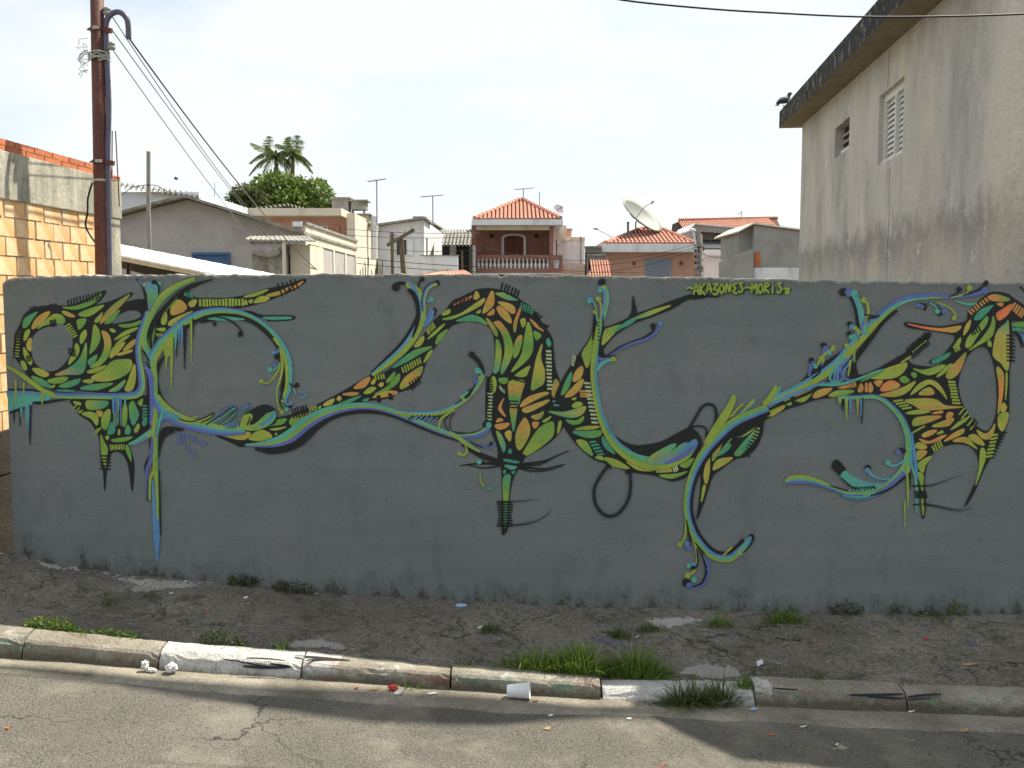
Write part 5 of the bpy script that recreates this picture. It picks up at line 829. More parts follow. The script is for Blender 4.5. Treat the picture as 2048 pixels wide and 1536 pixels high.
SF = -(HO.y-.52)/HD.y                     # front corner near the street
ez = lambda s: lerp(zE, zN, (s-sE)/(sN-sE))
rh = thing('stained_house', hp(-4, 0, -1), 'tall grey beige plastered house with black stained eave on the right', 'house')
holes = []
for (TL, TR, BL, BRr) in (((1756, 193), (1806, 156), (1758, 327), (1807, 308)), ((1670, 256), (1698, 236), (1670, 314), (1699, 299))):
    a, b_ = hit(*TL), hit(*TR); c_, d_ = hit(*BL), hit(*BRr); holes.append((min((b_[0]+d_[0])/2, (a[0]+c_[0])/2), max((b_[0]+d_[0])/2, (a[0]+c_[0])/2), (c_[1]+d_[1])/2, (a[1]+b_[1])/2))
m = MB(); ss = sorted(set([SF, 0.0]+[h[0] for h in holes]+[h[1] for h in holes]+[SF*k/10 for k in range(1, 10)]))
zs = sorted(set([-1.6]+[h[2] for h in holes]+[h[3] for h in holes]))
for a, b_ in zip(ss, ss[1:]):
    zz_ = zs+[None]
    for z0, z1 in zip(zz_, zz_[1:]):
        cm = (a+b_)/2
        if z1 is not None and any(h[0] < cm < h[1] and h[2] < (z0+z1)/2 < h[3] for h in holes): continue
        m.add([hp(a, 0, z0), hp(b_, 0, z0), hp(b_, 0, z1 if z1 is not None else ez(b_)+.02), hp(a, 0, z1 if z1 is not None else ez(a)+.02)], [(0, 1, 2, 3)])
m.add([hp(0, 0, -1.6), hp(0, -7, -1.6), hp(0, -7, ez(0)), hp(0, 0, ez(0)+.02)], [(0, 1, 2, 3)]); m.add([hp(SF, 0, -1.6), hp(SF, -7, -1.6), hp(SF, -7, ez(SF)), hp(SF, 0, ez(SF)+.02)], [(0, 1, 2, 3)])
for (a, b_, z0, z1) in holes:
    for P in ([(a, z0), (a, z1)], [(b_, z0), (b_, z1)], [(a, z0), (b_, z0)], [(a, z1), (b_, z1)]):
        m.add([hp(P[0][0], 0, P[0][1]), hp(P[1][0], 0, P[1][1]), hp(P[1][0], -.10, P[1][1]), hp(P[0][0], -.10, P[0][1])], [(0, 1, 2, 3)])
m.build('plaster_wall', M_rh, rh, fixn=False)
OV = .25; fh = .23
m = MB()
for s0, s1 in zip([SF-.04, SF+.32]+[SF*k/6 for k in range(5, 0, -1)], [SF+.32]+[SF*k/6 for k in range(5, 0, -1)]+[.3]):
    P = [hp(s, n, ez(s)+dz) for s in (s0, s1) for n in (-7, OV if s > SF else OV-.4) for dz in (.02, fh)]
    m.add(P, [(0, 1, 3, 2), (4, 6, 7, 5), (0, 4, 5, 1), (2, 3, 7, 6), (1, 5, 7, 3)], mi=0); m.add([P[0], P[2], P[6], P[4]], [(0, 1, 2, 3)], mi=1)
ev = m.build('eave', [M_fascia, M_soffit], rh, fixn=False)
HOFF[0] = -.012
# shuttered window: frame, mullion, slats
a, b_, z0, z1 = holes[0]; wn_ = link('shuttered_window', MB().add([hp(a, -.085, z0), hp(b_, -.085, z0), hp(b_, -.085, z1), hp(a, -.085, z1)], [(0, 1, 2, 3)]).mesh('shutter_back', simple('shutter shade', (.42, .42, .40), .8)), rh)
def hbar(s0, s1, z0_, z1_, n0, n1, name, mat, par):
    P = [hp(s, n, z) for s in (s0, s1) for n in (n0, n1) for z in (z0_, z1_)]
    return MB().add(P, [(0, 1, 3, 2), (4, 6, 7, 5), (0, 4, 5, 1), (2, 3, 7, 6), (0, 2, 6, 4), (1, 5, 7, 3)]).build(name, mat, par)
rh_w = wn_; rh_w['_base'] = rh['_base']
def sub(par): return par
wn_['_base'] = (0, 0, 0)
fw = .035
hbar(a, b_, z1-fw*1.6, z1, -.082, -.03, 'frame', M_white, wn_); hbar(a, b_, z0, z0+fw, -.082, -.015, 'frame', M_white, wn_)
hbar(a, a+fw, z0+fw, z1-fw*1.6, -.081, -.03, 'frame', M_white, wn_); hbar(b_-fw, b_, z0+fw, z1-fw*1.6, -.081, -.03, 'frame', M_white, wn_); mid = (a+b_)/2
hbar(mid-.02, mid+.02, z0+fw, z1-fw*1.6, -.08, -.025, 'mullion', M_white, wn_)
for lo_, hi_ in ((a+fw+.004, mid-.024), (mid+.024, b_-fw-.004)):
    k = 11; dz = (z1-fw*1.6-z0-fw)/k
    for i in range(k):
        zc = z0+fw+dz*(i+.5); P = [hp(lo_, -.074, zc+dz*.60), hp(hi_, -.074, zc+dz*.60), hp(hi_, -.05, zc-dz*.42), hp(lo_, -.05, zc-dz*.42)]
        MB().prism(P, (0, 0, .008)).build('slat', M_white, wn_)
HOFF[0] = -.01
a, b_, z0, z1 = holes[1]; w2 = link('small_window', MB().add([hp(a, -.085, z0), hp(b_, -.085, z0), hp(b_, -.085, z1), hp(a, -.085, z1)], [(0, 1, 2, 3)]).mesh('window_back', M_dark), rh); w2['_base'] = (0, 0, 0)
hbar(a, b_, z0, z0+(z1-z0)*.25, -.082, -.05, 'lower_panel', M_white, w2); M_bar = simple('window bars', (.32, .30, .25), .6)
for t in (.45, .68): hbar(a, b_, lerp(z0, z1, t), lerp(z0, z1, t)+.02, -.078, -.06, 'bar', M_bar, w2)
HOFF[0] = 0.0
MB().tube([hp(hit(1781, 100)[0], .012, hit(1781, 100)[1]+.4), hp(hit(1781, 100)[0], .012, holes[0][3])], .003, 6).build('wall_wire', M_bar, rh)
hs, hz = hit(1781, 335); MB().tube([hp(hs+.02*math.sin(k*1.3), .002, hz-k*.12) for k in range(9)], .0022, 5).build('wall_crack', M_bar, rh)
# pigeon on the eave end
M_bird = simple('pigeon feathers', (.045, .05, .06), .7, var=.4, scale=60)
d_ = ray(1567, 224); bz = ez(.1)+fh; t = (bz-EYE.z)/d_.z; bpnt = HO+HD*.1+HN*(OV-.015); bpnt.z = bz
bird = thing('pigeon', bpnt, 'dark pigeon perched at the far tip of the stained eave', 'bird')
m = MB(); L = Vector((-1, 0, 0)); pts = [(-.10, .05, .006), (-.055, .075, .02), (-.01, .09, .034), (.04, .10, .036), (.075, .12, .024), (.09, .145, .017), (.10, .165, .019), (.118, .172, .016), (.130, .170, .006), (.142, .166, .002)]
pts = [(p[0]*1.25, p[1]*1.25, p[2]*1.3) for p in pts]
m.tube([bpnt+Vector((p[0]*.8, p[0]*.5, p[1])) for p in pts], [p[2] for p in pts], 10); m.build('body', M_bird, bird, smooth=True)
MB().prism([bpnt+Vector(p) for p in ((-.055, -.05, .068), (-.08, -.075, .03), (-.125, -.095, .028), (-.045, -.06, .060))], (0, 0, .006)).build('tail', M_bird, bird)
for dx in (-.008, .012): MB().tube([bpnt+Vector((dx+.01, dx, .06)), bpnt+Vector((dx+.012, dx-.005, 0)), bpnt+Vector((dx+.035, dx, .001))], [.005, .003, .002], 5).build('leg', M_steel, bird)
# ------------------------------------------------------------------ houses behind the wall
P_ = plaster
M_cream = P_('cream plaster', (.66, .58, .46), (.76, .70, .58), 2, .9, (.45, .40, .32), .3, 2, True, .2, 30, .15)
M_greyp = P_('grey render', (.40, .375, .355), (.48, .45, .43), 1.2, .95, (.32, .30, .28), .4, 1.5, False, .2, 30, .15)
M_salmon = P_('salmon paint', (.52, .30, .235), (.60, .36, .285), 1.5, .9, (.45, .27, .21), .3, 2, True, .15, 30, .12)
M_peach = P_('peach paint', (.55, .325, .245), (.63, .385, .295), 1.5, .9, (.48, .29, .22), .25, 2, True, .15, 30, .1)
M_whitew = P_('whitewash', (.70, .71, .74), (.80, .81, .83), 1.5, .9, (.45, .46, .47), .35, 2, True, .15, 30, .15)
M_brickw = P_('brown red facing brick', (.32, .155, .12), (.40, .20, .155), 6, .9, (.26, .12, .095), .4, 9, False, .4, 60, .3)
M_clay = P_('clay roof tile', (.50, .22, .15), (.62, .31, .22), 9, .85, (.33, .15, .10), .35, 6, False, .3, 40, .2)
M_deck = simple('dark roof gaps', (.10, .04, .03), .95); M_slate = P_('dark cement tile', (.13, .135, .14), (.20, .205, .21), 9, .9, None, bump=.3)
M_fibro = P_('weathered fibre cement', (.28, .27, .235), (.42, .41, .37), 5, .95, (.12, .12, .09), .6, 4, False, .4, 40, .3)
M_unf = P_('unfinished cement render', (.30, .30, .285), (.37, .365, .35), 1.3, .95, (.25, .245, .235), .5, 1.6, False, .25, 30, .2)
M_wood = P_('old wood', (.13, .10, .07), (.20, .16, .115), 10, .9, None, bump=.3)
M_glass = simple('dark window glass', (.03, .035, .04), .15); M_blue = simple('blue shutter', (.06, .13, .26), .6); M_bluegrey = simple('blue grey shutter', (.28, .33, .38), .6)
M_metal = simple('aluminium', (.32, .32, .32), .45, .6); M_sheet = P_('white painted sheet roof', (.78, .77, .72), (.86, .85, .80), 2, .6, (.6, .56, .46), .25, 3, False, .1, 30, .1)
M_dwood = simple('dark underside', (.07, .055, .045), .9)
GZ = -2.3
def fx(u, D, v=520): return WD(u, v, D).x
def fz(v, D, u=1024): return WD(u, v, D).z
def pbox(par, name, mat, u0, u1, v0, v1, D, depth, bevel=0, D1=None, base=False):
    """box whose front face covers u0..u1, v0..v1 at distance D"""
    m = MB(); vm = (v0+v1)/2; z0 = GZ if base else fz(v1, D); m.box(fx(u0, D, vm), fx(u1, D, vm), D-5, D-5+depth, z0, fz(v0, D)); return m.build(name, mat, par, bevel=bevel)
def ppoly(par, name, mat, pts, D, depth):
    return MB().prism([WD(u, v, D) for u, v in pts], (0, depth, 0)).build(name, mat, par)
def house(name, u, D, label, cat='house'): return thing(name, (fx(u, D), D-5, GZ), label, cat)
def subbase(o): o['_base'] = (0, 0, 0); return o
def window(par, u0, u1, v0, v1, D, pane=None, frame=None, louvre=0, nm='window'):
    """recess frame proud of the wall with a pane behind it"""
    fr = frame or M_white; x0, x1, z0, z1 = fx(u0, D), fx(u1, D), fz(v1, D), fz(v0, D); w = max((x1-x0)*.07, .03); y = D-5
    m = MB(); m.box(x0, x1, y-.05, y+.02, z1-w, z1); m.box(x0, x1, y-.07, y+.02, z0, z0+w); m.box(x0, x0+w, y-.045, y+.02, z0+w, z1-w); m.box(x1-w, x1, y-.045, y+.02, z0+w, z1-w)
    o = subbase(m.build(nm, fr, par)); MB().box(x0+w, x1-w, y-.012, y+.015, z0+w, z1-w).build('pane', pane or M_glass, o)
    for i in range(louvre):
        z = lerp(z0+w, z1-w, (i+.5)/louvre); MB().box(x0+w, x1-w, y-.04, y-.013, z-.02, z+.02).build('louvre', fr, o)
    return o
def tile_face(par, E0, E1, T0, T1, n, rows, mat, name='roof_tiles', r=None, under=True):
    E0, E1, T0, T1 = map(Vector, (E0, E1, T0, T1)); e = E1-E0; L = e.length; ed = e/L; tm = (T0+T1)/2; sl = (tm-E0); sl = sl-ed*sl.dot(ed); H = sl.length; sd = sl/H
    a0, a1 = (T0-E0).dot(ed), (T1-E0).dot(ed); nn = ed.cross(sd).normalized(); nn = nn if nn.z > 0 else -nn
    m = MB(); r = r or L/n*.41; dr = H/rows; tri = []
    for i in range(n):
        a = (i+.5)*L/n; top = 1.0
        if a < a0: top = min(top, a/a0)
        if a > a1: top = min(top, (L-a)/(L-a1))
        hmax = H*top
        for k in range(rows):
            b0, b1 = k*dr, min((k+1)*dr+.04*dr, hmax)
            if b0 >= hmax: break
            ra, rb_ = r*1.04, r*.84; vs = []
            for b, q, lift in ((b0, ra, r*.18), (b1, rb_, 0)):
                c = E0+ed*a+sd*b+nn*lift*.6
                vs += [c+ed*q*math.cos(t)+nn*q*.8*math.sin(t) for t in [math.pi*j/4 for j in range(5)]]
            m.add(vs, [(j, j+1, j+6, j+5) for j in range(4)]+[(0, 1, 2, 3, 4)])
    o = m.build(name, mat, par, fixn=False); o['kind'] = 'stuff'
    if under: MB().prism([E0-nn*.03, E1-nn*.03, T1-nn*.03, T0-nn*.03] if (T1-T0).length > .01 else [E0-nn*.03, E1-nn*.03, T0-nn*.03], -nn*.05).build('roof_deck', M_deck, par)
    return o
def ridge(par, p, q, r, n, mat, name='ridge_tile'):
    p, q = Vector(p), Vector(q); m = MB()
    for k in range(n): m.tube([p.lerp(q, k/n), p.lerp(q, (k+1.08)/n)], [r*1.08, r*.85], 7)
    return m.build('ridge_tiles', mat, par)
def corrugated(par, name, mat, A, B, Cc, Dd, n, amp, th=.012):
    """sheet with corner points A-B along the near edge and D-C along the far edge; waves run from near to far"""
    A, B, Cc, Dd = map(Vector, (A, B, Cc, Dd)); nn = (B-A).cross(Dd-A).normalized(); nn = nn if nn.z > 0 else -nn; m = MB(); k = n*6
    for i in range(k+1):
        t = i/k; o = nn*amp*math.sin(t*n*2*math.pi); a, b = A.lerp(B, t)+o, Dd.lerp(Cc, t)+o; m.v += [tuple(a), tuple(b), tuple(b-nn*th), tuple(a-nn*th)]
    m.f = [(4*i+j, 4*i+(j+1) % 4, 4*i+4+(j+1) % 4, 4*i+4+j) for i in range(k) for j in range(4)]+[(0, 1, 2, 3), (4*k+3, 4*k+2, 4*k+1, 4*k)]; m.mi = [0]*len(m.f)
    return m.build(name, mat, par)

# white walled shed with wavy roof, and a concrete post
h = house('white_shed', 310, 22, 'white walled shed with wavy roof edge behind brick building', 'shed')
pbox(h, 'wall', M_whitew, 225, 400, 384, 520, 22, 4, base=True)
corrugated(h, 'corrugated_roof', M_fibro, WD(222, 369, 21.8), WD(402, 395, 21.8), WD(402, 388, 26), WD(222, 364, 26), 17, .045)
o = thing('concrete_post', (fx(297, 15), 10, GZ), 'slender grey concrete post standing above the grey gable roof', 'post')
MB().tube([(fx(297, 15), 10, GZ), WD(297, 420, 15), WD(297, 303, 15)], [.035, .032, .03], 10).build('shaft', M_conc2, o); m = MB()
m.tube(catmull([WD(245, 390, 15), WD(262, 376, 15), WD(285, 371, 15), WD(297, 370, 14.95), WD(315, 372, 15), WD(335, 384, 15)], 4), .006, 5); m.build('tied_wire', M_black, o)
# grey gable house with sunlit arcade on its right side
D = 18; h = house('gable_house', 430, D, 'grey rendered gable house with cream arcade on its right side')
yb = 23.9-5; xw = fx(612, D); zt = fz(449, D, 612)
ppoly(h, 'gable_wall', M_greyp, [(225, 438), (375, 399), (611, 470), (611, 640), (225, 640)], D, .25)
MB().box(fx(225, D), xw-.02, D-4.75, yb, GZ, fz(470, D)).build('back_wall', M_greyp, h)
for (a, b_) in (((226, 436), (376, 397)), ((376, 397), (614, 470))):
    p, q = WD(*a, D), WD(*b_, D); MB().prism([p+Vector((0, -.25, 0)), q+Vector((0, -.25, 0)), q+Vector((0, -.25, .05)), p+Vector((0, -.25, .05))], (0, 6.1, 0)).build('roof_sheet', M_fibro, h)
MB().box(xw-.2, xw, D-4.99, yb, fz(486, D), zt).build('side_parapet', M_cream, h); MB().box(xw-.21, xw+.03, D-5.02, yb+.02, zt, zt+.05).build('coping', M_conc2, h)
for k in range(5):
    y = lerp(D-4.98, yb-.02, k/4); MB().box(xw-.19, xw-.002, y-(0 if k == 0 else .16), y+(.16 if k == 0 else 0), GZ, fz(486, D)-.002).build('column', M_cream, h)
MB().box(xw-1.3, xw-1.2, D-4.7, yb, GZ, fz(486, D)).build('inner_wall', M_salmon, h)
for k in range(3): z = fz(500+k*16, D); MB().tube([(xw-.1, D-4.9, z), (xw-.1, yb-.1, z)], .02, 6).build('railing', M_bluegrey, h)
window(h, 385, 460, 505, 560, D-.03, M_blue, M_blue); pbox(h, 'meter_box', M_whitew, 585, 603, 443, 453, D-.08, .1)
# water tank shelter with torn netting
D = 12.2; h = house('tank_shelter', 555, D, 'ramshackle tank shelter with torn netting and corrugated lid', 'shelter')
MB().box(fx(504, D), fx(573, D), D-5, D-4.1, -1.6, fz(507, D)).build('tank', P_('stained tank', (.33, .31, .25), (.46, .43, .36), 8, .95, (.16, .15, .11), .6, 7, True, .4, 50, .3), h)
MB().box(fx(577, D), fx(617, D), D-4.9, D-4.0, -1.6, fz(489, D)).build('side_box', M_cream, h)
MB().box(fx(498, D), fx(570, D), D-4.3, D-4.0, fz(507, D)+.005, fz(483, D)).build('back_board', M_greyp, h)
corrugated(h, 'corrugated_lid', M_fibro, WD(489, 478, D-.15), WD(632, 482, D-.15), WD(618, 471, D+1.0), WD(500, 472, D+1.0), 14, .005, .01)
MB().bar(WD(569, 552, D-.1), WD(568, 482, D-.1), .04, .04).build('post', M_cream, h)
net = MB(); k = 12; pts = [(497, 486), (502, 504), (520, 512), (545, 514), (560, 506), (566, 492)]; cp_ = catmull(pts, 3)
for i, (u, v) in enumerate(cp_): net.v += [tuple(WD(lerp(500, 566, i/(len(cp_)-1)), 483, D-.06)), tuple(WD(lerp(lerp(500, 566, i/(len(cp_)-1)), u, .5), lerp(483, v, .5), D-.12-.02*math.sin(i*1.7))), tuple(WD(u, v, D-.06-.03*math.sin(i*2.3)))]
net.f = [(3*i+j, 3*i+3+j, 3*i+4+j, 3*i+1+j) for i in range(len(cp_)-1) for j in range(2)]; net.mi = [0]*len(net.f)
net.build('netting', M_greyp, h, smooth=True, fixn=False)
# long white sheet roof just behind the wall
h = house('sheet_roof', 380, 9, 'bright white sloping sheet roof just behind the wall', 'roof')
corrugated(h, 'roofing', M_sheet, WD(232, 508, 8.2), WD(470, 556, 8.2), WD(575, 553, 10.2), WD(232, 487, 10.2), 12, .0012, .015)
MB().prism([WD(232, 511, 8.25), WD(470, 559, 8.25), WD(470, 566, 8.25), WD(232, 520, 8.25)], (0, .04, 0)).build('fascia_board', M_cream, h)
MB().prism([WD(232, 519, 8.9), WD(520, 575, 8.9), WD(520, 640, 8.9), WD(300, 552, 8.9), WD(232, 533, 8.9)], (0, .05, 0)).build('under_board', M_dwood, h)
for u in (256, 258): MB().bar(WD(u, 620, 8.3), WD(u, 514, 8.3), .02).build('prop', M_steel, h)
# salmon flat roofed building
D = 30; h = house('salmon_building', 600, D, 'salmon building with thick flat roof slab left of water tanks', 'building')
x1 = fx(690, D)
MB().box(fx(480, D), x1, D-4.2, D+3, GZ, fz(431, D)).build('wall', M_salmon, h); MB().box(fx(470, D), fx(684, D), D-5, D+3, fz(431, D), fz(416, D)).build('roof_slab', M_cream, h)
MB().box(x1+.004, x1+.25, D-4.6, D+3.3, GZ, fz(424, D)).build('side_wall', M_cream, h)
corrugated(h, 'roof_sheet', M_fibro, WD(500, 418, D+.2), WD(572, 409, D+.2), WD(575, 410, D+2), WD(503, 419, D+2), 8, .04); corrugated(h, 'roof_sheet', M_fibro, WD(572, 408, D+.2), WD(610, 417, D+.2), WD(612, 418, D+2), WD(574, 409, D+2), 5, .04)
window(h, 630, 657, 452, 462, D+.79, M_glass); pbox(h, 'terracotta_panel', M_clay, 661, 678, 451, 469, D+.7, .08)
# tanks on the roof behind
D = 33
for i, (u0, u1, v0, v1, lab) in enumerate(((664, 697, 397, 440, 'grey box shaped water tank nearest the tree crown'), (702, 731, 402, 419, 'upper small water tank behind the two lower ones'), (707, 737, 430, 448, 'buff water tank on legs above the white house'))):
    h = thing('water_tank', (fx(u0, D), D-5, fz(v1, D)), lab, 'water tank', 'roof water tanks'); mt = (M_conc2, M_fibro, M_cream)[i]
    pbox(h, 'tank_body', mt, u0, u1, v0, v1, D, .55, .01); pbox(h, 'lid', M_fibro, u0-5, u1+4, v0-3, v0-.3, D-.12, .8)
    for u in (u0+3, u1-3): pbox(h, 'leg', M_conc2, u-2, u+2, v1+.2, v1+(40 if i == 0 else 14), D+.1, .1)
h = thing('water_drum', (fx(748, D), D-5, fz(456, D)), 'round pale water drum at the edge of the white house roof', 'water tank', 'roof water tanks'); m = MB(); c0 = WD(748, 456, D+.2)
m.lathe([(.11, -1), (.11, 0), (.125, .01), (.125, .12), (.115, .13), (.115, .25), (.125, .26), (.125, .38), (.1, .41)], c0, 14); m.build('drum', M_whitew, h, smooth=False)
h = house('tank_room', 700, 33.5, 'narrow pale stair tower under the roof water tanks', 'tower'); pbox(h, 'wall', M_cream, 690, 714, 427, 600, 33.6, 2, base=True); pbox(h, 'slab', M_conc2, 655, 742, 446, 451, 33.3, 2)
# white lean-to roofed house
D = 36; h = house('white_house', 790, D, 'white house with sloping roofline and one open white shutter')
xr = fx(848, D); ybk = 45.6-5
ppoly(h, 'front_wall', M_whitew, [(712, 459), (848, 440), (848, 640), (712, 640)], D, .2)
MB().prism([(xr, D-4.79, GZ), (xr, ybk, GZ), (xr, ybk, fz(463, 45.6)), (xr, D-4.79, fz(440, D))], (-.2, 0, 0)).build('side_wall', M_whitew, h)
p, q = WD(706, 458, D-.3), WD(852, 437, D-.3); MB().prism([p, q, q+Vector((0, 0, .07)), p+Vector((0, 0, .07))], (0, 3, 0)).build('roof_edge', M_fibro, h)
MB().prism([WD(848, 436, D-.2), WD(888, 460, 45.6), WD(888, 457, 45.6), WD(848, 432.5, D-.2)], (-.4, 0, 0)).build('verge', M_fibro, h)
window(h, 715, 733, 480, 501, D-.01, M_glass, M_whitew, 3); wd = window(h, 792, 815, 478, 512, D-.01, M_glass); MB().box(fx(815.5, D), fx(827, D), D-5.08, D-5.03, fz(511, D), fz(479, D)).build('open_shutter', M_whitew, wd); pbox(h, 'downpipe', M_steel, 852, 855, 475, 512, D+1, .06)
h = thing('yard_wall', (fx(880, 33), 28, GZ), 'low pale grey yard wall in front of the white house', 'wall'); h['kind'] = 'thing'; pbox(h, 'wall', M_whitew, 842, 916, 512, 600, 33, .2, base=True); pbox(h, 'coping', M_conc2, 841, 917, 510, 512, 32.98, .26)
# timber pole with crossarm
D = 26; h = thing('timber_pole', (fx(806, D), D-5, GZ), 'leaning timber pole with slanted crossarm before the white house', 'pole')
MB().tube([(fx(808, D), D-5, GZ), WD(807, 548, D), WD(802, 474, D)], [.08, .07, .06], 10).build('shaft', M_wood, h); MB().bar(WD(774, 491, D-.1), WD(829, 459, D-.1), .09, .08).build('crossarm', M_wood, h)
for t in (.1, .35, .65, .9): c0 = WD(774, 491, D-.1).lerp(WD(829, 459, D-.1), t); m = MB(); m.lathe([(.02, .03), (.03, .06), (.015, .09), (.025, .12)], c0, 8); m.build('insulator', M_insul, h)
MB().tube([WD(803, 550, D), WD(804, 470, D)], .012, 6).build('pipe', M_cream, h)
D = 27; h = thing('dark_post', (fx(785, D), D-5, GZ), 'thin dark post left of the timber pole', 'post'); MB().tube([(fx(785, D), D-5, GZ), WD(785, 545, D), WD(784, 465, D)], .045, 8).build('shaft', M_wood, h)
for v in (472, 480): MB().bar(WD(779, v, D), WD(791, v-2, D), .03).build('bracket', M_wood, h)
# fibre cement porch
D = 38; h = house('porch_house', 913, D, 'dark porch under ribbed fibre cement awning beside the brick house')
corrugated(h, 'awning', M_fibro, WD(883, 488, D-.8), WD(942, 488, D-.8), WD(945, 466, D+1), WD(888, 466, D+1), 8, .07, .03); corrugated(h, 'upper_roof', M_fibro, WD(884, 466, D+1), WD(945, 466, D+1), WD(945, 459, D+3), WD(884, 459, D+3), 10, .03, .03)
pbox(h, 'wall', M_wood, 884, 945, 489, 600, D+1.2, 2, base=True); pbox(h, 'pillar', M_conc2, 900, 912, 489, 600, D+.6, .3, base=True); pbox(h, 'opening', M_dark, 886, 899, 490, 512, D+1.15, .04); pbox(h, 'opening', M_dark, 913, 938, 490, 548, D+1.1, .04); pbox(h, 'door_post', M_wood, 922, 926, 500, 560, D+.4, .1, base=True)
# the brick balcony house
D = 40; y = D-5; h = house('balcony_house', 1033, D, 'brown brick house with white balustrade balcony and red hip roof')
pbox(h, 'fascia', M_whitew, 943, 1126, 438.5, 450, D-.5, 7.5); pbox(h, 'beam', M_cream, 952, 1099, 450.3, 460, D, .25)
pbox(h, 'brick_pier', M_brickw, 943, 952, 450.3, 600, D-.02, .4, base=True); pbox(h, 'brick_pier', M_brickw, 1099, 1106.5, 450.3, 600, D-.02, .4, base=True)
pbox(h, 'back_wall', M_brickw, 944, 1110, 450.4, 600, D+1.6, 4, base=True); xs_ = fx(1106.5, D); MB().box(xs_, xs_+.12, y+.4, y+6, GZ, fz(450.4, D)).build('side_wall', M_whitew, h)
pbox(h, 'balcony_floor', M_whitew, 950, 1126, 546, 549, D-.06, 1.7); pbox(h, 'balcony_base', M_brickw, 952, 1125, 537, 546, D, .25); pbox(h, 'handrail', M_brickw, 952, 1125, 510, 516, D-.03, .3)
pbox(h, 'lower_wall', M_brickw, 944, 1124, 549.2, 640, D+.1, 3, base=True); pbox(h, 'end_pier', M_brickw, 1119.5, 1125, 516, 537, D, .25)
bal = MB(); zt_, zb_ = fz(516, D), fz(537, D); H_ = zt_-zb_; bal.lathe([(.055, 0), (.062, .05*H_), (.04, .12*H_), (.068, .28*H_), (.062, .40*H_), (.028, .58*H_), (.03, .75*H_), (.055, .88*H_), (.06, .95*H_), (.06, H_)], (0, 0, 0), 10); bme = bal.mesh('baluster', M_white, True)
for i in range(18): o = link('baluster', bme, h); o.location = (fx(956.5+i*8.2, D), y+.12, zb_)
for u in (1110.5, 1116): o = link('baluster', bme, h); o.location = (fx(u, D), y+.12, zb_)
ppoly(h, 'white_buttress', M_whitew, [(932, 560), (934, 535), (943, 491), (951, 490), (951, 560)], D-.6, .3)
# arched doorway
Dd = D+1.6; arc = [(1003, 511), (1003, 475)]+[(1027.5+24.5*math.cos(math.pi-math.pi*k/10), 475-8*math.sin(math.pi*k/10)) for k in range(1, 10)]+[(1052, 475), (1052, 511)]
arc_in = [(1008, 511), (1008, 477)]+[(1027.5+19.5*math.cos(math.pi-math.pi*k/10), 477-6*math.sin(math.pi*k/10)) for k in range(1, 10)]+[(1047, 477), (1047, 511)]
m = MB(); n_ = len(arc); m.add([WD(u, v, Dd-.12) for u, v in arc]+[WD(u, v, Dd-.12) for u, v in arc_in]+[WD(u, v, Dd) for u, v in arc]+[WD(u, v, Dd) for u, v in arc_in], [(i, i+1, n_+i+1, n_+i) for i in range(n_-1)]+[(i, i+1, 2*n_+i+1, 2*n_+i) for i in range(n_-1)]+[(n_+i, n_+i+1, 3*n_+i+1, 3*n_+i) for i in range(n_-1)])
dr = subbase(m.build('arched_door', M_white, h)); ppoly(dr, 'door_leaf', P_('dark red wood', (.15, .05, .04), (.20, .075, .055), 8, .7, None, bump=.2), arc_in, Dd-.05, .04)
for u in (1027.5,): MB().box(fx(u-.7, Dd), fx(u+.7, Dd), Dd-5.07, Dd-5.052, fz(510, Dd), fz(474, Dd)).build('door_seam', M_dark, dr)
for u in (983, 1072.5): m = MB(); m.lathe([(.05, 0), (.07, .06), (.05, .14)], WD(u, 475, Dd-.08), 8); m.build('wall_lamp', M_dark, h)
ap = WD(1043, 400, D+3.2); eL, eR = WD(949, 438, D-.5), WD(1121, 438, D-.5); bL, bR = eL+Vector((0, 7.5, 0)), eR+Vector((0, 7.5, 0))
tile_face(h, eL, eR, ap, ap, 21, 11, M_clay); tile_face(h, bL, eL, ap, ap, 21, 9, M_clay); tile_face(h, eR, bR, ap, ap, 21, 9, M_clay); tile_face(h, bR, bL, ap, ap, 14, 6, M_clay)
for q in (eL, eR, bL, bR): ridge(h, q+Vector((0, 0, .04)), ap+Vector((0, 0, .06)), .085, 13, M_clay)
pbox(h, 'side_eave', M_cream, 1108, 1133, 451, 482, D+3.5, .4); pbox(h, 'side_window', M_dark, 1112, 1114, 480, 510, D+2.6, .05)
MB().tube(catmull([WD(1087, 512, D+.6), WD(1090, 490, D+.6), WD(1093, 480, D+.5)], 3), .02, 5).build('plant_stem', M_wood, h)
# pale building right of it
D = 44; h = house('pale_annex', 1146, D, 'plain pale annex with cream balcony right of the brick house', 'building')
pbox(h, 'wall', M_whitew, 1112, 1169, 481, 600, D, 4, base=True); pbox(h, 'parapet', M_cream, 1125, 1170, 474, 481, D-.05, .3); pbox(h, 'balcony', M_cream, 1124, 1170, 529, 600, D-.9, .8, base=True); pbox(h, 'pipe', M_steel, 1161, 1162.3, 473, 528, D-.12, .05)
pbox(h, 'red_gable', M_clay, 1131, 1143, 460, 474, D+2, .6); pbox(h, 'gable_cap', M_fibro, 1129, 1145, 457, 460, D+1.9, .9)
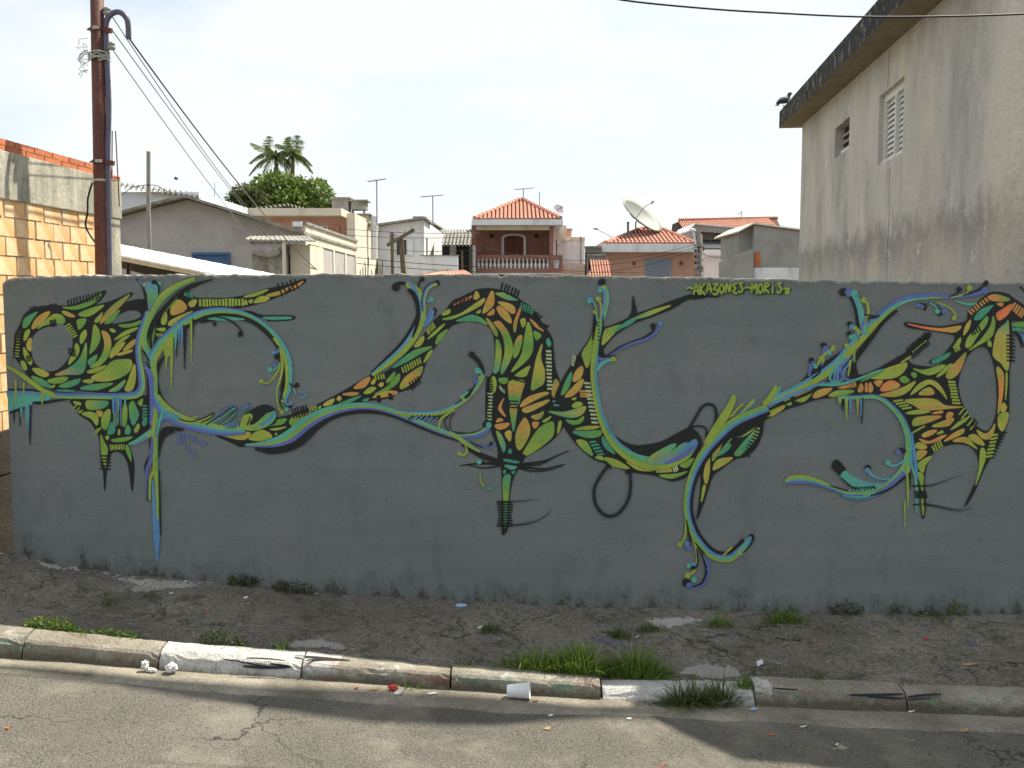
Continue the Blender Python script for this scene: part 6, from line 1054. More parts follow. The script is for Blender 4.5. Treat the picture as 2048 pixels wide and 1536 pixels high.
# peach house
D = 38; y = D-5; h = house('peach_house', 1305, D, 'peach house with red hip roof, white fascia and grey shutters')
pbox(h, 'wall', M_peach, 1218, 1395, 504.2, 640, D, 5, base=True); pbox(h, 'fascia', M_whitew, 1204, 1393, 487, 504, D-.6, 6.2)
eL, eR = WD(1212, 487, D-.6), WD(1391, 487, D-.6); a0, a1 = WD(1283, 459, D+2.2), WD(1322, 462, D+2.2); a1.z = a0.z; bL, bR = eL+Vector((0, 6.2, 0)), eR+Vector((0, 6.2, 0))
tile_face(h, eL, eR, a0, a1, 21, 7, M_clay); tile_face(h, bL, eL, a0, a0, 18, 6, M_clay); tile_face(h, eR, bR, a1, a1, 18, 6, M_clay); tile_face(h, bR, bL, a1, a0, 14, 5, M_clay)
for p, q in ((eL, a0), (eR, a1), (a0, a1), (bL, a0), (bR, a1)): ridge(h, p+Vector((0, 0, .03)), q+Vector((0, 0, .05)), .08, 8, M_clay)
sh_ = window(h, 1290, 1342, 517, 575, D-.01, M_bluegrey, M_bluegrey, 0, 'shuttered_window'); x0, x1, z0, z1 = fx(1293, D), fx(1339, D), fz(572, D), fz(519, D)
for i in range(16):
    z = lerp(z0, z1, (i+.5)/16)
    for a, b_ in ((x0, (x0+x1)/2-.02), ((x0+x1)/2+.02, x1)): MB().box(a, b_, y-.045, y-.02, z-.018, z+.012).build('slat', M_bluegrey, sh_)
for u in (1268, 1362): m = MB(); m.lathe([(.03, 0), (.06, .04), (.06, .1), (.03, .14)], WD(u, 530, D-.08), 8); m.build('wall_lamp', M_wood, h)
h = house('tiled_porch', 1195, 36, 'small steep red tiled porch roof left of the peach house', 'roof')
tile_face(h, WD(1178, 556, 35), WD(1223, 556, 35), WD(1181, 520, 36.2), WD(1221, 520, 36.2), 8, 7, M_clay); pbox(h, 'wall', M_cream, 1180, 1221, 545, 640, 35.6, 2, base=True); pbox(h, 'gate_post', M_dark, 1170, 1173, 505, 600, 35, .1, base=True)
for v0, v1, u0, u1, lab in ((492, 506, 1172, 1203, 'upper dark gutter shaped roof tank beside peach house'), (508, 519, 1175, 1212, 'lower dark weathered roof tank above the tiled porch')):
    h = thing('dark_tank', (fx(u0, 37), 32, fz(v1, 37)), lab, 'tank'); pbox(h, 'trough', M_slate, u0, u1, v0+3, v1, 37, .5); pbox(h, 'lid', M_fibro, u0-1, u1+1, v0, v0+3, 36.95, .6); pbox(h, 'support', M_conc2, u0+2, u1-2, v1+.2, v1+60, 37.1, .3)
# house with long red roof far behind
D = 52; h = house('long_roof_house', 1455, D, 'far house with a long red tiled roof behind the grey ones')
tile_face(h, WD(1354, 470, D), WD(1566, 463, D), WD(1358, 441, D+3), WD(1554, 437, D+3), 44, 6, M_clay); pbox(h, 'wall', M_whitew, 1376, 1560, 470, 600, D+.8, 5, base=True)
ppoly(h, 'gable_end', M_dwood, [(1351, 482), (1357, 443), (1376, 470), (1376, 482)], D+.3, 2); ridge(h, WD(1357, 440, D+3), WD(1555, 436, D+3), .1, 26, M_clay)
# grey house with slate roof
D = 42; h = house('slate_roof_house', 1435, D, 'grey concrete house with dark ribbed tile roof and white fascia')
ppoly(h, 'parapet', M_unf, [(1378, 463), (1391, 448), (1494, 458), (1494, 470), (1400, 463), (1395, 482), (1378, 482)], D+1, 4); ppoly(h, 'parapet_trim', M_whitew, [(1377, 461), (1390, 446), (1495, 456.5), (1495, 458.5), (1391, 448.5), (1378, 463)], D+.9, 4.3)
pbox(h, 'upper_wall', M_greyp, 1378, 1490, 463, 600, D+2, 3, base=True); tile_face(h, WD(1403, 498, D-.4), WD(1488, 498, D-.4), WD(1403, 481, D+1.9), WD(1488, 481, D+1.9), 13, 4, M_slate)
pbox(h, 'fascia', M_whitew, 1408, 1488, 499, 511, D-.4, .3); pbox(h, 'lower_wall', M_whitew, 1408, 1490, 511.3, 640, D, 2, base=True)
# unfinished building
D = 34; h = house('unfinished_building', 1540, D, 'unfinished grey rendered building with white base beside the stained house', 'building')
ppoly(h, 'render_wall', M_unf, [(1508, 450), (1640, 468), (1640, 535), (1508, 535)], D, 4); pbox(h, 'white_base', M_whitew, 1508, 1640, 535.2, 640, D-.04, 4, base=True)
ppoly(h, 'return_wall', M_unf, [(1478, 465), (1507.6, 449), (1507.6, 560), (1478, 560)], D+.4, 3); ppoly(h, 'stair_wall', M_unf, [(1440, 523), (1507, 497), (1507, 580), (1440, 580)], D-.3, .2)
p = [(1476, 465), (1508, 448), (1642, 466)]; 
for a, b_ in zip(p, p[1:]): A, B = WD(*a, D-.1), WD(*b_, D-.1); MB().prism([A, B, B+Vector((0, 0, .05)), A+Vector((0, 0, .05))], (0, 4, 0)).build('coping', M_cream, h)
bo = MB(); bo.box(-.1, .1, -.03, .03, -.045, .045); bo_me = bo.mesh('brick', M_brickred)
for i in range(5):
    for j in range(1 if i % 2 else 1): o = link('brick', bo_me, h); o.location = (fx(1515, D)+R.uniform(-.02, .02), D-5.005, fz(530-i*5.6, D))
# concrete lamp pole with tangled wires
D = 29; h = thing('utility_pole', (fx(1398, D), D-5, GZ), 'grey concrete utility pole tangled with wires beside peach house', 'pole')
MB().tube([(fx(1399, D), D-5, GZ), WD(1398, 550, D), WD(1396, 462, D)], [.1, .09, .07], 10).build('shaft', M_conc2, h); MB().tube([WD(1386, 462, D-.1), WD(1389, 476, D-.1), WD(1394, 500, D-.1)], .03, 8).build('lamp_arm', M_whitew, h)
MB().lathe([(.05, 0), (.09, .03), (.08, .08), (.03, .1)], WD(1386, 464, D-.1), 10).build('lamp_head', M_whitew, h); MB().tube([WD(1404, 552, D-.12), WD(1405, 520, D-.12), WD(1403, 468, D-.12)], .016, 6).build('pipe', M_cream, h); m = MB()
for k in range(16): a = R.uniform(490, 552); m.tube(catmull([WD(1392+R.uniform(-6, 4), a, D-.12), WD(1396+R.uniform(-8, 12), a+R.uniform(-8, 8), D-.15), WD(1402+R.uniform(-4, 10), a+R.uniform(-12, 12), D-.12)], 3), .008, 4)
m.build('wire_tangle', M_black, h)
for v in (505, 516, 528): m = MB(); m.lathe([(.02, 0), (.03, .02), (.03, .06), (.015, .08)], WD(1391, v, D-.13), 8); m.build('insulator', M_dark, h)
# street lamp far away
D = 55; h = thing('street_lamp', (fx(1236, D), D-5, GZ), 'far street lamp arm reaching left above the peach house eave', 'street lamp')
MB().tube(catmull([(fx(1240, D), D-5, GZ), WD(1240, 500, D), WD(1232, 480, D), WD(1210, 466, D), WD(1196, 458.5, D)], 4), .035, 6).build('arm', M_metal, h); MB().prism([WD(1186, 456, D), WD(1197, 456.5, D), WD(1196, 460, D), WD(1189, 458.6, D)], (0, .25, 0)).build('lamp_head', M_metal, h)
# roof antennas
def antenna(u, v0, v1, D, ua, ub, va, vb, lab, n=7):
    h = thing('roof_antenna', WD(u, v1, D), lab, 'antenna'); MB().tube([WD(u, v1, D), WD(u-.7, v0, D)], .022, 6).build('mast', M_metal, h); A, B = WD(ua, va, D), WD(ub, vb, D); MB().tube([A, B], .018, 6).build('boom', M_metal, h)
    for k in range(n): c0 = A.lerp(B, k/(n-1)); L = .28-.02*k; MB().tube([c0+Vector((-.02, -L, 0)), c0+Vector((.02, L, 0))], .008, 5).build('element', M_metal, h)
antenna(754, 360, 452, 33, 736, 771, 363, 358, 'tall leftmost roof antenna above the water tanks')
antenna(866, 391, 452, 37, 842, 886, 394, 390, 'roof antenna above the right end of the white house')
antenna(1047, 377, 404, 43, 1030, 1067, 379, 376, 'antenna standing on the apex of the brick house roof')
antenna(1483, 422, 441, 55, 1474, 1484, 430, 424, 'tiny antenna on the long far red roof', 4)
o = thing('roof_rod', WD(1079, 420, 43), 'bare upright rod on the right slope of the brick house roof', 'antenna'); MB().tube([WD(1079, 422, 43), WD(1079, 383, 43)], .02, 6).build('rod', M_metal, o); MB().lathe([(.04, 0), (.045, .03), (.03, .06)], WD(1079, 422, 43), 8).build('foot', M_metal, o)
o = thing('roof_rod', WD(429, 410, 24), 'hair thin bare rod above the ridge of the grey gable house', 'antenna'); MB().tube([WD(428, 412, 24), WD(430, 366, 24)], .008, 5).build('rod', M_metal, o); MB().lathe([(.02, 0), (.02, .03), (.01, .05)], WD(428, 412, 24), 8).build('foot', M_metal, o)
def dish(c, axis, r, depth, mat, lab, base, name='satellite_dish', n=24, spokes=0, arm=1.0, th=.012):
    h = thing(name, base, lab, 'satellite dish'); ax = Vector(axis).normalized(); a = ax.cross(Vector((0, 1, .1))).normalized(); b = ax.cross(a); c = Vector(c); m = MB(); rings = 7; vs = []
    for side in (0, 1):
        for i in range(rings): q = r*i/(rings-1); vs += [c+(a*math.cos(k*2*math.pi/n)+b*math.sin(k*2*math.pi/n))*max(q, .001)+ax*(depth*(q/r)**2-side*th) for k in range(n)]
    fs = [(s*rings*n+i*n+k, s*rings*n+i*n+(k+1) % n, s*rings*n+(i+1)*n+(k+1) % n, s*rings*n+(i+1)*n+k) for s in (0, 1) for i in range(rings-1) for k in range(n)]+[((rings-1)*n+k, (rings-1)*n+(k+1) % n, (2*rings-1)*n+(k+1) % n, (2*rings-1)*n+k) for k in range(n)]
    m.add(vs, fs); m.build('reflector', mat, h, smooth=True); f = c+ax*arm
    MB().tube(catmull([c+a*r*.1, c+ax*arm*.6+a*r*.12, f], 4), .014, 6).build('feed_arm', M_metal, h); MB().tube([f+ax*.1, f-ax*.06], [.05, .035], 8).build('feed_horn', M_metal, h)
    for k in range(spokes): t = k*2*math.pi/spokes+.4; MB().tube([c-ax*th+(a*math.cos(t)+b*math.sin(t))*q*r+ax*(depth*q*q-th*2) for q in (.05, .35, .7, 1.0)], .012, 5).build('rib', M_metal, h)
    MB().tube([c-ax*.02, c-ax*.18, Vector(base)], .03, 8).build('mast', M_metal, h); return h
dish(WD(1116, 420, 43), (.45, -.80, .30), .25, .06, M_whitew, 'small white satellite dish at the right end of the brick house eave', WD(1118, 437, 42.6), arm=.24)
M_mesh = simple('dish mesh', (.19, .215, .19), .6)
dish(WD(1277, 438, 39.5), (.56, -.42, .70), .96, .26, M_mesh, 'large mesh satellite dish above the peach house roof', WD(1272, 486, 38.8), spokes=10, arm=.85)
o = thing('vent_pipe', WD(1256, 470, 38.5), 'short dark vent pipe left of the large dish', 'pipe'); MB().tube([WD(1256, 478, 38.5), WD(1256, 446, 38.5)], .045, 10).build('pipe', M_slate, o); MB().lathe([(.06, 0), (.06, .03), (.03, .05)], WD(1256, 446, 38.5), 10).build('cap', M_slate, o)
# wires over the yards
for (a, b_, D, sag, lab) in (((690, 458), (960, 466), 27, .05, 'topmost wire before the white house'), ((690, 470), (952, 474), 27, .05, 'second wire from the top before the white house'), ((700, 492), (960, 500), 26, .08, 'wire crossing the open shutter window'), ((690, 512), (1010, 535), 24, .05, 'long wire falling right across the yard wall'), ((690, 524), (1010, 545), 24, .05, 'lowest wire above the wall before the white house'), ((940, 488), (1400, 486), 30, .5, 'wire sagging across the arched door'), ((1180, 545), (1394, 497), 29, .15, 'wire rising to the utility pole across peach wall'), ((1180, 532), (1394, 494), 29, .1, 'upper wire rising to the utility pole'), ((1404, 506), (1442, 516), 29, .03, 'short wire from the pole to the stair wall'), ((1120, 540), (1290, 545), 31, .03, 'wire low over the tiled porch')):
    cable('yard_wire', [WD(*a, D), WD(*b_, D)], .0075 if D > 25 else .009, lab, sag, M_black, 12, 'wire', 'thin wires over the back yards')
# ------------------------------------------------------------------ trees
def leaf_material(name, c1, c2):
    m, n, l, b = newmat(name); at = n.new('ShaderNodeAttribute'); at.attribute_name = 'paint'; s = n.new('ShaderNodeSeparateColor'); l.new(at.outputs['Color'], s.inputs[0])
    col = ramp(n, l, s.outputs[0], [(0, c1), (1, c2)]); l.new(col, b.inputs['Base Color']); b.inputs['Roughness'].default_value = .55; b.inputs['Specular IOR Level'].default_value = .35
    tr_ = n.new('ShaderNodeBsdfTranslucent'); l.new(col, tr_.inputs['Color']); mx_ = n.new('ShaderNodeMixShader'); mx_.inputs[0].default_value = .28; o = n['Material Output']; l.new(b.outputs[0], mx_.inputs[1]); l.new(tr_.outputs[0], mx_.inputs[2]); l.new(mx_.outputs[0], o.inputs['Surface']); return m
M_leaf = leaf_material('mango leaves', (.035, .085, .015), (.27, .36, .08)); M_leaf2 = leaf_material('olive leaves', (.05, .07, .02), (.13, .15, .045)); M_palm = leaf_material('palm leaflets', (.06, .12, .035), (.28, .31, .12))
M_bark = P_('bark', (.13, .10, .07), (.22, .18, .13), 12, .95, None, bump=.6)
def leafy(m, blobs, n, size, rr):
    tot = sum(b[3]*b[4]*b[5] for b in blobs)
    for (cx, cy, cz, rx, ry, rz) in blobs:
        for k in range(int(n*rx*ry*rz/tot)):
            while True:
                p = Vector((rr.uniform(-1, 1), rr.uniform(-1, 1), rr.uniform(-1, 1)))
                if .2 < p.length < 1: break
            p = p*(p.length**-.55); 
            if p.length > 1.12: p *= 1/p.length
            w = 1+.16*noise.noise(p*3.1+Vector((cx, cy, cz)))+.1*noise.noise(p*7+Vector((cz, cx, 0))); c = Vector((cx+p.x*rx*w, cy+p.y*ry*w, cz+p.z*rz*w))
            d = (p+Vector((rr.uniform(-.7, .7), rr.uniform(-.7, .7), rr.uniform(-1.2, .3)))).normalized(); s = d.cross(Vector((rr.uniform(-1, 1), rr.uniform(-1, 1), rr.uniform(-1, 1)))).normalized()
            L = size*rr.uniform(.7, 1.3); q = rr.random(); col = (q, 0, 0, 1)
            m.add([c-s*L*.05, c+d*L*.45+s*L*.2, c+d*L, c+d*L*.45-s*L*.2], [(0, 1, 2, 3)], [col]*4)
rr = random.Random(11); D = 45; sc_ = D/2000
def blob(u, v, ru, rv, dy=0, D=45): c = WD(u, v, D); s = D/2000; return (c.x, c.y+dy, c.z, ru*s, max(ru, rv)*s*.9, rv*s)
tr1 = thing('mango_tree', (fx(565, D), D-5, GZ), 'dense rounded dark green tree crown below the palms', 'tree')
m = MB(); leafy(m, [blob(553, 385, 46, 36), blob(520, 398, 34, 30, -.3), blob(592, 392, 38, 34, .2), blob(632, 396, 32, 34), blob(574, 410, 70, 28), blob(645, 408, 18, 20), blob(540, 360, 14, 12), blob(605, 366, 12, 11), blob(650, 385, 9, 9), blob(500, 380, 12, 11), blob(575, 362, 10, 10)], 9000, .24, rr); m.build('crown', M_leaf, tr1, fixn=False)['kind'] = 'stuff'
MB().tube([(fx(570, D), D-5, GZ), WD(572, 480, D), WD(565, 425, D)], [.22, .18, .12], 10).build('trunk', M_bark, tr1)
for q in ((540, 395), (600, 398), (630, 402)): MB().tube([WD(570, 450, D), WD((570+q[0])/2, 425, D), WD(*q, D)], [.12, .08, .03], 7).build('limb', M_bark, tr1)
tr2 = thing('olive_tree', (fx(480, 42), 37, GZ), 'loose grey green tree behind the gable at the left of the crown', 'tree')
m = MB(); leafy(m, [blob(492, 398, 22, 26, 0, 42), blob(470, 400, 14, 16, 0, 42), blob(478, 390, 6, 16, 0, 42), blob(510, 402, 20, 20, 0, 42)], 1500, .22, rr); m.build('crown', M_leaf2, tr2, fixn=False)['kind'] = 'stuff'
MB().tube([(fx(485, 42), 37, GZ), WD(486, 440, 42), WD(490, 405, 42)], [.14, .1, .04], 8).build('trunk', M_bark, tr2)
def palm(u, vbase, vtop, D, fronds, lab, lean=0):
    t = thing('palm_tree', (fx(u, D), D-5, GZ), lab, 'palm'); top = WD(u, vtop, D); MB().tube([(fx(u+lean, D), D-5, GZ), WD(u+lean*.6, vbase, D), top], [.14, .11, .085], 10).build('trunk', M_bark, t)
    MB().tube([top-Vector((0, 0, .25)), top+Vector((0, 0, .25)), top+Vector((0, 0, .5))], [.085, .1, .05], 8).build('crown_shaft', M_palm, t)
    for k, (du, dv, mu, mv, dy) in enumerate(fronds):            # tip and mid offsets in picture units, dy = metres towards or away
        s = D/2000; tip = top+Vector((du*s, dy, -dv*s)); mid_ = top+Vector((mu*s, dy*.5, -mv*s)); q = catmull([tuple(top+Vector((0, 0, .3))), tuple(mid_), tuple(tip)], 9); m = MB(); m.tube(q, [.022*(1-.8*i/(len(q)-1)) for i in range(len(q))], 5); m.c = [(.6, 0, 0, 1)]*len(m.v)
        for i in range(2, len(q)):
            p0 = Vector(q[i-1]); dr_ = (Vector(q[i])-p0).normalized(); f = i/len(q); Lf = .38*math.sin(math.pi*(.18+.8*f))+.06
            for sd_ in (-1, 1):
                for rep in range(3):
                    pp_ = p0+dr_*(Vector(q[i])-p0).length*rep/3; side = dr_.cross(Vector((0, 0, 1))); side = (side.normalized() if side.length > .1 else Vector((0, 1, 0)))*sd_
                    d = (dr_*.75+side*.75+Vector((rr.uniform(-.1, .1), rr.uniform(-.2, .2), -.75+rr.uniform(-.35, .25)))).normalized(); wv = d.cross(side).normalized()*.014; e = pp_+d*Lf*rr.uniform(.8, 1.1); g_ = rr.random()
                    m.add([pp_-wv, pp_+wv, pp_.lerp(e, .6)+wv*.9, e, pp_.lerp(e, .6)-wv*.9], [(0, 1, 2, 3, 4)], [(g_, 0, 0, 1)]*5)
        m.build('frond', M_palm, t, fixn=False)
palm(552, 352, 322, 48, [(-16, -50, -14, -30, .3), (-46, -34, -26, -26, -.2), (-54, 2, -30, -14, .2), (-50, 28, -30, 2, -.3), (-36, 34, -22, 6, .8), (24, -14, 14, -18, -.4), (28, 14, 18, -6, .5), (10, 22, 10, 4, -.9), (-6, -22, -4, -18, -1.1), (-18, 18, -14, 0, -1.1), (20, 30, 16, 6, .9), (-40, -14, -24, -18, 1.0)], 'left palm with fronds sweeping left above the tree crown', 3)
palm(586, 352, 320, 48, [(-10, -48, -8, -28, .4), (12, -46, 10, -28, -.3), (-34, -32, -20, -28, .2), (36, 22, 22, 2, .3), (28, 4, 16, -6, -.6), (-18, 22, -12, 0, .5), (40, 12, 24, -4, -.5), (-22, 6, -14, -10, -.8), (2, -30, 2, -18, .9), (8, 20, 8, 2, -.9), (-8, -40, -3, -26, -.3)], 'right palm with two upright fronds and one drooping right', -2)
# small weeds and cactus on the yard behind the wall
M_dry = leaf_material('yard weeds', (.06, .07, .035), (.14, .14, .08))
o = thing('yard_shrub', (fx(745, 12), 7, -1.2), 'spindly dry stems poking over the wall below the louvred window', 'plant')
for k in range(12): u = 722+rr.uniform(0, 40); a = WD(u, 600, 12); b_ = WD(u+rr.uniform(-8, 8), 512+rr.uniform(0, 30), 12); m = MB(); m.tube(catmull([tuple(a), tuple(a.lerp(b_, .5)+Vector((rr.uniform(-.03, .03), 0, 0))), tuple(b_)], 4), [.008]*4+[.006]*4+[.003], 5); m.c = [(rr.random(), 0, 0, 1)]*len(m.v); m.build('stem', M_dry, o, fixn=False)
h = thing('corrugated_gate', (fx(850, 14), 9, -1.2), 'flat orange tinted sheet roof edge low over the wall', 'roof'); corrugated(h, 'sheet', M_clay, WD(835, 551, 14), WD(945, 549, 14), WD(930, 540, 16), WD(850, 545, 16), 14, .008); MB().bar(WD(838, 549, 14), WD(900, 538, 14), .02).build('bar', M_cream, h)
# flying bird
c0 = WD(352, 358, 16); o = thing('flying_bird', c0, 'tiny bird flying above the white shed', 'bird'); MB().tube([c0+Vector((-.04, 0, .01)), c0, c0+Vector((.035, 0, -.012))], [.004, .014, .003], 8).build('body', M_bird, o, smooth=True)
for s in (-1, 1): MB().prism([c0+Vector((-.012, 0, .005)), c0+Vector((.012, 0, .0)), c0+Vector((.03, s*.06, .02)), c0+Vector((-.01, s*.05, .03))], (0, 0, .003)).build('wing', M_bird, o)
# ------------------------------------------------------------------ weeds, litter and paint marks in the foreground
def height(x, y):
    if y > YB: return pave_h(x, y)
    if y > YF-.004: return kback_z(x)+.002
    if y > YG: return lerp(kback_z(x), kbot_z(x), (YF-.004-y)/(YF-.004-YG))
    if y > YA: return gut_h(x, y)
    return road_h(x, y)
def gp(u, v, lift=0.0):                  # point of the ground seen at a photo position
    d = ray(u, v); lo, hi = 2.2, 7.0; t = lo; last = lo
    while t < hi:
        P = EYE+d*t
        if P.y > -.002 or P.z < height(P.x, P.y): break
        last = t; t += .02
    a, b_ = last, t
    for _ in range(18):
        m_ = (a+b_)/2; P = EYE+d*m_
        if P.y > -.002 or P.z < height(P.x, P.y): b_ = m_
        else: a = m_
    P = EYE+d*a; return P-d.normalized()*lift+Vector((0, 0, lift*.3))
def grass_material(name, c1, c2): return leaf_material(name, c1, c2)
M_grass = grass_material('green grass', (.06, .12, .015), (.20, .30, .04)); M_weed = grass_material('dull weeds', (.045, .075, .016), (.13, .17, .045)); M_straw = grass_material('dry straw', (.30, .27, .18), (.52, .49, .36)); M_moss = grass_material('wall moss', (.03, .05, .012), (.09, .12, .03))
rg = random.Random(21)
def blade(m, p, d, L, w, droop, seg=4):
    d = Vector(d).normalized(); s = d.cross(Vector((0, 0, 1))); s = s.normalized() if s.length > .05 else Vector((1, 0, 0)); a = rg.uniform(-.9, .9); s = (s*math.cos(a)+Vector((0, 1, 0))*math.sin(a)).normalized(); q = rg.random(); vs = []; c = Vector(p)
    for i in range(seg+1):
        t = i/seg; ww = w*(1-t)**.7*(.6+.4*min(1, t*4)); vs += [c-s*ww, c+s*ww]; d = (d+Vector((0, 0, -droop/seg*1.3))).normalized(); c = c+d*L/seg
    m.add(vs, [(2*i, 2*i+1, 2*i+3, 2*i+2) for i in range(seg)], [(q, 0, 0, 1)]*len(vs))
def tuft(u, v, wpx, hpx, n, lab, mat=None, w=.0028, spread=.6, droop=.9, rows=6, straw=0, name='grass_tuft', v2=None):
    c = gp(u, v); s = (c.y+5)/2000; o = thing(name, c, lab, 'grass' if 'grass' in name else 'weeds'); m = MB(); st = MB()
    for k in range(n):
        uu = u+rg.gauss(0, .28)*wpx; vv = v+rg.uniform(-rows, rows)+((v2-v)*(uu-u)/wpx if v2 else 0); p = gp(uu, vv); f = max(.25, 1-abs(uu-u)/wpx*1.1); L = hpx*s*f*rg.uniform(.45, 1.1)
        d = Vector(((uu-u)/wpx*spread*1.5+rg.uniform(-.5, .5)*spread, rg.uniform(-.6, .5)*spread, 1)); blade(st if k < straw else m, p-Vector((0, 0, .004)), d, L*(1.3 if k < straw else 1), w*rg.uniform(.6, 1.2), droop*rg.uniform(.3, 1.2))
    m.build('blades', mat or M_grass, o, fixn=False)['kind'] = 'stuff'
    if straw: st.build('dry_stalks', M_straw, o, fixn=False)['kind'] = 'stuff'
    return o
def weeds(u, v, wpx, hpx, n, lab, mat=None, size=.014, name='weed_clump', v2=None):
    c = gp(u, v); s = (c.y+5)/2000; o = thing(name, c, lab, 'weeds'); m = MB()
    for k in range(n):
        a = rg.uniform(-1, 1); uu = u+a*wpx/2; p = gp(uu, v+rg.uniform(-3, 4)+((v2-v)*a if v2 else 0)); h_ = hpx*s*rg.random()**1.4*(1-a*a*.6); c = p+Vector((rg.uniform(-.012, .012), -rg.uniform(0, .02), h_)); d = Vector((rg.uniform(-1, 1), rg.uniform(-1, .3), rg.uniform(-.2, .9))).normalized(); sv = d.cross(Vector((rg.uniform(-1, 1), rg.uniform(-1, 1), .3))).normalized(); L = size*rg.uniform(.5, 1.2); q = rg.random()
        m.add([c-sv*L*.1, c+d*L*.5+sv*L*.32, c+d*L, c+d*L*.5-sv*L*.32], [(0, 1, 2, 3)], [(q, 0, 0, 1)]*4)
    m.build('leaves', mat or M_weed, o, fixn=False)['kind'] = 'stuff'
    st = MB()
    for k in range(max(3, n//40)): p = gp(u+rg.uniform(-.4, .4)*wpx, v); blade(st, p, (rg.uniform(-.5, .5), rg.uniform(-.5, .2), 1), hpx*s*1.2, .0015, .5)
    st.build('stems', M_weed, o, fixn=False); return o
weeds(490, 1168, 60, 22, 260, 'mossy weed clump against the wall foot left of the second one', M_moss); weeds(590, 1183, 90, 22, 320, 'wider mossy weed clump against the wall foot below the long vine', M_moss, v2=1188)
weeds(105, 1258, 105, 26, 520, 'bright sunlit leafy weeds on the pavement edge at the far left', M_grass, .016, v2=1262); tuft(165, 1270, 60, 26, 50, 'pale grass blades behind the second kerb stone', M_grass, .0022, 1.3, .8); weeds(235, 1272, 90, 16, 260, 'flat sunlit weeds along the back of the second kerb stone', M_grass, .014, v2=1278)
weeds(216, 1208, 26, 26, 110, 'small dark weed in a pavement crack at the left', M_weed, .012); weeds(305, 1194, 36, 12, 70, 'faint low weed near the wall at the left', M_weed, .011)
weeds(450, 1288, 90, 34, 330, 'dull weeds with white stalks behind the white kerb stone', M_weed, .014, v2=1292); tuft(395, 1282, 40, 36, 26, 'dry white stalks behind the white kerb stone', M_straw, .0016, .9, .6, name='dry_stalks'); tuft(565, 1298, 36, 30, 60, 'small grass tuft at the tip of the pale cement patch', M_grass, .002)
weeds(612, 1235, 20, 9, 40, 'tiny weed alone mid pavement left of centre', M_weed, .010); tuft(978, 1264, 46, 26, 130, 'grass tuft on open pavement below the middle creature', M_weed, .002); tuft(1005, 1290, 40, 16, 50, 'sparse thin weeds just left of the big grass patch', M_weed, .0018, v2=1292)
tuft(925, 1332, 70, 20, 46, 'sunlit blades behind the chipped kerb joint', M_grass, .0018, v2=1336)
for uu, vv, ww, hh, nn, lb in ((1075, 1335, 120, 46, 330, 'left part of the long green grass strip behind the kerb'), (1160, 1342, 110, 64, 480, 'tallest middle part of the long green grass strip'), (1270, 1350, 110, 64, 480, 'right part of the long green grass strip ending at the low kerb')): tuft(uu, vv, ww*1.1, hh*1.25, int(nn*1.5), lb, M_grass, .003, .8, .9, 10, 14, v2=vv+8)
tuft(1240, 1275, 50, 34, 150, 'grass tuft before the purple paint stain', M_weed, .0022, v2=1285); tuft(1296, 1262, 56, 26, 150, 'grass tuft right of the purple paint stain', M_weed, .0022, v2=1255); tuft(1180, 1235, 24, 22, 40, 'thin weed at a crack near the wall, centre right', M_weed, .0016)
tuft(1437, 1250, 52, 40, 140, 'spiky grass tuft near the wall under the hanging swirl', M_grass, .0024, 1.0); tuft(1572, 1244, 78, 42, 300, 'largest grass tuft against the wall foot', M_grass, .0024, .9); weeds(1692, 1226, 64, 26, 220, 'dark weeds at the wall foot right of the largest tuft', M_moss); weeds(1790, 1226, 26, 20, 70, 'tiny weed clump at the wall foot between two others', M_moss); weeds(1912, 1229, 40, 34, 160, 'weed clump at the wall foot near the right edge', M_weed); weeds(1850, 1229, 60, 9, 90, 'flat moss line at the wall foot, right side', M_moss)
tuft(1385, 1409, 130, 84, 480, 'big dark long bladed tuft growing from the gutter', M_weed, .0034, 1.2, 1.3, 5, 8, v2=1411); tuft(1440, 1398, 70, 90, 130, 'long blades leaning over the white kerb at the tuft end', M_weed, .0026, 1.1, 1.2, 5); tuft(1492, 1372, 44, 34, 150, 'short grass tuft on the broken kerb joint', M_grass, .0024, v2=1374)
weeds(1545, 1348, 26, 18, 70, 'small weed behind the kerb right of the broken joint', M_weed, .011); weeds(1610, 1353, 90, 18, 170, 'line of low weeds behind the right kerb stone', M_weed, .011, v2=1356); tuft(1815, 1368, 50, 24, 44, 'thin dry weed in the last kerb joint', M_weed, .0016); tuft(1700, 1356, 16, 16, 20, 'yellow sprig behind the right kerb stone', M_grass, .0016)
tuft(818, 1377, 40, 40, 20, 'few green blades in the gutter beside the red wrapper', M_grass, .0026, 1.1, .8, 2)

# paper cup lying in the gutter
M_cup = simple('white plastic', (.74, .75, .76), .4, var=.08); M_paper = plaster('crumpled paper', (.62, .60, .58), (.78, .76, .74), 20, .8, None, bump=.2)
c = gp(1036, 1397); c.z += .033; o = thing('plastic_cup', c, 'white plastic cup lying on its side in the gutter', 'cup'); ax = Vector((.99, -.1, .06)).normalized(); m = MB()
def ring(r, t, n=22): a = ax.cross(Vector((0, 0, 1))).normalized(); b_ = ax.cross(a); return [c+ax*t+(a*math.cos(k*2*math.pi/n)+b_*math.sin(k*2*math.pi/n))*r for k in range(n)]
prf = [(.001, -.045), (.024, -.045), (.0255, -.043), (.0335, .044), (.0355, .045), (.0355, .049), (.0335, .049), (.0325, .044), (.0245, -.041), (.001, -.041)]; n_ = 22
m.v = [tuple(p) for r, t in prf for p in ring(r, t)]; m.f = [(i*n_+k, i*n_+(k+1) % n_, (i+1)*n_+(k+1) % n_, (i+1)*n_+k) for i in range(len(prf)-1) for k in range(n_)]; m.mi = [0]*len(m.f); m.build('cup_wall', M_cup, o, smooth=True)
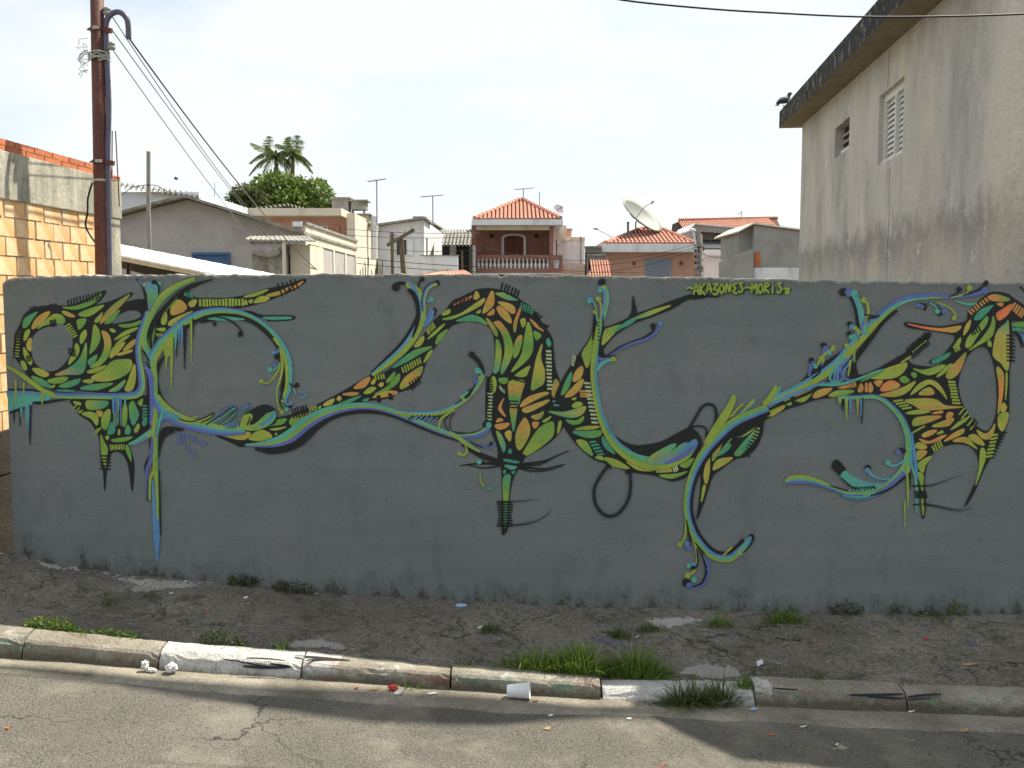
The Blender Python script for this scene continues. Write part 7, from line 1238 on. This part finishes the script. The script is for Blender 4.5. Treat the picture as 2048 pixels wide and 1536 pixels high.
def crumple(c, r, sq, seed, name, lab, mat, cat='litter'):
    bm = bmesh.new(); bmesh.ops.create_icosphere(bm, subdivisions=3, radius=1)
    for v in bm.verts: w = 1+.45*noise.noise(v.co*2.1+Vector((seed, 0, 0)))+.3*noise.noise(v.co*5+Vector((0, seed, 0))); v.co = Vector((v.co.x*sq[0], v.co.y*sq[1], v.co.z*sq[2]))*w*r
    zmin = min(v.co.z for v in bm.verts)
    for v in bm.verts: v.co += c-Vector((0, 0, zmin))
    me = bpy.data.meshes.new(name); bm.to_mesh(me); bm.free(); me.materials.append(mat); return tag(link(name, me), lab, cat)
crumple(gp(343, 1346), .024, (1, .9, .85), 1, 'paper_ball', 'round crumpled paper ball against the white kerb stone', M_paper); crumple(gp(290, 1343), .016, (1, .9, 1.2), 2, 'paper_ball', 'taller crumpled paper at the left of the gutter pair', M_paper); crumple(gp(303, 1345), .013, (1.5, .9, .7), 5, 'paper_ball', 'small flat crumpled paper touching the taller one', M_paper)
M_redw = simple('red wrapper', (.48, .04, .03), .5); M_bluep = simple('pale blue paper', (.35, .50, .72), .7); M_leafb = simple('dry leaf', (.34, .23, .12), .8); M_or = simple('orange scrap', (.55, .15, .05), .7); M_twig = simple('twig', (.10, .08, .06), .9)
crumple(gp(786, 1381), .014, (1.4, .8, .8), 7, 'red_wrapper', 'crumpled red wrapper in the gutter', M_redw)
def scrap(u, v, wpx, hpx, mat, lab, name='paper_scrap', bend=.004, rot=0):
    k = rg.choice((4, 5, 6, 7)); a0 = rg.uniform(0, 6); pts = [(math.cos(a0+i*6.283/k)*rg.uniform(.28, .62), math.sin(a0+i*6.283/k)*rg.uniform(.28, .62)) for i in range(k)]; rot += rg.uniform(-.12, .12); ca, sa = math.cos(rot), math.sin(rot); P = [gp(u+(x*ca-y*sa)*wpx, v+(x*sa+y*ca)*hpx, .004)+Vector((0, 0, max(0, x*rg.uniform(.5, 1.5)+rg.uniform(-.2, .3))*bend*1.6)) for x, y in pts]
    return tag(MB().prism(P, (0, 0, .0015)).build(name, mat), lab, 'litter')
scrap(797, 1386, 20, 9, M_paper, 'white scrap under the red wrapper', bend=.02); scrap(865, 1388, 22, 5, M_paper, 'flat white paper strip in the gutter right of the red wrapper'); scrap(1508, 1420, 26, 8, M_bluep, 'pale blue paper in the gutter below the broken joint', bend=.006); scrap(924, 1212, 32, 9, M_bluep, 'bluish paper against the wall foot left of centre'); scrap(960, 1256, 14, 8, M_paper, 'white scrap at the open pavement tuft', bend=.012); scrap(1275, 1275, 9, 7, M_paper, 'tiny white scrap between the two tufts', bend=.01); scrap(1252, 1349, 16, 5, M_paper, 'white scrap in the grass strip', bend=.012); scrap(1520, 1328, 18, 12, M_paper, 'white crumpled scrap behind the broken joint', bend=.02)
scrap(490, 1196, 12, 4, M_paper, 'white chip on the pavement near the wall, left'); scrap(343, 1187, 9, 3, M_paper, 'small white chip on pavement further left'); scrap(632, 1188, 12, 3, M_paper, 'white chip by the mossy wall foot'); scrap(1102, 1432, 12, 4, M_paper, 'white chip at the road edge, centre'); scrap(1258, 1438, 14, 4, M_paper, 'white chip at the shadow corner on the road'); scrap(1607, 1454, 13, 4, M_paper, 'white chip on the shaded road'); scrap(1823, 1424, 12, 4, M_paper, 'white chip at the last kerb joint'); scrap(1674, 1490, 8, 4, M_paper, 'white chip on the sandy road patch')
scrap(1542, 1470, 14, 5, M_or, 'orange scrap on the shaded road', 'orange_scrap'); scrap(1641, 1290, 9, 4, M_or, 'orange scrap at the tip of the black smear', 'orange_scrap'); scrap(416, 1221, 9, 4, M_or, 'orange chip on the left pavement', 'orange_scrap'); scrap(1852, 1279, 16, 7, M_redw, 'red scrap on the right pavement', 'red_scrap'); scrap(713, 1377, 10, 4, M_redw, 'small red chip in the gutter', 'red_scrap'); scrap(15, 1457, 10, 5, M_or, 'reddish chip on the road at the left edge', 'orange_scrap')
scrap(1938, 1329, 40, 8, M_leafb, 'long brown leaf on the right pavement', 'dry_leaf', .006, .22); scrap(1930, 1462, 24, 7, M_leafb, 'tan leaf on the shaded road at right', 'dry_leaf', .006); scrap(1070, 1402, 14, 4, M_leafb, 'brown leaf scrap beside the cup', 'dry_leaf'); scrap(1095, 1458, 18, 5, M_leafb, 'pale leaf on the sunlit road', 'dry_leaf', .006, -.3); scrap(750, 1379, 22, 5, M_leafb, 'dry leaves left of the red wrapper', 'dry_leaf')
for pts, lab in (([(1868, 1352), (1885, 1349), (1898, 1356), (1908, 1364)], 'curved dark twig on the right pavement edge'), ([(1718, 1462), (1730, 1465), (1742, 1468)], 'thin straw on the shaded road'), ([(1760, 1420), (1768, 1424), (1772, 1429)], 'short pale stick in the right gutter')): tag(MB().tube(catmull([tuple(gp(u, v, .003)) for u, v in pts], 4), .0022, 5).build('twig', M_twig if 'dark' in lab else M_leafb, smooth=True), lab, 'twig')

# paint and cement patches on the ground (parts of pavement, road and kerb)
def decal_material(name, c, amt=.5, scale=14, al=1.0, rough=.9):
    m, n, l, b = newmat(name); a = noise_node(n, l, scale, 5, .75); at = n.new('ShaderNodeAttribute'); at.attribute_name = 'paint'; s = n.new('ShaderNodeSeparateColor'); l.new(at.outputs['Color'], s.inputs[0])
    f = mth(n, l, 'ADD', mth(n, l, 'MULTIPLY', s.outputs[0], 1.3), mth(n, l, 'MULTIPLY', mth(n, l, 'SUBTRACT', a.outputs['Fac'], .5), 3.2)); f = mth(n, l, 'SUBTRACT', f, amt); l.new(ramp(n, l, f, [(.0, G3(0)), (.3, G3(al))]), b.inputs['Alpha'])
    g = noise_node(n, l, 70, 3, .7); l.new(mixc(n, l, 1.0, c if len(c) == 4 else (*c, 1), ramp(n, l, g.outputs['Fac'], [(.3, G3(.65)), (.65, G3(1))]), 'MULTIPLY'), b.inputs['Base Color']); b.inputs['Roughness'].default_value = rough; bumpn(n, l, b, g.outputs['Fac'], .5, .01); return m
def inside(p, poly):
    x, y = p; r = False; j = len(poly)-1
    for i in range(len(poly)):
        (a, b_), (c_, d_) = poly[i], poly[j]
        if (b_ > y) != (d_ > y) and x < (c_-a)*(y-b_)/(d_-b_)+a: r = not r
        j = i
    return r
def edge_d(p, poly):
    best = 1e9
    for i in range(len(poly)):
        a, b_ = Vector(poly[i-1]), Vector(poly[i]); q = Vector(p); t = max(0, min(1, (q-a).dot(b_-a)/max((b_-a).length_squared, 1e-6))); best = min(best, (q-a-(b_-a)*t).length)
    return best
def drape(name, poly, mat, parent, step=4, lift=.0045, feather=14, lab=None):
    poly = catmull(poly, 4, True); us = [p[0] for p in poly]; vs_ = [p[1] for p in poly]; m = MB(); nu = int((max(us)-min(us))/step)+3; nv = int((max(vs_)-min(vs_))/(step*.5))+3; u0, v0 = min(us)-step, min(vs_)-step*.5; pts = []
    for j in range(nv):
        for i in range(nu): pts.append((u0+i*step, v0+j*step*.5))
    ins = [inside(p, poly) for p in pts]
    for p, q in zip(pts, ins): m.v.append(tuple(gp(*p, lift))); e = min(1, edge_d(p, poly)/feather) if q else 0; m.c.append((e, 0, 0, 1))
    m.f = [(j*nu+i, j*nu+i+1, (j+1)*nu+i+1, (j+1)*nu+i) for j in range(nv-1) for i in range(nu-1) if ins[j*nu+i] or ins[j*nu+i+1] or ins[(j+1)*nu+i] or ins[(j+1)*nu+i+1]]; m.mi = [0]*len(m.f)
    o = m.build(name, mat, parent, smooth=True, fixn=False)
    if lab: o['label'] = lab
    return o
pave_o, road_o = bpy.data.objects['pavement'], bpy.data.objects['road']
MD_cem = decal_material('pale cement', (.31, .295, .26), .42, 14); MD_cem2 = decal_material('pale cement worn', (.42, .405, .37), .5, 26); MD_black = decal_material('black spray', (.02, .021, .022), .5, 36, .85); MD_purple = decal_material('purple spill', (.16, .16, .27), .65, 24, .6); MD_teal = decal_material('teal spill', (.20, .36, .30), .65, 34, .7); MD_red = decal_material('red road paint', (.24, .11, .085), .75, 40, .6); MD_yel = decal_material('yellow road paint', (.38, .27, .10), .75, 40, .7); MD_sand = decal_material('sand', (.30, .27, .21), .5, 26); MD_dark = decal_material('dark damp', (.05, .047, .038), .5, 8, .7)
drape('cement_patch', [(560, 1298), (590, 1278), (625, 1271), (670, 1279), (715, 1295), (750, 1308), (700, 1306), (600, 1301)], MD_cem, pave_o); drape('cement_patch', [(1350, 1352), (1380, 1328), (1420, 1322), (1460, 1330), (1490, 1345), (1470, 1362), (1400, 1359)], MD_cem, pave_o)
drape('cement_patch', [(40, 1112), (110, 1124), (200, 1140), (290, 1152), (420, 1163), (400, 1178), (300, 1185), (255, 1170), (180, 1150), (100, 1142), (60, 1124)], MD_cem2, pave_o); drape('cement_patch', [(255, 1180), (300, 1158), (380, 1160), (360, 1178), (300, 1192)], MD_cem, pave_o); drape('cement_patch', [(1290, 1235), (1360, 1228), (1420, 1240), (1350, 1262), (1300, 1256)], MD_cem2, pave_o)
drape('purple_spill', [(1150, 1275), (1200, 1268), (1260, 1282), (1310, 1300), (1260, 1306), (1200, 1292)], MD_purple, pave_o); drape('teal_spill', [(1020, 1212), (1070, 1209), (1100, 1217), (1060, 1222)], MD_teal, pave_o); drape('teal_spill', [(1790, 1234), (1830, 1230), (1850, 1238), (1810, 1242)], MD_teal, pave_o); drape('teal_spill', [(1920, 1234), (1990, 1230), (2000, 1238), (1940, 1242)], MD_teal, pave_o); drape('teal_spill', [(500, 1250), (530, 1245), (548, 1250), (525, 1256)], MD_teal, pave_o); drape('teal_spill', [(850, 1208), (915, 1204), (930, 1211), (880, 1215)], MD_teal, pave_o)
drape('black_smear', [(1525, 1268), (1580, 1272), (1640, 1284), (1660, 1292), (1600, 1290), (1550, 1282)], MD_black, pave_o); drape('purple_spill', [(1925, 1277), (1950, 1276), (1975, 1290), (1950, 1300), (1930, 1292)], MD_purple, pave_o)
drape('red_road_mark', [(1340, 1506), (1400, 1490), (1450, 1468), (1475, 1468), (1440, 1492), (1380, 1510)], MD_red, road_o); drape('red_road_mark', [(1290, 1540), (1320, 1520), (1345, 1515), (1340, 1535), (1320, 1548)], MD_red, road_o); drape('yellow_road_mark', [(1300, 1532), (1350, 1505), (1372, 1502), (1330, 1524)], MD_yel, road_o)
drape('sand_patch', [(1645, 1492), (1680, 1485), (1715, 1496), (1700, 1506), (1660, 1505)], MD_sand, road_o); drape('sand_patch', [(1800, 1474), (1835, 1476), (1830, 1488), (1805, 1486)], MD_sand, road_o)
def kmark(pts, w, al=.002):
    c = catmull(pts, 5); V = []
    for i, (u, v) in enumerate(c):
        t = i/(len(c)-1); ww = w*(.35+.65*math.sin(math.pi*min(1, .12+t*.8))); V += [gp(u, v-ww, .006), gp(u, v+ww, .006)]
    m = MB(); m.add(V, [(2*i, 2*i+1, 2*i+3, 2*i+2) for i in range(len(c)-1)], [(1, 0, 0, 1)]*len(V)); m.build('black_spray_mark', MD_blk, kerb, fixn=False)
MD_blk = simple('black kerb spray', (.022, .023, .024), .7)
for p, w in (([(445, 1319), (480, 1324), (515, 1331), (545, 1335)], 1.6), ([(492, 1317), (530, 1318), (570, 1322)], 1.8), ([(486, 1333), (530, 1336), (582, 1335)], 3.2), ([(540, 1328), (560, 1331), (580, 1333)], 2.2), ([(590, 1312), (640, 1315), (700, 1321)], 1.2), ([(612, 1322), (640, 1318), (700, 1322)], 1.6), ([(760, 1334), (778, 1326), (793, 1321)], 1.6), ([(790, 1341), (798, 1332), (808, 1324)], 2.2), ([(808, 1338), (822, 1331), (836, 1325)], 1.6), ([(1545, 1377), (1570, 1379), (1596, 1380)], 1.8), ([(1700, 1391), (1750, 1391), (1806, 1389)], 3.0), ([(1735, 1394), (1780, 1397), (1808, 1398)], 2.4), ([(1815, 1395), (1850, 1391), (1882, 1389)], 2.8), ([(1815, 1399), (1840, 1399), (1862, 1397)], 1.4)): kmark(p, w)
